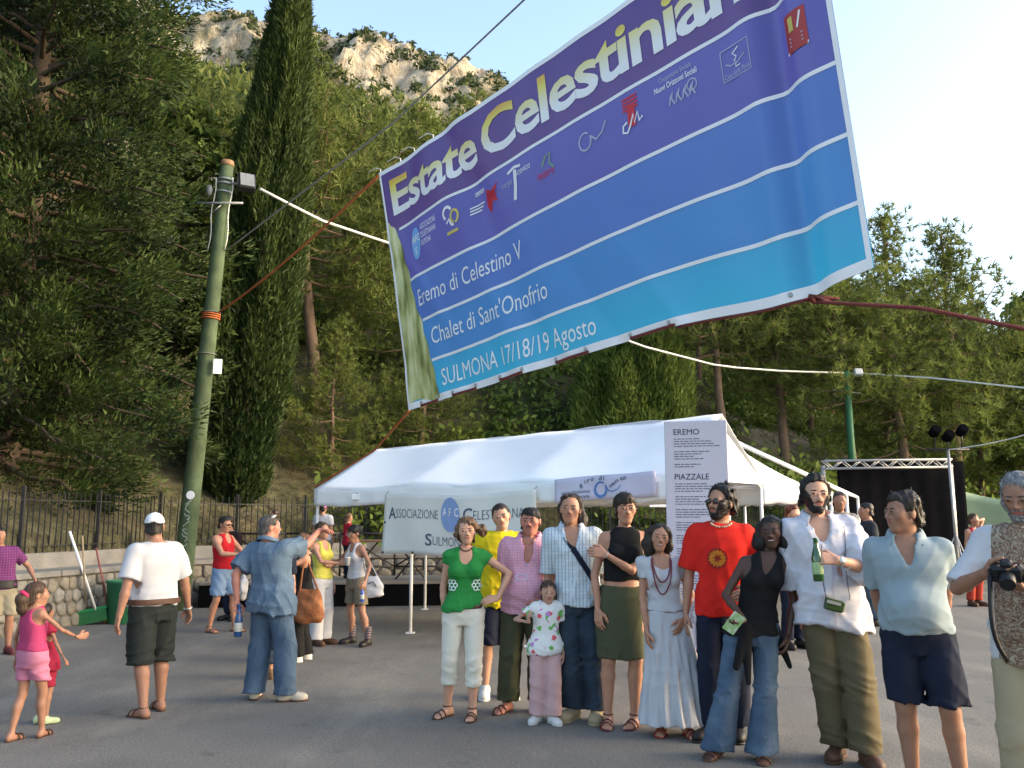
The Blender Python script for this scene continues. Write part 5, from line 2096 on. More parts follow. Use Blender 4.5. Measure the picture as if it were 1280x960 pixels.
class Person:
    def __init__(s, label, foot, head, group=None, rz=0.0, male=True, w=1.0, belly=0.0, skin='tan', feet=None, hands=None, yaw=0, pitch=0, roll=0,
                 res=.009, detail=True, Y=None, H=None, z0=0.0, headw=1.0, hair_top=.018, lean_y=0.0, bust=1.0, child=False, sway=0.0, shoulders=1.0, legw=1.0, armw=1.0):
        if Y is None:
            root = on_ground(*foot, z=z0)
        else:
            root = at(foot[0], foot[1], Y)
            root[2] = z0
        s.root, s.rz, s.male, s.w, s.skin = root, math.radians(rz), male, w, skin
        top = at(head[0], head[1], root[1])
        s.H = H or (top[2] - z0 - hair_top)
        s.res, s.detail, s.child, s.bust = res, detail, child, bust
        R = rotz(-s.rz)
        s.Rl = R
        dx = R @ (top - V3(root[0], root[1], top[2]))
        s.lean = np.array([dx[0], lean_y, 0.0])
        s.sway = sway
        s.q = s.H / 1.75
        s.t = thing('person', label, 'person', tuple(root), s.rz, group)
        s.grip = {}
        s.build_skeleton(feet, hands or {}, yaw, pitch, roll, headw, belly, shoulders, legw, armw)

    def loc(s, px, py, dy=0.0):
        """pixel to this person's own frame, dy metres behind (+) or in front of (-) the feet"""
        return s.Rl @ (at(px, py, s.root[1] + dy) - s.root)

    def wloc(s, p):
        return s.Rl @ (np.asarray(p, float) - s.root)

    def cx(s, z):
        """sideways and fore-aft shift of the trunk at height z"""
        f = np.clip((np.asarray(z) / s.H - .30) / .55, 0, 1.2)
        return s.lean[0] * f + s.sway * np.sin(np.clip(np.asarray(z) / s.H / .85, 0, 1) * math.pi), s.lean[1] * f

    def build_skeleton(s, feet, hands, yaw, pitch, roll, headw, belly, shoulders, legw, armw):
        H, q, w = s.H, s.q, s.w
        pr = MALE if s.male else FEM
        s.pz = np.array(pr['z']) * H
        ww = 1 + (w - 1) * .9
        s.pa, s.pb = np.array(pr['a']) * H * ww, np.array(pr['b']) * H * w
        if s.child:
            s.pa = s.pa * np.interp(s.pz / H, [.45, .6, .8], [1.02, 1.12, .98])
            s.pb = s.pb * 1.1
        s.belly = belly
        lx, ly = s.cx(s.pz)
        s.pcx, s.pcy = lx, ly
        sw = (.099 if s.male else .087) * H * (1 + (w - 1) * .55) * shoulders
        if s.child: sw = .088 * H
        B = Shape()
        B.loft(s.pz, s.pa, s.pb, s.pcx, s.pcy, .03)
        if belly:
            x, y = s.cx(.60 * H)
            B.ell((x, y - .035 * H, .60 * H), (.085 * H * w, .055 * H + belly, .085 * H), k=.05)
        # neck and head
        nx, ny = s.cx(.846 * H)
        hh = (.134 if not s.child else .162) * H
        s.hh = hh
        s.Rh = rotz(math.radians(yaw)) @ rotx(math.radians(pitch)) @ roty(math.radians(roll))
        nb = V3(nx, ny + .008 * H, .828 * H if not s.child else .80 * H)
        zc = (.925 if not s.child else .915) * H
        tx, ty = s.cx(zc)
        s.hc = V3(tx, ty - .012 * H, zc) + s.Rh @ V3(0, 0, .25 * hh) - V3(0, 0, .25 * hh)
        nr = (.029 if s.male else .0225) * H * (1 + (w - 1) * .8)
        if s.child: nr = .027 * H
        B.cone(nb, s.hc + s.Rh @ (V3(0, .10, -.22) * hh), nr * 1.12, nr, .016)
        # trapezius
        for sd in (-1, 1):
            B.cone(nb + V3(0, .012 * H, -.002 * H), V3(nx + sd * sw * .85, ny + .008 * H, .800 * H), nr * .9, .022 * H, .035)
        n0 = len(B.p)
        s.head_shape(B, headw)
        s.head_prims = B.p[n0:]
        if not s.male and not s.child and s.bust > 0:
            x, y = s.cx(.735 * H)
            for sd in (-1, 1):
                B.ell((x + sd * .042 * H, y - .043 * H, .728 * H), np.array([.036, .034, .036]) * H * s.bust, k=.02)
        # legs
        feet = feet or [(-.085 * H / 1.0 * .62, 0, -14), (.085 * H * .62, 0, 14)]
        s.legs, s.feet = [], []
        hipw = (.050 if s.male else .054) * H * ww
        px0, py0 = s.cx(.52 * H)
        for sd, (fx, fy, fyaw) in zip((-1, 1), feet):
            hip = V3(px0 + sd * hipw, py0, .515 * H)
            ank = V3(fx, fy, .046 * H)
            ll = np.linalg.norm(ank - hip)
            kn, ank2 = ik(hip, ank, ll * .5012, ll * .5012, (sd * .12, -1, 0))
            if np.linalg.norm(ank2 - ank) > .002: ank2 = ank
            s.legs.append((hip, kn, ank2))
            lr = legw * (1 + (w - 1) * .7)
            B.cone(hip, kn, .050 * H * lr, .031 * H * lr, .025)
            calf = kn + (ank2 - kn) * .30 + V3(0, .010 * H, 0)
            B.chain([kn, calf, ank2], [.0295 * H * lr, .0315 * H * lr, .0185 * H * lr], .015)
            a = math.radians(fyaw)
            fd = V3(math.sin(a), -math.cos(a), 0)
            s.feet.append((ank2, fd))
            g = V3(ank2[0], ank2[1], 0)
            sv = V3(fd[1], -fd[0], 0)
            B.cone(g - fd * .018 * H + V3(0, 0, .023 * H), ank2, .023 * H, .019 * H, .015)
            B.cone(g + V3(0, 0, .026 * H), g + fd * .072 * H + V3(0, 0, .013 * H), .022 * H, .014 * H, .015)
            for i, (o, L) in enumerate(((.019, .100), (.009, .100), (0, .096), (-.009, .090), (-.018, .082))):
                o *= sd
                B.cone(g + fd * .055 * H + sv * o * H * .9 + V3(0, 0, .013 * H), g + fd * L * H + sv * o * H + V3(0, 0, .0075 * H), .012 * H, .0062 * H, .006)
        # arms
        s.arms = []
        s.handc = []
        la, lf = .168 * H, .150 * H
        for sd, key in ((-1, 'R'), (1, 'L')):
            sx, sy = s.cx(.80 * H)
            sh = V3(sx + sd * sw, sy + .005 * H, .799 * H)
            hd = dict(hands.get(key) or {})
            if 'px' in hd:
                tgt = s.loc(*hd['px'])
            elif 'w' in hd:
                tgt = np.asarray(hd['w'], float)
            else:
                tgt = sh + V3(sd * (.010 + .024 * w) * H, -.03 * H, -.312 * H)
            pole = hd.get('pole', (sd * .45, 1.0, -.2))
            el, wr = ik(sh, tgt, la, lf, pole)
            s.arms.append((sh, el, wr))
            ar = (1 + (w - 1) * .5) * (1.0 if s.male else .82) * armw * (.92 if s.child else 1)
            B.ell(sh + V3(-sd * .004 * H, 0, -.008 * H), np.array([.031, .032, .037]) * H * ar, k=.04)
            B.cone(sh, el, .0285 * H * ar, .0215 * H * ar, .02)
            fa = el + (wr - el) * .28
            B.chain([el, fa, wr], [.0205 * H * ar, .0225 * H * ar, .0140 * H * ar], .012)
            d = hd.get('dir', tuple(unit(wr - el)))
            nr_ = hd.get('palm', (-sd, .15, 0))
            gc = hand_shape(B, wr, np.asarray(d, float), nr_, H * hd.get('size', 1.0), hd.get('curl', .28), hd.get('thumb', 1.0), -sd if hd.get('flip') is None else sd)
            s.grip[key] = gc
            s.handc.append(wr + unit(d) * .085 * q)
        # ground plane
        B.fn(lambda x, y, z: (z + 0 * x + 0 * y), (-3, -3, -.2), (3, 3, .05), .001, 'cut')
        s.B = B
        # mesh: body at one step, head and hands finer, one mesh
        hr = .0125 * 9 * q
        hz_ = s.hc[2] - .62 * hh
        parts = []
        body = B.surf(s.res * 1.62)
        hcs = [c for c in s.handc]
        R2 = (.125 * q) ** 2 if s.detail else 0

        def keep_body(c):
            k = ~((c[:, 2] > hz_) & (((c - s.hc) ** 2).sum(1) < (1.1 * hh) ** 2))
            for h_ in hcs:
                k &= ((c - h_) ** 2).sum(1) > R2
            return k
        if s.detail:
            parts.append(cull(*body, keep_body))
            V, F = B.surf(.0060 * q if not s.child else .0058, lo=np.array([s.hc[0] - 1.15 * hh, s.hc[1] - 1.15 * hh, hz_ - .03]), hi=s.hc + 1.15 * hh)
            parts.append(cull(V, F, lambda c: (c[:, 2] > hz_ - .008) & (((c - s.hc) ** 2).sum(1) < (1.13 * hh) ** 2)))
            for h_ in hcs:
                V, F = B.surf(.0050, lo=h_ - .15 * q, hi=h_ + .15 * q)
                parts.append(cull(V, F, lambda c: ((c - h_) ** 2).sum(1) < (.129 * q) ** 2))
            V, F = merge(parts)
        else:
            V, F = body
        s.body = link('body', mesh_np('body', V, F, True), SKIN[s.skin], s.t)

    # ---------------------------------------------------------------- head
    def hp(s, x, y, z):
        return s.hc + s.Rh @ (V3(x, y, z) * s.hh)

    def head_shape(s, B, hw):
        h, R = s.hh, s.Rh
        e = lambda c, r, k=.02, op='u': B.ell(s.hp(*c), np.array(r) * h, R, k * h / .22, op)
        e((0, .06, .16), (.325 * hw, .405, .335), .02)
        jw = .255 if s.male else .235
        if s.child: jw = .26
        e((0, -.09, -.13), (jw * hw, .255, .345), .04)
        e((0, -.265, -.395), (.095, .085, .08), .04)
        for sd in (-1, 1):
            B.cone(s.hp(sd * .19 * hw, .04, -.22), s.hp(sd * .07, -.24, -.40), .075 * h, .07 * h, .05 * h)
            e((sd * .175 * hw, -.235, -.06), (.09, .09, .085), .04)
            e((sd * .33 * hw, .07, -.03), (.035, .085, .135), .012)
        # brow, eye sockets, nose, lips
        B.cone(s.hp(-.17, -.315, .105), s.hp(.17, -.315, .105), .045 * h, .045 * h, .05 * h)
        for sd in (-1, 1):
            e((sd * .135, -.422, .035), (.080, .07, .050), .03, 'cut')
            e((sd * .135, -.335, .03), (.075, .055, .055), .02)
        B.cone(s.hp(0, -.345, .06), s.hp(0, -.462, -.095), .026 * h, .046 * h, .025 * h)
        for sd in (-1, 1):
            e((sd * .045, -.395, -.115), (.038, .045, .032), .015)
        e((0, -.318, -.235), (.10, .045, .06), .03)

    def face(s, hair='dark', brow=1.0, smile=False, lips=True, eyes=True, lash=False, teeth=False):
        h = s.hh
        rt = Matrix(s.Rh.tolist()).to_4x4()
        ys = np.linspace(-.60, -.10, 240)

        def sp(x, z, off=0.0):
            """point on the skin of the face at (x, z) in head heights"""
            P = s.hc + (np.stack([np.full(240, x), ys, np.full(240, z)], 1) * h) @ s.Rh.T
            D = s.head_field(P[:, 0], P[:, 1], P[:, 2])
            i = int(np.argmax(D < 0))
            return s.hp(x, ys[i] - off, z)
        if eyes:
            for sd in (-1, 1):
                e0 = sp(sd * .135, .030)
                m = MB().ball(e0 + s.Rh @ V3(0, .026, 0) * h, np.array([.052, .044, .025]) * h, 10, s.Rh)
                e = m.build('eye', EYE_W, s.t, local=True)
                MB().ball(e0 + s.Rh @ V3(0, -.010, .001) * h, np.array([.029, .014, .025]) * h, 8, s.Rh).build('iris', EYE_D, e, local=True)
                MB().tube([sp(sd * .078, .040, .006), e0 + s.Rh @ V3(0, -.020, .026) * h, sp(sd * .195, .040, .006)], [.007 * h, .011 * h, .008 * h], 5).build('eyelid', HAIR['dark'] if lash else s.lidmat(), s.t, local=True)
        if brow:
            for sd in (-1, 1):
                MB().tube([sp(sd * .055, .105, .003), sp(sd * .13, .122, .004), sp(sd * .215, .100, .003)], np.array([.013, .016, .008]) * h * brow, 6).build('eyebrow', HAIR[hair], s.t, local=True)
        if lips:
            lm = LIPS['dark' if s.skin == 'dark' else 'light']
            wd = .125 if smile else .10
            up = .020 if smile else .004
            MB().tube([sp(-wd, -.228 + up, .002), sp(-.05, -.218, .004), sp(0, -.223, .004), sp(.05, -.218, .004), sp(wd, -.228 + up, .002)], np.array([.007, .014, .012, .014, .007]) * h, 6).build('mouth', lm, s.t, local=True)
            MB().tube([sp(-wd, -.236 + up, .002), sp(-.05, -.256, .004), sp(0, -.262, .005), sp(.05, -.256, .004), sp(wd, -.236 + up, .002)], np.array([.007, .015, .018, .015, .007]) * h, 6).build('mouth', lm, s.t, local=True)
            if teeth:
                MB().ball(sp(0, -.238, -.004), np.array([.085, .018, .015]) * h, 10, s.Rh).build('teeth', TEETH, s.t, local=True)

    def lidmat(s):
        return mat('lid_' + s.skin, tuple(np.array(SKIN[s.skin].node_tree.nodes['Mix'].inputs[6].default_value[:3]) * .55), .6, .05, 9, 0)

    def head_fn(s, g):
        """wrap a function of head coordinates (in head heights)"""
        R, c, h = s.Rh, s.hc, s.hh

        def f(x, y, z):
            dx, dy, dz = x - c[0], y - c[1], z - c[2]
            return g((R[0, 0] * dx + R[1, 0] * dy + R[2, 0] * dz) / h, (R[0, 1] * dx + R[1, 1] * dy + R[2, 1] * dz) / h, (R[0, 2] * dx + R[1, 2] * dy + R[2, 2] * dz) / h) * h
        return f

    LINES = {'short': [(-.5, .36), (-.30, .29), (-.20, .20), (-.14, .04), (.02, -.10), (.10, .02), (.16, -.22), (.5, -.30)],
             'fringe': [(-.5, .20), (-.34, .19), (-.24, .12), (-.15, -.02), (.02, -.08), (.10, .02), (.16, -.26), (.5, -.32)],
             'receding': [(-.5, .50), (-.26, .43), (-.14, .26), (-.06, .06), (.03, -.10), (.10, .02), (.16, -.22), (.5, -.30)],
             'back': [(-.5, .40), (-.32, .33), (-.20, .20), (-.10, .02), (.0, -.06), (.10, -.14), (.2, -.34), (.5, -.42)]}

    def hair(s, color='dark', line='short', t=.05, curl=0.0, cf=170, lumps=0.0, extra=None, name='hair', drop=0.0, topt=0.0, temple=None):
        """cap of hair with a hairline; extra(Shape) adds locks, buns or tails"""
        S = Shape()
        pts = s.LINES[line]
        temple = (.11 if s.male else .04) if temple is None else temple

        def g(x, y, z):
            rx, ry, rz_ = .325 + t * .9, .405 + t, .335 + t + topt
            dx, dy, dz = x / rx, (y - .06) / ry, (z - .16) / rz_
            k0 = np.sqrt(dx * dx + dy * dy + dz * dz)
            k1 = np.sqrt((dx / rx) ** 2 + (dy / ry) ** 2 + (dz / rz_) ** 2) + 1e-6
            d = k0 * (k0 - 1) / k1
            # below the widest point the hair runs straight down the back of the head
            rr = np.sqrt((x / (.31 + t * .8)) ** 2 + ((y - .07) / (.37 + t)) ** 2)
            cyl = (rr - 1) * .33
            d = np.where(z < .12, np.maximum(np.minimum(d, cyl), -z - .62 - drop), d)
            fr = np.clip((-.10 - y) / .2, 0, 1)
            zl = zline(y, pts) + fr * (temple * (x / .24) ** 2 + .03 * np.sin(x * 31 + y * 17) + .018 * np.sin(x * 67 + 2)) - drop * (y > .1)
            d = d + t * .75 * (1 - np.clip((z - zl) / .16, .0, 1)) * (z > .0)
            return np.maximum(d, (zl - z) * .8)
        m = .75 * s.hh + drop * s.hh
        S.fn(s.head_fn(g), s.hc - m, s.hc + m, .01)
        if extra: extra(S)
        n1 = wob(cf, curl, 3) if curl else None
        n2 = wob(38, lumps, 5) if lumps else None
        n3 = wob(300, .0016, 8, (1, 1, .4))
        noise = lambda x, y, z: n3(x, y, z) + (n1(x, y, z) if n1 else 0) + (n2(x, y, z) if n2 else 0)
        V, F = S.surf(.0066 if s.detail else .013, noise)
        if s.detail and len(V):
            V, F = merge([(V, F), s.strands(V, F, curl)])
        return link(name, mesh_np(name, V, F, True), HAIR[color], s.t)

    def strands(s, V, F, curl, n=800, L=.026, w=.0022):
        """loose locks standing off the hair so its edge is soft"""
        r = np.random.default_rng(int(s.H * 1e4))
        f = F[r.integers(0, len(F), n)]
        c = V[f].mean(1)
        nn = np.cross(V[f[:, 1]] - V[f[:, 0]], V[f[:, 2]] - V[f[:, 0]])
        nn /= np.linalg.norm(nn, axis=1, keepdims=True) + 1e-9
        out = c - s.hc
        out /= np.linalg.norm(out, axis=1, keepdims=True) + 1e-9
        nn *= np.sign((nn * out).sum(1))[:, None]
        flow = np.cross(np.cross(out, [0, 0, -1.0]), out) + np.array([0, 0, -.35])
        k = min(1, curl * 120)
        d = flow * (1 - .6 * k) + nn * (.16 + .45 * k) + r.normal(0, .18 + .5 * k, (n, 3))
        d /= np.linalg.norm(d, axis=1, keepdims=True) + 1e-9
        sd = np.cross(d, nn)
        sd /= np.linalg.norm(sd, axis=1, keepdims=True) + 1e-9
        ln = (L * r.uniform(.5, 1.2, n) * (1 - .35 * k))[:, None]
        a = c - nn * .003
        P = np.stack([a - sd * w, a + sd * w, a + d * ln + nn * .002 + sd * w * .3, a + d * ln + nn * .002 - sd * w * .3], 1).reshape(-1, 3)
        return P, np.arange(4 * n).reshape(-1, 4)

    def head_field(s, x, y, z):
        D = None
        for f, a, b, k, op in s.head_prims:
            d = f(x, y, z)
            if D is None:
                D = d
            elif op == 'u':
                hh = np.maximum(k - np.abs(D - d), 0) / k
                D = np.minimum(D, d) - hh * hh * k * .25
            else:
                D = np.maximum(D, -d)
        return D

    def beard(s, color='dark', t=.03, mous=True, full=True, curl=.002, name='beard'):
        S = Shape()

        def reg(x, y, z):
            jl = np.abs(x)
            topl = np.where(jl > .13, -.24 + (jl - .13) * 2.2, -.295)      # hairline on the cheeks
            cut = z - topl
            mouth = .042 - np.sqrt((x / 1.9) ** 2 + (z + .238) ** 2)
            return np.maximum(np.maximum(cut, mouth), y - .03)
        R_ = s.head_fn(reg)
        g = lambda x, y, z: np.maximum(s.head_field(x, y, z) - t * s.hh, R_(x, y, z))
        if full:
            S.fn(g, s.hc - .7 * s.hh, s.hc + .7 * s.hh, .006)
        if mous:
            h = s.hh
            for sd in (-1, 1):
                S.cone(s.hp(sd * .012, -.405, -.172), s.hp(sd * .085, -.375, -.190), .026 * h, .024 * h, .004)
                S.cone(s.hp(sd * .085, -.375, -.190), s.hp(sd * .135, -.315, -.245), .024 * h, .014 * h, .004)
        n = wob(260, curl, 4)
        V, F = S.surf(.0058, n)
        if full:
            V, F = merge([(V, F), s.strands(V, F, .004, 300, .014, .0018)])
        return link(name, mesh_np(name, V, F, True), HAIR[color], s.t)

    def sunglasses(s, up=0.0, lens=GLASS_D):
        h = s.hh
        fr = mat('black_frame', (.012, .011, .012), .35, .05, 9, 0)
        g = MB()
        for sd in (-1, 1):
            g.ball(s.hp(sd * .145, -.425 + up * .35, .03 + up), np.array([.108, .022, .072]) * h, 12, s.Rh)
        o = g.build('sunglasses', lens, s.t, local=True)
        m = MB().tube([s.hp(-.05, -.44 + up * .35, .045 + up), s.hp(.05, -.44 + up * .35, .045 + up)], .012 * h, 5)
        for sd in (-1, 1):
            m.tube([s.hp(sd * .245, -.41 + up * .35, .055 + up), s.hp(sd * .34, -.25 + up * .3, .05 + up), s.hp(sd * .36, .06, .03 + up * .8)], .013 * h, 5)
        m.build('frame', fr, o, local=True)

    # ---------------------------------------------------------------- clothes
    def top(s, m, sleeve=.5, hem=.50, neck='crew', loose=.016, flare=0.0, name='shirt', fold=.004, v=.70, sl_r=0.0, wide=0.0, straps=False, cut_sh=None, slant=0.0, neck_r=.066):
        H, q = s.H, s.q
        S = Shape()
        z = s.pz
        zt = np.concatenate([[hem * H - .02 * H], z[(z > hem * H + .005) & (z < .86 * H)]])
        a, b = np.interp(zt, z, s.pa), np.interp(zt, z, s.pb)
        if hem < .455:
            a[0], b[0] = np.interp(.50 * H, z, s.pa), np.interp(.5 * H, z, s.pb)
        am, bm = np.interp(.74 * H, z, s.pa), np.interp(.74 * H, z, s.pb)
        f = np.clip((.70 - zt / H) / .12, 0, 1)
        a = np.maximum(a, (am * (.92 + wide)) * f) + f * flare * np.clip((.64 - zt / H) / .14, 0, 1)
        b = np.maximum(b, (bm * (.90 + wide)) * f) + f * flare * .8 * np.clip((.64 - zt / H) / .14, 0, 1)
        a, b = a + .009 * f, b + .009 * f
        cx, cy = s.cx(zt)
        S.loft(zt, a, b, cx, cy, .03, off=loose)
        if s.belly:
            x, y = s.cx(.60 * H)
            S.ell((x, y - .035 * H, .60 * H), (.085 * H * s.w + loose, .055 * H + s.belly + loose, .085 * H + loose), k=.06)
        if not s.male and not s.child and s.bust > 0:
            x, y = s.cx(.735 * H)
            for sd in (-1, 1):
                S.ell((x + sd * .042 * H, y - .043 * H, .728 * H), np.array([.036, .034, .036]) * H * s.bust + loose * .9, k=.035)
        ar = (1 + (s.w - 1) * .5) * (1.0 if s.male else .82)
        nx, ny = s.cx(.846 * H)
        for i, (sh, el, wr) in enumerate(s.arms):
            sd = -1 if i == 0 else 1
            if sleeve > 0:
                S.ell(sh + V3(-sd * .004 * H, 0, -.008 * H), np.array([.031, .032, .037]) * H * ar + loose * .8, k=.045)
                S.cone(V3(nx + sd * .045 * H, ny + .01 * H, .817 * H), sh + V3(0, 0, .004 * H), .024 * H + loose * .5, .024 * H + loose * .6, .035)
                L = min(sleeve, 1.0)
                e = sh + (el - sh) * L
                S.cone(sh, e, .0285 * H * ar + loose + .006, .0235 * H * ar + loose + .010 + sl_r, .02)
                if sleeve > 1.0:
                    e2 = el + (wr - el) * (sleeve - 1.0)
                    S.cone(el, e2, .0235 * H * ar + loose + .010 + sl_r, .0185 * H * ar + loose + .008 + sl_r, .02)
                    e, dd = e2, unit(wr - el)
                else:
                    dd = unit(el - sh)
                # cut the cuff square
                rc = .0285 * H * ar + loose + .012 + sl_r + .012

                def cuff(e=e, dd=dd, rc=rc):
                    def f(x, y, z):
                        ax = (x - e[0]) * dd[0] + (y - e[1]) * dd[1] + (z - e[2]) * dd[2]
                        rad = np.sqrt(np.maximum((x - e[0]) ** 2 + (y - e[1]) ** 2 + (z - e[2]) ** 2 - ax * ax, 0))
                        return np.maximum(np.maximum(-ax, ax - .09), rad - rc)
                    return f
                S.fn(cuff(), e - .12, e + .12, .003, 'cut')
            else:
                # bare arm: armhole
                wd = (cut_sh or .022) * H
                S.ell(sh + V3(sd * .012 * H, 0, -.012 * H), (wd + .022 * H, .075 * H, .062 * H), k=.008, op='cut')
        # neck opening
        y0 = ny - .004 * H
        S.cone((nx, y0 + .012 * H, .835 * H), (nx, y0 - .02 * H, .93 * H), neck_r * q * .95, neck_r * q * 1.05, .006, 'cut')
        fx, fy = s.cx(.78 * H)
        fb = np.interp(.78 * H, s.pz, s.pb)
        if neck == 'v':
            vx, vy = s.cx(v * H)
            vb = np.interp(v * H, s.pz, s.pb)
            S.cone((nx, ny - .045 * H, .835 * H), (vx, vy - vb - loose - .020, v * H), .062 * q, .006 * q, .008, 'cut')
        elif neck == 'scoop':
            S.ell((fx, fy - fb - .01, .815 * H), (.062 * q, .085 * q, .095 * q), k=.008, op='cut')
        elif neck == 'square':
            S.ell((fx, fy - fb - .01, .825 * H), (.088 * q, .09 * q, .085 * q), k=.008, op='cut')
        if straps:
            # tank top: open shoulders apart from two straps
            for sd in (-1, 1):
                S.ell((nx, ny - .035 * H, .825 * H), (.035 * H, .05 * H, .062 * H), k=.006, op='cut')
                S.ell((nx, ny + .045 * H, .835 * H), (.035 * H, .04 * H, .040 * H), k=.006, op='cut')
        hx, hy = s.cx(hem * H)
        S.fn(lambda x, y, z: (z - hem * H - slant * (x - float(hx)) - .006 * np.sin(x * 21 + y * 13)) + 0 * y, (-2, -2, -1), (2, 2, hem * H + .1), .004, 'cut')
        w1 = wob(36, fold * 1.1, 21, (1, 1, .22))
        w2 = creases(26, fold * 1.9, 23 + int(s.H * 1000) % 97, (1, .6, .8))
        w3 = creases(30, fold * 2.3, 29 + int(s.H * 1000) % 89, (.5, .4, 1.0))

        def noise(x, y, z):
            low = np.clip((.66 * H - z) / (.14 * H), 0, 1)
            return .6 * w1(x, y, z) + w2(x, y, z) * .8 + w3(x, y, z) * low
        V, F = S.surf(s.res * 1.12 if s.detail else s.res * 1.4, noise)
        o = link(name, mesh_np(name, V, F, True), m, s.t)
        s.shirt = (V, F, o)
        return o

    def collar(s, m, spread=.02, h=.045, name='collar', openf=.5):
        """turned-down collar: strip round the neck, points at the front"""
        H, q = s.H, s.q
        nx, ny = s.cx(.846 * H)
        n = 26
        P = np.zeros((n, 4, 3))
        r0 = (.071 if s.male else .060) * q * (1 + (s.w - 1) * .6)
        for i in range(n):
            a = -math.pi / 2 + openf + (2 * math.pi - 2 * openf) * i / (n - 1)
            front = max(0, -math.sin(a)) ** 2
            c, sn = math.cos(a), math.sin(a)
            for j, (dr, dz) in enumerate(((.0, 0), (.004, .030), (.016, .026), (.030 + .02 * front + spread * front, -.010 - .040 * front))):
                r = r0 + dr * q
                P[i, j] = (nx + r * c * 1.08, ny + .006 * H + r * sn, .848 * H + .016 * H * (sn > 0) * sn - .020 * H * front + dz * q)
        mb = MB()
        mb.sheet(P)
        o = mb.build(name, m, s.t, local=True)
        o.modifiers.new('t', 'SOLIDIFY').thickness = .003
        return o

    def legs_wear(s, m, hem=.06, waist=.585, r_knee=.078, r_hem=.075, loose=.012, name='trousers', fold=.004, rise=0.0, knee_fold=.003):
        H, q = s.H, s.q
        S = Shape()
        z = s.pz
        lo = .455 * H
        zt = np.concatenate([z[z < waist * H - .01 * H], [waist * H]])
        a, b = np.interp(zt, z, s.pa), np.interp(zt, z, s.pb)
        cx, cy = s.cx(zt)
        S.loft(zt, a, b, cx, cy, .03, off=loose * .9)
        if s.belly:
            x, y = s.cx(.58 * H)
            S.ell((x, y - .028 * H, .555 * H), (.080 * H * s.w, .050 * H + s.belly * .7, .06 * H), k=.05)
            S.fn(lambda X, Y, Z: Z - waist * H + 0 * X + 0 * Y if False else waist * H - Z + 0 * X + 0 * Y, (-2, -2, waist * H - .1), (2, 2, waist * H + .3), .003, 'cut')
        cuts = []
        lr = 1 + (s.w - 1) * .7
        r_knee = max(r_knee, .0315 * 1.75 * lr + loose * .5 + .008)
        r_hem = max(r_hem, np.interp(hem, [.06, .15, .28], [.020, .034, .036]) * 1.75 * lr + .010)
        for hip, kn, ank in s.legs:
            hip2 = hip
            S.cone(hip2, kn, .052 * H * lr + loose, r_knee * q, .02)
            if hem * H < kn[2] - .04:
                f = (kn[2] - hem * H) / (kn[2] - ank[2])
                e = kn + (ank - kn) * f
                S.cone(kn + V3(0, .004, 0), e + V3(0, .010 * q, -.03), r_knee * q, r_hem * q, .015)
        S.fn(lambda x, y, z: (z - hem * H) + 0 * x + 0 * y, (-3, -3, -1), (3, 3, hem * H + .06), .003, 'cut')
        w1 = wob(32, fold, 31, (1, 1, .18))
        zk = s.legs[0][1][2]

        w3 = creases(34, fold * 1.5 + knee_fold * .5, 37 + int(s.H * 1000) % 83, (.6, .6, 1.0))
        w4 = creases(22, fold * 1.0, 39, (1, .6, .3))

        def noise(x, y, z):
            amt = np.exp(-((z - zk) / .10) ** 2) + .9 * np.exp(-((z - hem * H - .04) / .09) ** 2) + np.exp(-((z - .47 * H) / .07) ** 2) + .25
            return .6 * w1(x, y, z) + w3(x, y, z) * amt + w4(x, y, z) * .7
        V, F = S.surf(s.res * 1.2 if s.detail else s.res * 1.45, noise)
        o = link(name, mesh_np(name, V, F, True), m, s.t)
        s.pants = (V, F, o)
        return o

    def skirt(s, m, hem=.30, waist=.60, a_hem=.115, b_hem=.085, pleats=0, pamp=.0, name='skirt', fold=.004, loose=.012, slit=False):
        H = s.H
        S = Shape()
        zz = np.linspace(hem * H, waist * H, 9)
        f = (waist * H - zz) / ((waist - hem) * H)
        zb = np.clip(zz, .50 * H, None)
        a0, b0 = np.interp(zb, s.pz, s.pa), np.interp(zb, s.pz, s.pb)
        k = np.clip((.53 * H - zz) / ((.53 - hem) * H), 0, 1)
        a = a0 * (1 - k) + a_hem * H * k
        b = b0 * (1 - k) + b_hem * H * k
        cx, cy = s.cx(zz)
        fx = np.mean([l[2][0] for l in s.legs])
        cx = cx * (1 - k) + fx * k
        rip = None
        if pleats:
            rip = lambda th, Z: pamp * np.clip((waist * H - Z) / ((waist - hem) * H), 0, 1) * (np.sin(th * pleats + 3 * np.sin(Z * 5)) + .6 * np.sin(th * (pleats * 1.7) + 1.3 + 4 * Z))
        S.loft(zz, a, b, cx, cy, .02, off=loose, ripple=rip)
        if slit:
            x, y = s.cx(hem * H)
            S.cone((float(x), float(y) - b_hem * H - .03, hem * H - .05), (float(x), float(y) - b_hem * H - .035, hem * H + .16), .045, .012, .004, 'cut')
        w1 = wob(30, fold, 41, (1, 1, .3))
        w2 = creases(26, fold * 1.3, 43, (1, .7, .5))
        V, F = S.surf(s.res * 1.1, lambda x, y, z: w1(x, y, z) * .7 + w2(x, y, z))
        return link(name, mesh_np(name, V, F, True), m, s.t)

    def belt(s, m, z=.585, h=.035, extra=.014, name='belt'):
        H = s.H
        S = Shape()
        zz = np.array([z * H - h / 2, z * H + h / 2])
        a, b = np.interp(zz, s.pz, s.pa), np.interp(zz, s.pz, s.pb)
        cx, cy = s.cx(zz)
        S.loft(zz, a, b, cx, cy, .003, off=extra)
        V, F = S.surf(.007)
        return link(name, mesh_np(name, V, F, True), m, s.t)

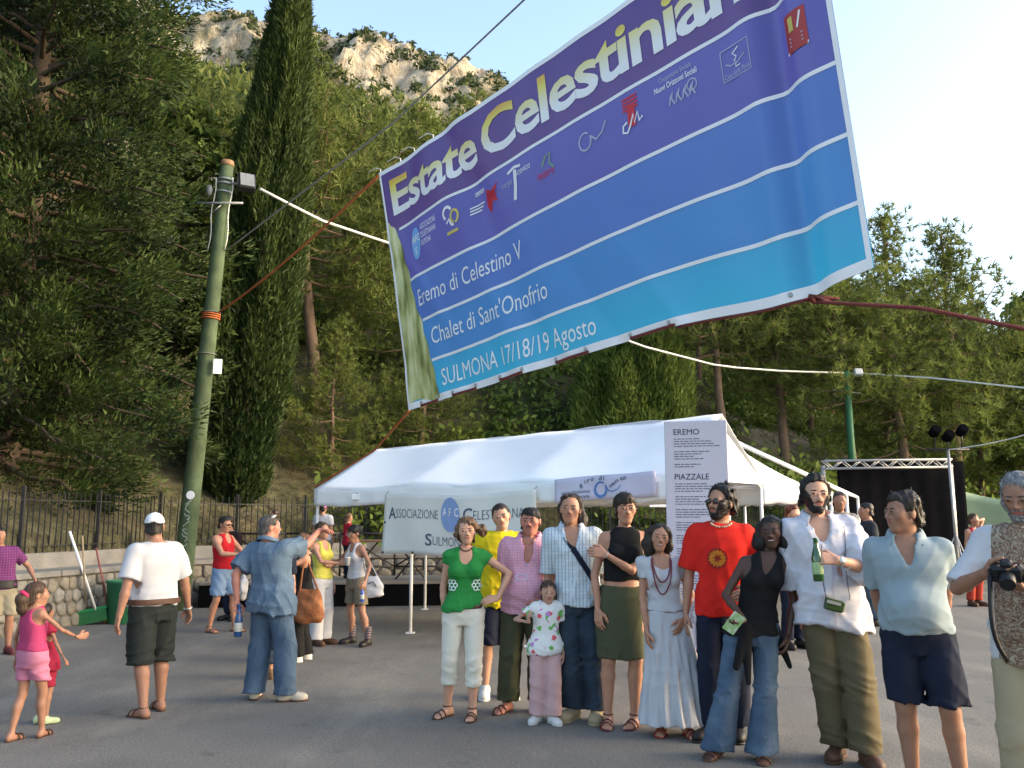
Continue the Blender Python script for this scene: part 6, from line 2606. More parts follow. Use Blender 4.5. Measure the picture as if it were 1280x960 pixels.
    def shoes(s, m, sole=None, name='shoe', bulk=1.0, high=.05):
        H = s.H
        for ank, fd in s.feet:
            g = V3(ank[0], ank[1], 0)
            sv = V3(fd[1], -fd[0], 0)
            R = np.stack([sv, -fd, V3(0, 0, 1)], 1)
            S = Shape()
            S.ell(g + fd * .074 * H + V3(0, 0, .020 * H), np.array([.030 * bulk, .046, .027 * bulk]) * H, R, .02)
            S.ell(g - fd * .012 * H + V3(0, 0, .026 * H), np.array([.026 * bulk, .036, .034 * bulk]) * H, R, .02)
            S.cone(g + fd * .005 * H + V3(0, 0, .03 * H), ank + V3(0, 0, (high - .045) * H), .024 * H * bulk, .023 * H, .02)
            S.cone(g + fd * .055 * H + V3(0, 0, .022 * H), g + V3(0, 0, .04 * H), .024 * H * bulk, .024 * H * bulk, .02)
            S.fn(lambda x, y, z: (z - .006) + 0 * x + 0 * y, (-3, -3, -.3), (3, 3, .05), .001, 'cut')
            V, F = S.surf(.0085 if s.detail else .013)
            o = link(name, mesh_np(name, V, F, True), m, s.t)
            T = Shape()
            T.ell(g + fd * .070 * H + V3(0, 0, .006 * H), np.array([.032 * bulk, .053, .020]) * H, R, .02)
            T.ell(g - fd * .012 * H + V3(0, 0, .006 * H), np.array([.028 * bulk, .040, .020]) * H, R, .02)
            T.fn(lambda x, y, z: z + 0 * x + 0 * y, (-3, -3, -.3), (3, 3, .04), .001, 'cut')
            T.fn(lambda x, y, z: (.010 * H - z) + 0 * x + 0 * y, (-3, -3, .0), (3, 3, .2), .001, 'cut')
            V, F = T.surf(.0095 if s.detail else .014)
            if len(V): link('sole', mesh_np('sole', V, F, True), sole or m, o)

    def sandals(s, m, straps=((.078, .030), (.045, .036)), ankle=True, heel=0.0, name='sandal'):
        H = s.H
        for ank, fd in s.feet:
            g = V3(ank[0], ank[1], 0)
            sv = V3(fd[1], -fd[0], 0)
            R = np.stack([sv, -fd, V3(0, 0, 1)], 1)
            T = Shape()
            T.ell(g + fd * .068 * H, np.array([.028, .046, .02]) * H, R, .02)
            T.ell(g - fd * .012 * H, np.array([.023, .036, .02]) * H, R, .02)
            T.fn(lambda x, y, z: z + 0 * x + 0 * y, (-3, -3, -.3), (3, 3, .04), .001, 'cut')
            T.fn(lambda x, y, z: (.009 * H - z) + 0 * x + 0 * y, (-3, -3, .0), (3, 3, .2), .001, 'cut')
            V, F = T.surf(.008)
            o = link(name, mesh_np(name, V, F, True), m, s.t)
            if not s.detail: continue
            for f, hgt in straps:
                w = .027 * H
                pts = [g + fd * (f + (.0 if t == 0 else 0)) * H + sv * math.sin(t) * w + V3(0, 0, .004 + hgt * H * math.cos(t)) for t in np.linspace(-1.5, 1.5, 9)]
                MB().tube(pts, .0058, 6).build('strap', m, o, local=True)
            if ankle:
                c = ank + V3(0, 0, .004 * H)
                pts = [c + (sv * math.cos(t) + fd * math.sin(t)) * .0215 * H for t in np.linspace(0, 6.28, 14)]
                MB().tube(pts, .0055, 6, caps=False).build('strap', m, o, local=True)

    # ---------------------------------------------------------------- prints and small things worn
    def bvh(s, which='shirt'):
        V, F, _ = getattr(s, which)
        return BVHTree.FromPolygons([tuple(v) for v in V], [tuple(int(i) for i in f) for f in F])

    def project(s, x, z, tree, off=.004, direction=(0, 1, 0)):
        d = Vector(direction)
        o = Vector((x, 0, z)) - d * .9
        hit = tree.ray_cast(o, d)
        if hit[0] is None:
            return None
        return np.array(hit[0]) - np.array(d) * off

    def decal(s, pts2, faces, m, name, tree, off=.004, owner=None):
        out = []
        last = None
        for x, z in pts2:
            p = s.project(x, z, tree, off)
            if p is None: p = last if last is not None else V3(x, -.15, z)
            last = p
            out.append(p)
        me = bpy.data.meshes.new(name)
        me.from_pydata([tuple(p) for p in out], [], [tuple(f) for f in faces])
        return link(name, me, m, owner or s.shirt[2])

    def decal_stroke(s, pts, w, m, name, tree, off=.004, owner=None):
        pts = np.asarray(pts, float)
        t = np.gradient(pts, axis=0)
        t /= np.linalg.norm(t, axis=1, keepdims=True) + 1e-9
        nn = np.stack([-t[:, 1], t[:, 0]], 1) * w / 2
        n = len(pts)
        return s.decal(np.concatenate([pts + nn, pts - nn]), [(i, n + i, n + i + 1, i + 1) for i in range(n - 1)], m, name, tree, off, owner)

    def band(s, c, axis, r, tube, m, name, n=16, ell=1.0):
        """ring worn round a limb"""
        axis = unit(axis)
        x = unit(np.cross(axis, (0.3, .1, 1)))
        y = np.cross(axis, x)
        pts = [c + (x * math.cos(t) + y * math.sin(t) * ell) * r for t in np.linspace(0, 2 * math.pi, n)]
        return MB().tube(pts, tube, 6, caps=False).build(name, m, s.t, local=True)

    def necklace(s, m, r=.072, low=.06, tube=.005, name='necklace', beads=0):
        H, q = s.H, s.q
        nx, ny = s.cx(.846 * H)
        pts = []
        V, F = s.shirt[0], s.shirt[1]
        tree = s.bvh()
        bv = BVHTree.FromPolygons([v.co[:] for v in s.body.data.vertices], [p.vertices[:] for p in s.body.data.polygons])
        for t in np.linspace(0, 2 * math.pi, 30):
            f = max(0, math.cos(t))
            x, yb = nx + r * q * math.sin(t) * (1 + .25 * f * (low > .1)), ny + .01 * H - r * q * math.cos(t)
            z = .845 * H + .02 * H * max(0, -math.cos(t)) - low * f ** 1.4
            if math.cos(t) > .1:
                ys = []
                for tr in (tree, bv):
                    p = s.project(x, z, tr, tube + .004)
                    if p is not None: ys.append(p[1])
                if ys: yb = min(ys)
            pts.append(V3(x, yb, z))
        if beads:
            mb = MB()
            P = np.array(pts)
            d = np.concatenate([[0], np.cumsum(np.linalg.norm(np.diff(P, axis=0), axis=1))])
            for u in np.linspace(0, d[-1], beads):
                mb.ball([np.interp(u, d, P[:, i]) for i in range(3)], tube, 6)
            return mb.build(name, m, s.t, local=True)
        return MB().tube(pts, tube, 6, caps=False).build(name, m, s.t, local=True)

    def world(s, p):
        return s.root + rotz(s.rz) @ np.asarray(p, float)
# ------------------------------------------------------------------ patterned cloths
def stripe_mat(name, base, line, period=.02, width=.3, axes='x', rough=.85, second=None):
    if name in MATS: return MATS[name]
    m = mat(name, base, rough, .08, 8, .35, 50, spec=.15)
    n, l, b = nodes_of(m)
    src = b.inputs['Base Color'].links[0].from_socket
    tc = n.new('ShaderNodeTexCoord')
    sp_ = n.new('ShaderNodeSeparateXYZ')
    l.new(tc.outputs['Object'], sp_.inputs[0])
    for ax in axes:
        mu = n.new('ShaderNodeMath')
        mu.operation = 'PINGPONG'
        mu.inputs[1].default_value = period / 2
        l.new(sp_.outputs['xyz'.index(ax)], mu.inputs[0])
        lt = n.new('ShaderNodeMath')
        lt.operation = 'LESS_THAN'
        lt.inputs[1].default_value = period * width / 2
        l.new(mu.outputs[0], lt.inputs[0])
        mx = n.new('ShaderNodeMix')
        mx.data_type = 'RGBA'
        l.new(lt.outputs[0], mx.inputs[0])
        l.new(src, mx.inputs[6])
        mx.inputs[7].default_value = (*(second if (second and ax != axes[0]) else line), 1)
        src = mx.outputs[2]
    l.new(src, b.inputs['Base Color'])
    return m


def blotch_mat(name, stops, scale=9, detail=5, rough=.85, voronoi=False, dist=0.0):
    if name in MATS: return MATS[name]
    m = mat(name, stops[0][1], rough, .05, 8, .3, 50, spec=.15)
    n, l, b = nodes_of(m)
    tc = n.new('ShaderNodeTexCoord')
    if voronoi:
        t = n.new('ShaderNodeTexVoronoi')
        t.inputs['Scale'].default_value = scale
        sp_ = n.new('ShaderNodeSeparateColor')
        l.new(t.outputs['Color'], sp_.inputs[0])
        out = sp_.outputs[0]
    else:
        t = n.new('ShaderNodeTexNoise')
        t.inputs['Scale'].default_value = scale
        t.inputs['Detail'].default_value = detail
        t.inputs['Distortion'].default_value = dist
        out = t.outputs['Fac']
    l.new(tc.outputs['Object'], t.inputs['Vector'])
    r = n.new('ShaderNodeValToRGB')
    r.color_ramp.interpolation = 'CONSTANT' if voronoi else 'LINEAR'
    e = r.color_ramp.elements
    e[0].position, e[0].color = stops[0][0], (*stops[0][1], 1)
    e[1].position, e[1].color = stops[-1][0], (*stops[-1][1], 1)
    for p, c in stops[1:-1]: e.new(p).color = (*c, 1)
    l.new(out, r.inputs[0])
    l.new(r.outputs[0], b.inputs['Base Color'])
    return m


DENIM = blotch_mat('blue_denim', [(.3, (.045, .075, .120)), (.55, (.072, .110, .165)), (.75, (.125, .17, .225))], 5, 6)
DENIM_DK = blotch_mat('dark_denim', [(.3, (.018, .027, .040)), (.55, (.030, .045, .065)), (.75, (.05, .07, .095))], 5, 6)
CHAMBRAY = blotch_mat('chambray_cloth', [(.3, (.075, .115, .165)), (.6, (.105, .155, .215)), (.8, (.145, .20, .26))], 6, 5)
WHITE_C = cloth_mat('white_cotton', (.44, .44, .46), .05)
WHITE_L = cloth_mat('white_linen', (.56, .55, .60), .06, bump=.5)
CREAM = cloth_mat('cream_cotton', (.62, .59, .50), .06)
BLACK_C = cloth_mat('black_jersey', (.012, .012, .013), .2)
OLIVE = cloth_mat('olive_cotton', (.062, .066, .038), .12)
KHAKI = cloth_mat('khaki_linen', (.115, .095, .055), .14, bump=.5)
NAVY = cloth_mat('navy_cotton', (.014, .018, .034), .15)
GLASS_G = mat('green_bottle_glass', (.015, .075, .012), .08, .1, 6, 0, spec=.6, coat=.5)
GOLDM = mat('gold_metal', (.6, .42, .12), .3, .1, 9, 0, metal=.8)
SILVER = mat('silver_metal', (.6, .6, .58), .3, .1, 9, 0, metal=.8)
GROUP = 'people posing in a row under the banner'
LEFTG = 'people chatting on the left of the square'
BACKG = 'people in the background'


def bottle(label, base, axis, m_=GLASS_G, s=1.0, group=None, label_m=None, name='bottle', cap=None):
    axis = unit(axis)
    x = unit(np.cross(axis, (.2, 1, .1)))
    R = np.stack([x, np.cross(axis, x), axis], 1)
    t = thing(name, label, name.replace('_', ' '), tuple(base), 0, group)
    prof = [(.026, 0), (.030, .006), (.031, .13), (.024, .165), (.014, .195), (.0125, .232), (.0145, .236), (.0145, .245), (.010, .246)]
    if name == 'drink_can':
        prof = [(.024, 0), (.032, .008), (.033, .012), (.033, .140), (.027, .155), (.027, .160), (.024, .157)]
    MB().lathe([(a * s, b * s) for a, b in prof], (0, 0, 0), 16, R).build('glass', m_, t, local=True)
    lr_ = .0335 if name == 'drink_can' else .0318
    MB().lathe([((lr_ - .0005) * s, .04 * s), (lr_ * s, .041 * s), (lr_ * s, .105 * s), ((lr_ - .0005) * s, .106 * s)], (0, 0, 0), 16, R).build('paper_label', label_m or mat('bottle_label', (.5, .5, .42), .7, .2, 40, 0), t, local=True)
    if cap:
        MB().lathe([(.0155 * s, .232 * s), (.0155 * s, .25 * s), (.012 * s, .252 * s)], (0, 0, 0), 12, R).build('cap', cap, t, local=True)
    return t


def hairlocks(pts_list, rad_list, k=.02):
    def f(S):
        for p, r in zip(pts_list, rad_list): S.chain(p, r, k)
    return f


# ================================================================== the posing row
# woman in green -----------------------------------------------------------------
p = Person('smiling woman in green blouse and cream cropped trousers holding a small bottle', (577, 897), (583, 643), GROUP, 3, False, .97, skin='light',
           feet=[(-.115, .06, -38), (.085, -.04, -8)], hands={'R': dict(px=(556, 772, .02), pole=(-.5, .6, 0), dir=(-.1, -.1, -1), curl=.75, palm=(1, .2, 0)), 'L': dict(px=(622, 748, -.06), pole=(1, .35, .1), dir=(-.95, -.25, -.15), palm=(0, .6, -.6), curl=.35)}, yaw=4, roll=-3, armw=1.05)
p.face('brown', .8, True)
p.hair('light', 'back', .075, .006, 150, .010, hairlocks([[p.hp(.28, .10, .15), p.hp(.55, .16, .05), p.hp(.62, .18, -.12)], [p.hp(-.28, .05, .12), p.hp(-.36, .06, -.1)]], [[.05, .042, .02], [.04, .02]]))
p.top(cloth_mat('green_jersey', (.025, .20, .045), .10), .25, .535, 'scoop', .010, .022, 'blouse', .004, slant=.22)
p.legs_wear(CREAM, .155, .60, .074, .068, .010, 'cropped_trousers', .004)
p.belt(LEATHER, .545, .030, .012)
p.sandals(LEATHER)
p.necklace(mat('dark_beads', (.07, .02, .02), .5), .056, .03, .005)
tr = p.bvh()
cx0 = float(p.cx(.64 * p.H)[0])
for sd in (-1, 1):
    c = np.array([cx0 + sd * .105, .655 * p.H])
    for a in range(6):
        an = a * 1.047
        q = c + .030 * np.array([math.cos(an), math.sin(an)])
        p.decal_stroke([q + np.array([.016 * math.cos(t), .016 * math.sin(t)]) for t in np.linspace(0, 6.28, 10)], .007, WHITE_INK, 'white_flower', tr, .005)
bottle('small green beer bottle in the hand of the woman in green', p.world(p.grip['R'] + V3(0, 0, -.10)), (.0, -.1, 1), s=.8)

# man in yellow -------------------------------------------------------------------
p = Person('tall short-haired man in yellow tee behind the woman in green', (622, 872), (627, 625), GROUP, 8, True, .93, skin='light', feet=[(-.11, .02, -10), (.11, .03, 10)],
           hands={'R': dict(px=(606, 735, .03), pole=(-1, .5, 0), dir=(.4, -.2, -.9), curl=.5)}, yaw=-8, pitch=6, roll=-10)
p.face('brown', .9)
p.hair('dark', 'short', .022)
p.top(cloth_mat('yellow_jersey', (.58, .46, .015), .08), .55, .46, 'crew', .022, 0, 'tee_shirt', .006)
p.legs_wear(NAVY, .27, .58, .10, .10, .02, 'shorts')
p.shoes(mat('white_trainer', (.55, .55, .53), .6, .08, 12, .1))
tr = p.bvh()
v, f = text_mesh('adidas', .03, 0, 1, (.3, .4))
x0 = float(p.cx(.70 * p.H)[0])
p.decal(np.stack([x0 - .10 + v[:, 0] * .25, .660 * p.H + v[:, 1] * .052], 1), f.tolist(), BLACK_C, 'chest_lettering', tr, .005)

# man in pink ----------------------------------------------------------------------
p = Person('stout moustached man in open pink shirt and olive trousers', (655, 890), (662, 630), GROUP, -4, True, 1.13, .045, 'red', feet=[(-.14, .0, -32), (.12, .05, 5)],
           hands={'R': dict(px=(634, 768, -.02), pole=(-.8, .6, 0), curl=.4), 'L': dict(px=(679, 755, -.20), pole=(1, .5, -.3), dir=(-.95, -.15, .0), palm=(0, .9, -.3), curl=.45)}, yaw=-6, pitch=3, headw=1.1)
p.face('black', 1.3, True)
p.hair('black', 'fringe', .055, .002, 150, .006)
p.beard('black', .02, True, False)
PINK = stripe_mat('pink_checked_cotton', (.66, .36, .44), (.60, .28, .37), .022, .35, 'xz')
p.top(PINK, .78, .475, 'v', .022, .012, 'shirt', .006, v=.69, sl_r=.012)
p.collar(PINK, .035, openf=.75)
p.legs_wear(OLIVE, .055, .56, .098, .090, .016, 'trousers', .005, knee_fold=.0045)
p.sandals(LEATHER)
tr = p.bvh()
x0 = float(p.cx(.6 * p.H)[0])
p.decal_stroke([(x0 + .01 * math.sin(k), z) for k, z in enumerate(np.linspace(.70 * p.H, .49 * p.H, 12))], .024, mat('pink_placket', (.62, .33, .41), .85, .06, 8, .2), 'placket', tr, .004)
pw = (.045, .66 * p.H)
p.decal_stroke([(x0 + .05, .685 * p.H), (x0 + .05, .625 * p.H), (x0 + .13, .625 * p.H), (x0 + .13, .69 * p.H)], .004, mat('pink_seam', (.48, .22, .30), .85), 'pocket_seam', tr, .003)
p.decal_stroke([(x0 - .03 + .05 * math.cos(t), .655 * p.H + .022 * math.sin(t)) for t in np.linspace(0, 6.28, 16)], .005, SILVER, 'folded_spectacles', tr, .008)
p.decal_stroke([(x0 - .11 + .04 * math.cos(t), .645 * p.H + .022 * math.sin(t)) for t in np.linspace(0, 6.28, 16)], .005, SILVER, 'folded_spectacles', tr, .008)
p.decal([(x0 - .02, .685 * p.H), (x0 + .012, .685 * p.H), (x0 + .01, .72 * p.H), (x0 - .03, .72 * p.H)], [(0, 1, 2, 3)], WHITE_C, 'undershirt', BVHTree.FromPolygons([v_.co[:] for v_ in p.body.data.vertices], [q_.vertices[:] for q_ in p.body.data.polygons]), .008)
p.necklace(GOLDM, .060, .05, .0025, 'neck_chain')

# little girl ----------------------------------------------------------------------
p = Person('little girl in printed white tee and pink trousers held by the man in pink', (680, 903), (684, 722), GROUP, 4, False, 1.0, skin='child', child=True, Y=None,
           feet=[(-.055, .0, -30), (.06, -.05, 22)], hands={'R': dict(px=(661, 778, -.10), pole=(-1, .2, -.6), dir=(-.1, -.2, 1), curl=.6), 'L': dict(px=(704, 815, .0), pole=(.5, 1, 0), curl=.3)}, yaw=2, pitch=6, armw=.9)
p.face('dark', .7)
p.hair('brown', 'back', .025, 0, 150, 0, hairlocks([[p.hp(.25, .2, -.1), p.hp(.36, .15, -.35)]], [[.03, .02]]))
PRINT = blotch_mat('printed_white_cotton', [(0, (.66, .66, .64)), (.60, (.15, .40, .10)), (.70, (.66, .64, .62)), (.80, (.62, .10, .12)), (.88, (.66, .66, .64)), (.94, (.45, .22, .5))], 34, 2, voronoi=True)
p.top(PRINT, .55, .475, 'crew', .014, .012, 'tee_shirt', .003, neck_r=.060)
p.legs_wear(cloth_mat('pale_pink_cotton', (.50, .32, .32), .08), .055, .56, .10, .112, .012, 'trousers', .004)
p.shoes(mat('white_trainer', (.55, .55, .53)), bulk=1.15)

# man in striped shirt -------------------------------------------------------------
p = Person('long-haired man in pale striped shirt with dark shoulder strap', (731, 900), (714, 613), GROUP, -5, True, .98, skin='tan', feet=[(-.09, .03, -28), (.10, -.02, -6)],
           hands={'R': dict(w=(-.29, .10, .80), pole=(-.6, 1, 0)), 'L': dict(w=(.27, .16, .84), pole=(.5, 1, 0))}, yaw=-3, roll=4)
p.face('dark', 1.0, True)
p.hair('dark', 'receding', .05, .004, 120, .008, hairlocks([[p.hp(.27, .25, .0), p.hp(.38, .25, -.35), p.hp(.44, .2, -.52)], [p.hp(-.27, .25, .0), p.hp(-.33, .28, -.35)], [p.hp(0, .4, -.1), p.hp(0, .38, -.45)]], [[.05, .045, .03], [.045, .025], [.05, .04]]), drop=.1)
STRP = stripe_mat('striped_cotton', (.55, .60, .64), (.20, .28, .34), .028, .22, 'xz', second=(.42, .48, .52))
p.top(STRP, 1.05, .495, 'v', .022, .010, 'shirt', .006, v=.71)
p.collar(STRP, .03, openf=.7)
p.legs_wear(DENIM_DK, .05, .55, .088, .098, .014, 'jeans', .005, knee_fold=.0045)
p.shoes(mat('tan_suede', (.27, .22, .13), .9, .15, 14, .2), bulk=1.12)
tr = p.bvh()
x0 = float(p.cx(.7 * p.H)[0])
t_ = np.linspace(0, 1, 26)
p.decal_stroke(np.stack([x0 - .075 + .27 * t_, .805 * p.H - .235 * p.H * t_], 1), .044, NAVY, 'shoulder_strap', tr, .007)
p.decal_stroke([(x0 + .012 * math.sin(k * .6), z) for k, z in enumerate(np.linspace(.71 * p.H, .505 * p.H, 12))], .022, mat('placket_pale', (.50, .55, .60), .85, .06), 'placket', tr, .004)

# woman in black top ---------------------------------------------------------------
p = Person('short-haired woman in black sleeveless top and olive knee skirt', (777, 908), (780, 612), GROUP, 3, False, 1.0, skin='tan', bust=.85, feet=[(-.10, .02, -14), (.105, .0, -28)],
           hands={'R': dict(px=(747, 762, -.08), pole=(-.9, .6, 0), curl=.35, palm=(.6, .5, 0)), 'L': dict(px=(757, 693, -.20), pole=(.6, .15, -.8), dir=(-.95, .1, .2), palm=(0, .8, -.2), curl=.55)}, yaw=-2, pitch=2, sway=-.01)
p.face('dark', 1.0)
p.hair('dark', 'fringe', .065, .002, 120, .006)
p.top(BLACK_C, 0, .615, 'crew', .009, 0, 'sleeveless_top', .003, neck_r=.058, cut_sh=.020)
p.skirt(OLIVE, .285, .590, .098, .070, 0, 0, 'knee_skirt', .004, .011, slit=True)
p.sandals(mat('wine_leather', (.10, .02, .022), .5, .2, 14, .2))
p.band(p.arms[1][2], p.arms[1][2] - p.arms[1][1], .030, .003, SILVER, 'bracelet')

# woman in white -------------------------------------------------------------------
p = Person('smiling dark-haired woman in white top and long white skirt with red beads', (842, 918), (824, 650), GROUP, -3, False, .96, skin='tan', bust=.9, feet=[(-.075, .02, -18), (.10, -.03, 12)],
           hands={'R': dict(px=(808, 788, -.05), pole=(-.7, .8, 0), curl=.3), 'L': dict(px=(853, 775, -.08), pole=(.8, .8, 0), curl=.3, palm=(-.6, .6, 0))}, yaw=2, roll=6)
p.face('dark', .9, True, teeth=True)
p.hair('dark', 'back', .055, .003, 100, .006, hairlocks([[p.hp(-.28, .1, .1), p.hp(-.36, .12, -.25), p.hp(-.33, .1, -.55)], [p.hp(.28, .1, .1), p.hp(.36, .15, -.25), p.hp(.33, .15, -.5)], [p.hp(0, .38, 0), p.hp(0, .38, -.5)]], [[.05, .05, .03], [.045, .04, .025], [.06, .05]]))
p.top(WHITE_C, .42, .575, 'square', .011, .01, 'gathered_top', .005, neck_r=.085)
p.skirt(WHITE_C, .055, .575, .160, .120, 13, .014, 'long_skirt', .005, .012)
p.sandals(mat('red_leather', (.22, .025, .02), .5, .2, 14, .2))
RB = mat('red_beads', (.16, .025, .04), .4, .2, 60, 0)
p.necklace(RB, .075, .20, .0055, 'bead_necklace')
p.necklace(RB, .082, .29, .0055, 'bead_necklace')

# man in red -----------------------------------------------------------------------
p = Person('bearded curly-haired man in red tee and sunglasses looking left', (907, 924), (899, 603), GROUP, -10, True, .95, skin='tan', feet=[(-.10, .02, -34), (.10, .05, -5)],
           hands={'R': dict(w=(-.26, .02, .86), pole=(-.6, 1, 0)), 'L': dict(px=(938, 738, -.16), pole=(1, .5, -.3), dir=(-.85, -.2, -.35), palm=(-.1, .9, -.2), curl=.3)}, yaw=-42, pitch=-2)
p.face('black', .9, False, True, False)
p.hair('black', 'receding', .10, .007, 120, .010, topt=.03)
p.beard('black', .030, True, True, .002)
p.sunglasses()
RED = cloth_mat('red_jersey', (.60, .022, .015), .08)
p.top(RED, .85, .475, 'crew', .020, .006, 'tee_shirt', .005, sl_r=.018)
p.legs_wear(NAVY, .05, .57, .086, .086, .014, 'trousers', .004)
p.shoes(BLACK_LEATHER)
p.necklace(mat('bone_beads', (.50, .42, .30), .5, .2, 30, 0), .072, .03, .0085, 'bead_necklace', beads=34)
tr = p.bvh()
x0, z0_ = float(p.cx(.70 * p.H)[0]) - .035, .705 * p.H
OR = mat('emblem_orange', (.55, .18, .02), .8, .2, 30, 0)
DR = mat('emblem_dark_red', (.28, .02, .012), .8, .1, 30, 0)
n_ = 28
p.decal([(x0 + .074 * math.cos(t), z0_ + .074 * math.sin(t)) for t in np.linspace(0, 6.28, n_, False)] + [(x0, z0_)], [(i, (i + 1) % n_, n_) for i in range(n_)], DR, 'sun_emblem', tr, .0035)
p.decal([(x0 + (.064 if i % 2 else .052) * math.cos(t), z0_ + (.064 if i % 2 else .052) * math.sin(t)) for i, t in enumerate(np.linspace(0, 6.28, n_, False))] + [(x0, z0_)], [(i, (i + 1) % n_, n_) for i in range(n_)], OR, 'sun_emblem', tr, .0055)
p.decal([(x0 + (.038 if i % 2 else .015) * math.cos(t), z0_ + (.038 if i % 2 else .015) * math.sin(t)) for i, t in enumerate(np.linspace(.3, 6.58, 12, False))] + [(x0, z0_)], [(i, (i + 1) % 12, 12) for i in range(12)], DR, 'sun_emblem', tr, .0075)
p.band(p.arms[1][2] + V3(-.075, -.01, -.02), (1, .2, .3), .011, .003, SILVER, 'ring')

# dark-skinned woman ------------------------------------------------------------------
p = Person('smiling woman in black V-neck top and flared blue jeans holding a paper', (930, 948), (957, 640), GROUP, -8, False, .98, skin='dark', bust=.9, feet=[(-.17, .02, -30), (.12, -.02, -6)],
           hands={'R': dict(px=(930, 775, -.22), pole=(-1, .4, -.4), dir=(-.7, -.5, -.25), palm=(0, .2, 1), curl=.5), 'L': dict(px=(985, 795, -.05), pole=(.8, .8, 0), curl=.4)}, yaw=-14, pitch=1, roll=-4)
p.face('black', .8, True, teeth=True)
p.hair('black', 'back', .05, .003, 100, .006, hairlocks([[p.hp(-.28, .15, .1), p.hp(-.36, .2, -.35), p.hp(-.36, .15, -.75)], [p.hp(.28, .15, .1), p.hp(.42, .2, -.35), p.hp(.50, .15, -.85)], [p.hp(0, .38, 0), p.hp(0, .4, -.9)]], [[.055, .06, .03], [.055, .06, .035], [.07, .06]]))
p.top(BLACK_C, 0, .55, 'v', .010, .008, 'sleeveless_top', .003, v=.725, neck_r=.068, cut_sh=.018)
p.legs_wear(DENIM, .028, .58, .078, .128, .012, 'flared_jeans', .004)
p.sandals(LEATHER)
jk = Shape()
H = p.H
x0 = float(p.cx(.5 * H)[0])
jk.loft(np.array([.50, .54, .57]) * H, np.array([.105, .104, .10]) * H, np.array([.075, .073, .070]) * H, np.full(3, x0), np.full(3, .0), .02, off=.016)
jk.cone((x0 + .10 * H, .01, .52 * H), (x0 + .155 * H, .02, .37 * H), .035, .02, .02)
jk.cone((x0 - .03 * H, -.085 * H, .53 * H), (x0 - .075 * H, -.095 * H, .38 * H), .035, .028, .02)
jk.cone((x0 - .03 * H, -.085 * H, .53 * H), (x0 - .03 * H, -.095 * H, .32 * H), .032, .020, .02)
jk.cone((x0 + .02 * H, .08 * H, .54 * H), (x0 + .08 * H, .07 * H, .38 * H), .05, .04, .04)
V_, F_ = jk.surf(.008, wob(40, .005, 3, (1, 1, .5)))
link('tied_jacket', mesh_np('tied_jacket', V_, F_, True), BLACK_C, p.t)
g_ = p.world(p.grip['R'])
pp = thing('folded_paper', 'small green and white leaflet in the hand of the woman in jeans', 'leaflet', tuple(g_))
MB().box((0, -.02, -.01), (.085, .004, .14), roty(.6) @ rotx(.3), ).build('sheet', blotch_mat('leaflet_print', [(.4, (.60, .62, .52)), (.55, (.25, .45, .15)), (.7, (.6, .6, .5))], 12), pp, local=True)

# man with the beer bottle -----------------------------------------------------------
p = Person('tall bearded man in loose white linen shirt holding a green beer bottle', (1058, 953), (1019, 590), GROUP, -6, True, 1.03, .012, 'light', feet=[(-.02, .12, -26), (.12, -.06, 4)],
           hands={'R': dict(w=(-.22, .10, .90), pole=(-.6, 1, 0)), 'L': dict(px=(1046, 700, -.34), pole=(1, .30, -.7), dir=(-.97, -.1, .12), palm=(-.25, .75, -.4), curl=.62)}, yaw=2, roll=3, Y=None)
p.face('black', 1.1, True)
p.hair('black', 'receding', .09, .006, 120, .009)
p.beard('black', .018, True, True, .0015)
p.top(WHITE_L, 1.30, .455, 'v', .030, .030, 'linen_shirt', .008, v=.735, sl_r=.026, slant=-.15)
p.collar(WHITE_L, .04, openf=.6)
p.legs_wear(KHAKI, .045, .55, .095, .098, .018, 'trousers', .006, knee_fold=.005)
p.shoes(LEATHER)
tr = p.bvh()
x0 = float(p.cx(.66 * p.H)[0])
SEAM = mat('linen_seam', (.45, .42, .50), .85, .05)
for dx in (-.055, .10):
    p.decal_stroke([(x0 + dx + .01 * math.sin(z * 9), z) for z in np.linspace(.815 * p.H, .56 * p.H, 16)], .006, mat('thin_dark_cord', (.12, .10, .12), .7), 'neck_cord', tr, .006)
p.decal_stroke([(x0 + .008 * math.sin(k * .7), z) for k, z in enumerate(np.linspace(.735 * p.H, .47 * p.H, 14))], .010, SEAM, 'placket', tr, .003)
p.decal_stroke([(x0 + .06, .70 * p.H), (x0 + .06, .645 * p.H), (x0 + .15, .645 * p.H), (x0 + .15, .70 * p.H), (x0 + .06, .70 * p.H)], .004, SEAM, 'pocket_seam', tr, .003)
gw = p.arms[1][2]
p.band(gw + unit(p.arms[1][1] - gw) * .035, p.arms[1][1] - gw, .033, .006, SILVER, 'watch_strap')
MB().lathe([(.019, 0), (.021, .004), (.019, .009), (.0, .010)], gw + unit(p.arms[1][1] - gw) * .035 + V3(0, -.034, .008), 14, rotx(math.pi / 2 - .3)).build('watch', mat('watch_face', (.6, .6, .55), .3, .05, 9, 0), p.t, local=True)
gp = p.world(p.grip['L'])
bottle('green beer bottle gripped by the tall man in white linen', gp + V3(-.012, -.005, -.135), (-.02, .05, 1), s=1.12, label_m=mat('beer_label', (.30, .42, .20), .6, .3, 30, 0))
# camera pouch hanging on the cord
cc = p.world(V3(*(p.project(x0 - .01, .545 * p.H, tr, .035) if p.project(x0 - .01, .545 * p.H, tr, .035) is not None else (x0, -.2, .545 * p.H))))
cm = thing('compact_camera', 'green and black compact camera hanging at the waist of the man in white linen', 'camera', tuple(cc))
MB().box((0, 0, 0), (.125, .045, .075), roty(.25), .01).build('body', mat('dark_green_case', (.03, .06, .015), .4, .3, 12, .1), cm, local=True)
MB().box((-.01, -.026, .018), (.09, .008, .02), roty(.25)).build('trim', SILVER, cm, local=True)

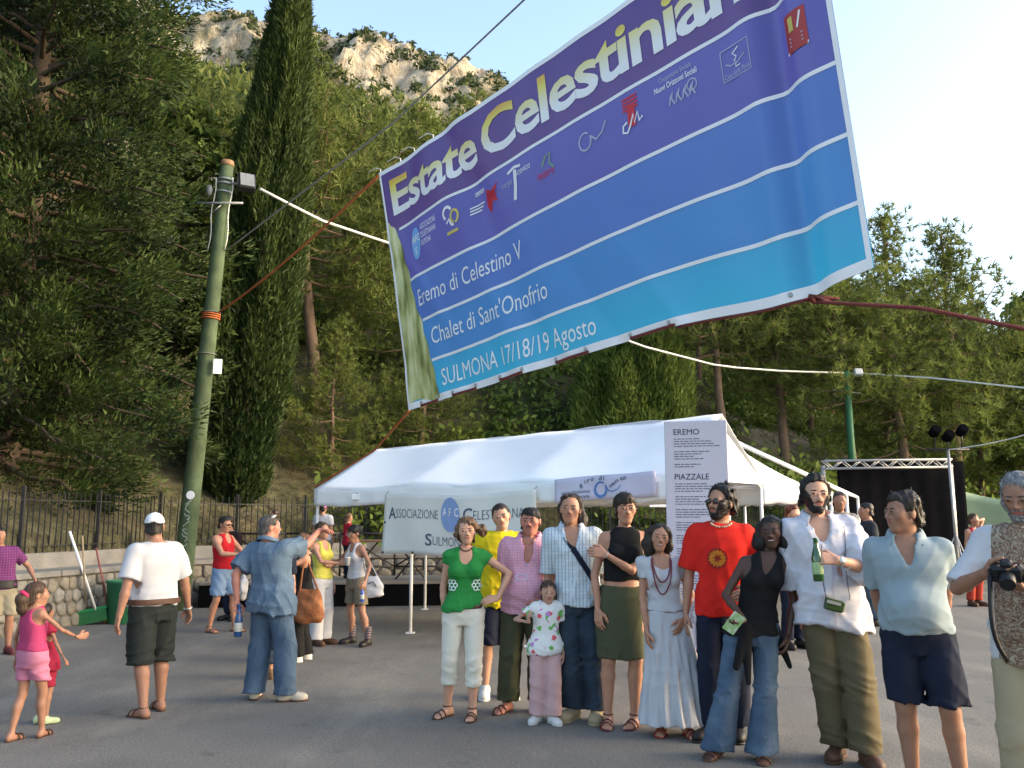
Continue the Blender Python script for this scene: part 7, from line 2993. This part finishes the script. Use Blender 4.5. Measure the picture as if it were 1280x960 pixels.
# man in pale polo --------------------------------------------------------------------
p = Person('man in pale blue polo and navy shorts with hands behind his back', (1164, 900), (1128, 610), GROUP, -22, True, 1.10, .05, 'brown', Y=5.35, feet=[(-.115, .03, -20), (.14, -.02, 6)],
           hands={'R': dict(w=(-.20, .20, .86), pole=(-1, .5, 0)), 'L': dict(w=(.10, .26, .88), pole=(1, .5, 0), dir=(-.9, .1, -.2))}, yaw=-56, pitch=1, headw=1.04, sway=-.015)
p.face('dark', 1.0)
p.hair('dark', 'short', .085, .005, 120, .008, temple=.16)
POLO = cloth_mat('pale_blue_pique', (.25, .31, .335), .06)
p.top(POLO, .82, .525, 'v', .014, 0, 'polo_shirt', .005, v=.735, sl_r=.004)
p.collar(POLO, .03, openf=.62)
p.legs_wear(NAVY, .30, .56, .108, .112, .018, 'shorts', .006)
p.shoes(LEATHER)

# grey bearded photographer --------------------------------------------------------------
p = Person('grey bearded man at the right edge looking down at a black camera', (1302, 900), (1274, 584), GROUP, -38, True, 1.0, .02, 'brown', Y=4.65, feet=[(-.10, .0, -14), (.12, .04, 12)],
           hands={'R': dict(px=(1232, 716, -.16), pole=(-.8, .6, -.6), dir=(.75, -.5, .05), palm=(.3, .7, .4), curl=.5), 'L': dict(px=(1283, 735, -.22), pole=(.8, .6, -.6), dir=(-.75, -.4, .05), palm=(0, .2, 1), curl=.5)}, yaw=-6, pitch=16)
p.face('salt', 1.1, False)
p.hair('grey', 'short', .06, .003, 120, .006)
p.beard('grey', .028, True, True, .002)
BRN = blotch_mat('brown_tribal_print', [(.36, (.36, .31, .23)), (.46, (.12, .045, .03)), (.56, (.34, .28, .20)), (.64, (.09, .04, .028)), (.72, (.30, .19, .10))], 15, 6, dist=2.5)
n, l, b = nodes_of(BRN)
tcx = n.new('ShaderNodeTexCoord')
spx = n.new('ShaderNodeSeparateXYZ')
l.new(tcx.outputs['Object'], spx.inputs[0])
ab_ = n.new('ShaderNodeMath')
ab_.operation = 'ABSOLUTE'
l.new(spx.outputs[0], ab_.inputs[0])
lt_ = n.new('ShaderNodeMath')
lt_.operation = 'GREATER_THAN'
lt_.inputs[1].default_value = .150
l.new(ab_.outputs[0], lt_.inputs[0])
mx_ = n.new('ShaderNodeMix')
mx_.data_type = 'RGBA'
l.new(lt_.outputs[0], mx_.inputs[0])
l.new(b.inputs['Base Color'].links[0].from_socket, mx_.inputs[6])
mx_.inputs[7].default_value = (.50, .49, .50, 1)
l.new(mx_.outputs[2], b.inputs['Base Color'])
p.top(BRN, .95, .46, 'crew', .018, 0, 'tee_shirt', .005, neck_r=.072)
p.legs_wear(cloth_mat('cream_drill', (.33, .27, .17), .08), .05, .56, .092, .092, .016, 'trousers', .005)
p.shoes(LEATHER)
cc = (p.world(p.grip['R']) + p.world(p.grip['L'])) / 2 + V3(.0, -.02, .015)
cm = thing('reflex_camera', 'black reflex camera in the hands of the grey bearded man', 'camera', tuple(cc))
BP_ = mat('black_plastic', (.012, .012, .013), .45, .1, 20, .1, 90)
R_ = rotz(-.5) @ rotx(.5)
MB().box((0, 0, 0), (.145, .065, .095), R_, .014).build('body', BP_, cm, local=True)
MB().box(R_ @ V3(0, -.005, .055), (.055, .055, .035), R_, .01).build('viewfinder', BP_, cm, local=True)
MB().lathe([(.036, 0), (.038, .01), (.036, .07), (.032, .075), (.030, .07)], R_ @ V3(0, -.03, -.005), 18, R_ @ rotx(math.pi / 2)).build('lens', BP_, cm, local=True)
MB().box(R_ @ V3(.01, .036, .0), (.085, .006, .062), R_).build('screen', mat('camera_screen', (.55, .6, .65), .15, .2, 12, 0), cm, local=True)
for sd in (-1, 1):
    a_ = R_ @ V3(sd * .07, 0, .02)
    b_ = V3(sd * .05 + .03, .02, -.42)
    t_ = np.linspace(0, 1, 9)[:, None]
    MB().tube(a_ * (1 - t_) + b_ * t_ + np.sin(t_ * math.pi) * V3(sd * .05, -.03, -.06), .011, 6).build('strap', BP_, cm, local=True)

# ================================================================== people on the left
# girl in pink ----------------------------------------------------------------------------
p = Person('girl in pink halter top and shorts seen from behind with ponytail', (33, 925), (44, 724), LEFTG, 152, False, .95, skin='brown', child=True, feet=[(-.02, -.10, 20), (.06, .08, 10)],
           hands={'R': dict(w=(-.16, -.24, .70), pole=(-1, .3, -.5), dir=(-.1, -1, .1), curl=.3), 'L': dict(w=(.19, .0, .55), pole=(.5, 1, 0))}, yaw=-16, armw=.9)
tail = hairlocks([[p.hp(0, .42, .05), p.hp(.02, .56, -.15), p.hp(.02, .50, -.55), p.hp(.02, .42, -.85)]], [[.03, .042, .036, .012]])
p.hair('brown', 'back', .045, 0, 100, 0, tail)
p.band(p.hp(0, .44, .02), p.hp(0, .56, -.12) - p.hp(0, .42, .05), .034, .014, mat('hot_pink_band', (.62, .03, .12), .7), 'hair_band')
p.top(cloth_mat('hot_pink_jersey', (.36, .045, .12), .08), 0, .56, 'crew', .012, .0, 'halter_top', .003, cut_sh=.045, neck_r=.085)
p.legs_wear(cloth_mat('pink_cotton', (.44, .16, .24), .08), .37, .60, .092, .098, .012, 'shorts', .004)
p.sandals(LEATHER, ankle=False)

# child in red half hidden behind her
p = Person('child in red mostly hidden behind the girl in pink', (52, 905), (52, 752), LEFTG, 150, False, .95, skin='brown', child=True, res=.011, detail=False,
           hands={'R': dict(w=(-.20, -.04, .46), pole=(-.5, 1, 0))})
p.hair('dark', 'back', .05)
p.top(cloth_mat('crimson_cotton', (.28, .02, .045), .08), .35, .45, 'crew', .014, .02, 'blouse')
p.legs_wear(cloth_mat('crimson_cotton', (.28, .02, .045)), .30, .56, .09, .095, .012, 'shorts')
p.shoes(mat('lime_trainer', (.42, .50, .30), .6, .2, 12, .1), bulk=1.15)

# man in purple at the left edge
p = Person('dark-haired man in purple shirt and beige shorts at the left edge', (0, 818), (0, 656), LEFTG, 40, True, 1.0, skin='brown', res=.012, detail=False, hands={'L': dict(w=(.27, -.16, .86), pole=(.6, 1, 0))})
p.hair('black', 'short', .05)
p.top(stripe_mat('purple_check', (.10, .02, .09), (.16, .05, .15), .03, .3, 'xz'), .7, .50, 'crew', .018, 0, 'shirt')
p.legs_wear(cloth_mat('beige_drill', (.27, .24, .17), .08), .30, .57, .10, .105, .018, 'shorts')
p.belt(BLACK_LEATHER, .545, .10, .030, 'waist_bag')
p.shoes(mat('dark_red_shoe', (.12, .03, .03), .6, .1, 10, .1))

# man in white cap
p = Person('heavy man in white cap, white tee and dark shorts seen from behind', (186, 892), (193, 637), LEFTG, -128, True, 1.16, .065, 'brown', feet=[(-.12, -.04, -14), (.12, .12, 8)],
           hands={'R': dict(w=(-.33, -.02, .78), pole=(-.6, 1, 0), curl=.4), 'L': dict(w=(.34, .04, .76), pole=(.6, 1, 0), curl=.4)}, yaw=-34)
p.hair('black', 'short', .02)
CAPW = cloth_mat('white_cap_cloth', (.70, .70, .72), .04)
S_ = Shape()


def capf(x, y, z):
    rx, ry, rz_ = .36, .445, .385
    dx, dy, dz = x / rx, (y - .05) / ry, (z - .15) / rz_
    k0 = np.sqrt(dx * dx + dy * dy + dz * dz)
    d = (k0 - 1) * .36
    gap = np.sqrt((x / .13) ** 2 + ((z - .10) / .07) ** 2) - 1
    cut = (.12 - z)
    return np.maximum(np.maximum(d, cut), np.where(y > .2, -gap * .06, -1))


S_.fn(p.head_fn(capf), p.hc - .7 * p.hh, p.hc + .7 * p.hh, .004)
S_.ell(p.hp(0, -.50, .15), np.array([.26, .30, .022]) * p.hh, p.Rh @ rotx(.18), .01)
V_, F_ = S_.surf(.0055)
cap = link('cap', mesh_np('cap', V_, F_, True), CAPW, p.t)
MB().ball(p.hp(0, .05, .54), .018 * p.hh, 8).build('button', CAPW, cap, local=True)
p.top(WHITE_C, .85, .535, 'crew', .020, .0, 'tee_shirt', .006, sl_r=.014, neck_r=.074)
p.legs_wear(cloth_mat('charcoal_drill', (.022, .026, .024), .12), .245, .56, .112, .112, .02, 'shorts', .006)
p.belt(LEATHER, .552, .045, .046)
p.sandals(LEATHER)
p.band(p.arms[0][2], p.arms[0][2] - p.arms[0][1], .033, .006, SILVER, 'watch_strap')

# man in red vest
p = Person('man in red vest and pale blue shorts with sunglasses, facing right', (277, 790), (270, 643), LEFTG, 68, True, 1.0, .01, 'tan', res=.011, feet=[(-.12, .12, -10), (.13, -.12, 10)],
           hands={'R': dict(w=(-.10, -.34, 1.08), pole=(-1, .3, -.6), dir=(.2, -.9, .25), curl=.8), 'L': dict(w=(.12, -.34, 1.02), pole=(1, .3, -.6), dir=(-.2, -.9, .2), curl=.8)}, pitch=8)
p.hair('black', 'short', .035)
p.sunglasses()
p.top(cloth_mat('red_vest_jersey', (.42, .015, .022), .08), 0, .535, 'scoop', .012, 0, 'vest', .004, cut_sh=.040, neck_r=.072)
p.legs_wear(cloth_mat('pale_blue_cotton', (.17, .25, .38), .08), .315, .58, .108, .115, .02, 'shorts', .006)
p.sandals(LEATHER)
pl = thing('plastic_bag', 'small white carrier bag hanging beside the man in red vest', 'bag', tuple(p.world(V3(.30, -.10, .58))))
S_ = Shape()
S_.ell((0, 0, 0), (.06, .11, .16), None, .02)
S_.cone((0, 0, .1), (0, 0, .26), .05, .012, .04)
V_, F_ = S_.surf(.01, wob(40, .012, 6))
link('bag_body', mesh_np('bag_body', V_, F_, True), WHITE_C, pl)
link('handle', MB().tube([(0, -.02, .24), (0, 0, .33), (0, .02, .24)], .005, 5).mesh('handle'), WHITE_C, pl)

# dark shirted man behind him
p = Person('man in dark shirt standing behind the man in red vest', (290, 775), (283, 643), LEFTG, -30, True, 1.0, skin='brown', res=.012, detail=False, Y=14.2)
p.hair('dark', 'short', .04)
p.top(cloth_mat('maroon_black', (.02, .012, .014), .1), .6, .50, 'crew', .018)
p.legs_wear(NAVY, .06, .57)
p.shoes(BLACK_LEATHER)

# pointing man in denim
p = Person('grey-haired man in blue denim shirt and jeans pointing to the right', (338, 874), (330, 640), LEFTG, 155, True, 1.10, .02, 'red', feet=[(-.18, .02, -55), (.13, .06, 30)], z0=0,
           hands={'R': dict(px=(399, 663, .40), pole=(-.3, .2, -1), dir=tuple(rotz(-math.radians(155)) @ unit(V3(1, -.15, .06))), palm=(0, .1, -1), curl=.35), 'L': dict(px=(296, 752, -.02), pole=(.7, .8, 0), curl=.6)}, yaw=-28, lean_y=-.03)
p.hair('salt', 'short', .035, .002, 120)
p.top(CHAMBRAY, .80, .465, 'crew', .026, .030, 'denim_shirt', .008, sl_r=.020, slant=.10, neck_r=.062)
p.collar(CHAMBRAY, .01, openf=.5)
p.legs_wear(DENIM, .035, .55, .108, .104, .020, 'jeans', .006, knee_fold=.005)
p.shoes(mat('white_and_tan_trainer', (.42, .38, .31), .7, .25, 18, .1), LEATHER)
MB().tube([p.hp(-.30, .05, .42), p.hp(-.10, -.20, .50), p.hp(.12, -.20, .50), p.hp(.30, .05, .42)], .012, 6).build('raised_glasses', SILVER, p.t, local=True)
bottle('blue water bottle held low by the man in denim', p.world(p.grip['L'] + V3(0, 0, -.22)), (0, 0, 1), mat('blue_bottle', (.02, .07, .20), .2, .2, 9, 0, spec=.6), 1.15)

# man hidden behind the pointing man
p = Person('man in dark trousers and brown shoes hidden behind the man in denim', (348, 848), (345, 662), LEFTG, 200, True, .95, skin='tan', res=.012, detail=False)
p.hair('dark', 'short', .04)
p.top(NAVY, .6, .50, 'crew', .016)
p.legs_wear(DENIM_DK, .10, .57, .085, .085)
p.shoes(mat('tan_shoe', (.20, .11, .05), .6, .15, 10, .1))

# woman in black with brown bag
p = Person('woman in black vest and trousers carrying a brown shoulder bag', (376, 826), (377, 664), LEFTG, -75, False, 1.08, skin='tan', res=.011, feet=[(-.09, .06, -10), (.10, -.05, 8)],
           hands={'R': dict(w=(-.06, -.40, 1.0), pole=(-1, .3, -.6), dir=(0, -1, .1), curl=.7), 'L': dict(w=(.10, -.40, .98), pole=(1, .3, -.6), dir=(0, -1, .1), curl=.7)}, pitch=6)
p.hair('light', 'back', .05, .003, 100, .006)
p.top(BLACK_C, 0, .52, 'scoop', .012, .01, 'vest', .004, cut_sh=.030, neck_r=.075)
p.legs_wear(BLACK_C, .045, .58, .085, .105, .014, 'trousers', .004)
p.shoes(mat('white_trainer', (.55, .55, .53)))
RUST = blotch_mat('rust_leather', [(.3, (.13, .045, .02)), (.55, (.22, .085, .035)), (.75, (.30, .13, .06))], 9, 5, .6)
bl_ = p.arms[1][0] + V3(.09, .05, -.50)
bb = p.world(bl_)
Rz_ = rotz(p.rz)
bg_ = thing('shoulder_bag', 'large soft brown leather bag on the shoulder of the woman in black', 'bag', tuple(bb))
S_ = Shape()
S_.loft([-.20, -.15, .0, .12, .17], [.15, .175, .165, .13, .11], [.05, .075, .065, .035, .02], [0] * 5, [0] * 5, .02)
V_, F_ = S_.surf(.009, wob(36, .008, 7))
link('bag_body', mesh_np('bag_body', V_, F_, True), RUST, bg_)
so_ = Rz_ @ (p.arms[1][0] + V3(-.03, .0, .055) - bl_)
MB().tube([(-.10, -.02, .14), so_ * .55 + V3(-.05, -.02, .03), so_, so_ * .55 + V3(.05, .02, .03), (.10, .02, .14)], .012, 6).build('strap', RUST, bg_, local=True)
bottle('blue drink can held out by the woman in black', p.world(V3(.02, -.50, .93)), (.1, 0, 1), mat('blue_can', (.03, .10, .45), .25, .2, 14, 0, spec=.6), 1.0, name='drink_can', label_m=mat('can_print', (.45, .48, .55), .3, .3, 30, 0))

# woman in yellow top and white trousers
p = Person('woman in yellow top and white trousers holding a white cup', (400, 806), (398, 650), LEFTG, 60, False, .98, skin='tan', res=.011, Y=None, hands={'R': dict(w=(-.06, -.34, 1.02), pole=(-1, .3, -.6), dir=(0, -1, .2), curl=.8)})
p.hair('brown', 'back', .06, .003, 100, .006)
p.top(cloth_mat('yellow_green_jersey', (.45, .42, .08), .12), 0, .53, 'scoop', .011, 0, 'top', .004, neck_r=.075)
p.legs_wear(WHITE_C, .045, .58, .085, .10, .014, 'trousers')
p.shoes(LEATHER)
cu = thing('paper_cup', 'white paper cup in the hand of the woman in yellow', 'cup', tuple(p.world(p.grip['R'] + V3(0, -.02, -.04))))
MB().lathe([(.028, 0), (.038, .10), (.040, .102), (.036, .10), (.026, .01)], (0, 0, 0), 14).build('cup_wall', WHITE_C, cu, local=True)
MB().lathe([(.040, .098), (.041, .103)], (0, 0, 0), 14).build('rim', WHITE_PAINT, cu, local=True)

# woman in white vest with white bag
p = Person('dark-haired woman in white vest and khaki shorts with white handbag', (446, 806), (438, 654), LEFTG, -48, False, .98, skin='brown', res=.010, feet=[(-.15, .02, -8), (.17, .05, 26)],
           hands={'R': dict(w=(-.20, -.30, .98), pole=(-1, .4, -.5), dir=(0, -.9, .4), curl=.7), 'L': dict(w=(.25, -.06, .80), pole=(.5, 1, 0), curl=.6)}, pitch=14)
p.face('dark', .9, False)
p.hair('black', 'fringe', .065, .003, 100, .006, hairlocks([[p.hp(0, .42, .15), p.hp(0, .55, .0)]], [[.05, .03]]))
p.sunglasses(0.0, SILVER)
p.top(WHITE_C, 0, .545, 'scoop', .010, 0, 'vest', .004, cut_sh=.034, neck_r=.078)
p.legs_wear(cloth_mat('khaki_cotton', (.17, .14, .10), .1), .335, .585, .095, .10, .014, 'shorts')
p.shoes(BLACK_LEATHER)
for ank, fd in p.feet:
    S_ = Shape().cone(ank + V3(0, 0, .02), ank + V3(0, .006, .13), .036, .045, .01)
    V_, F_ = S_.surf(.008)
    link('sock', mesh_np('sock', V_, F_, True), stripe_mat('striped_sock', (.20, .15, .16), (.05, .04, .05), .03, .4, 'z'), p.t)
hb = thing('handbag', 'white slouchy handbag on the shoulder of the woman in white vest', 'bag', tuple(p.world(p.arms[1][0] + V3(.10, .10, -.46))))
S_ = Shape()
S_.loft([-.15, -.12, .0, .08, .12], [.10, .15, .14, .09, .06], [.04, .06, .06, .04, .02], [0] * 5, [0] * 5, .02)
V_, F_ = S_.surf(.009, wob(40, .007, 9))
link('bag_body', mesh_np('bag_body', V_, F_, True), WHITE_C, hb)
so_ = rotz(p.rz) @ V3(-.13, -.10, .51)
MB().tube([(-.06, 0, .10), so_ * .6 + V3(-.03, 0, .02), so_, so_ * .6 + V3(.04, 0, .02), (.07, 0, .10)], .009, 6).build('strap', WHITE_C, hb, local=True)
MB().tube([(-.05, -.06, .02), (.02, -.07, .05), (.06, -.06, -.01)], .006, 5).build('tassel', BLACK_LEATHER, hb, local=True)
bottle('small blue bottle held low by the woman in white vest', p.world(p.grip['L'] + V3(0, 0, -.17)), (0, 0, 1), mat('blue_can', (.03, .10, .45)), .8)

# ================================================================== people further back
back = [
    ('woman in white top with pinned-up dark hair on the low stage', (340, 636), 17.2, .44, -60, False, 'tan', 'brown', WHITE_C, .0, NAVY, None),
    ('person in white shirt and pink cap seen from behind on the low stage', (404, 628), 17.4, .44, 170, True, 'tan', 'dark', WHITE_C, .6, cloth_mat('grey_blue_cotton', (.13, .16, .20)), 'cap'),
    ('red-haired woman in red top leaning on the counter', (433, 640), 17.3, .44, 120, False, 'tan', 'light', cloth_mat('crimson_jersey', (.40, .02, .04)), .3, NAVY, None),
    ('red-haired woman in grey zip top behind the group', (990, 628), 11.2, 0, 20, False, 'light', 'red', cloth_mat('grey_jersey', (.20, .19, .18)), 1.6, NAVY, None),
    ('dark-haired man half hidden behind the man in white linen', (1047, 612), 12.6, 0, -10, True, 'brown', 'black', cloth_mat('grey_jersey', (.20, .19, .18)), .6, NAVY, None),
    ('man in dark shirt standing left before the black backdrop', (1091, 626), 13.5, 0, -95, True, 'tan', 'black', cloth_mat('dark_slate_cotton', (.03, .034, .042)), .6, DENIM, None),
]
for lab, hd, Y, z0, rz_, ml, sk, hc, tm, sl, bm, ex in back:
    p = Person(lab, (hd[0], 760), hd, BACKG, rz_, ml, 1.0, skin=sk, Y=Y, z0=z0, res=.011, detail=False)
    p.hair(hc, 'back' if not ml else 'short', .06 if not ml else .04, lumps=.006)
    p.top(tm, sl, .50, 'crew', .016)
    p.legs_wear(bm, .06, .57)
    p.shoes(BLACK_LEATHER)
    if ex == 'cap':
        S_ = Shape()
        S_.fn(p.head_fn(lambda x, y, z: np.maximum((np.sqrt((x / .37) ** 2 + ((y - .05) / .45) ** 2 + ((z - .15) / .39) ** 2) - 1) * .36, .1 - z)), p.hc - .7 * p.hh, p.hc + .7 * p.hh, .004)
        S_.ell(p.hp(0, -.5, .14), np.array([.25, .28, .025]) * p.hh, p.Rh, .01)
        V_, F_ = S_.surf(.008)
        link('cap', mesh_np('cap', V_, F_, True), cloth_mat('pink_cap_cloth', (.55, .12, .35)), p.t)
p = Person('girl in bright red sleeveless dress raising one arm near the tarpaulin', (1219, 765), (1217, 640), BACKG, 20, False, .9, skin='tan', Y=16.5, res=.011, detail=False,
           hands={'L': dict(w=(.16, -.02, 1.52), pole=(1, .2, .2), dir=(-.3, 0, 1))})
p.hair('brown', 'back', .06)
p.top(cloth_mat('bright_red_jersey', (.50, .02, .05)), 0, .50, 'scoop', .012, name='top')
p.legs_wear(cloth_mat('brick_red_cotton', (.36, .05, .03)), .06, .57)
p.shoes(LEATHER)
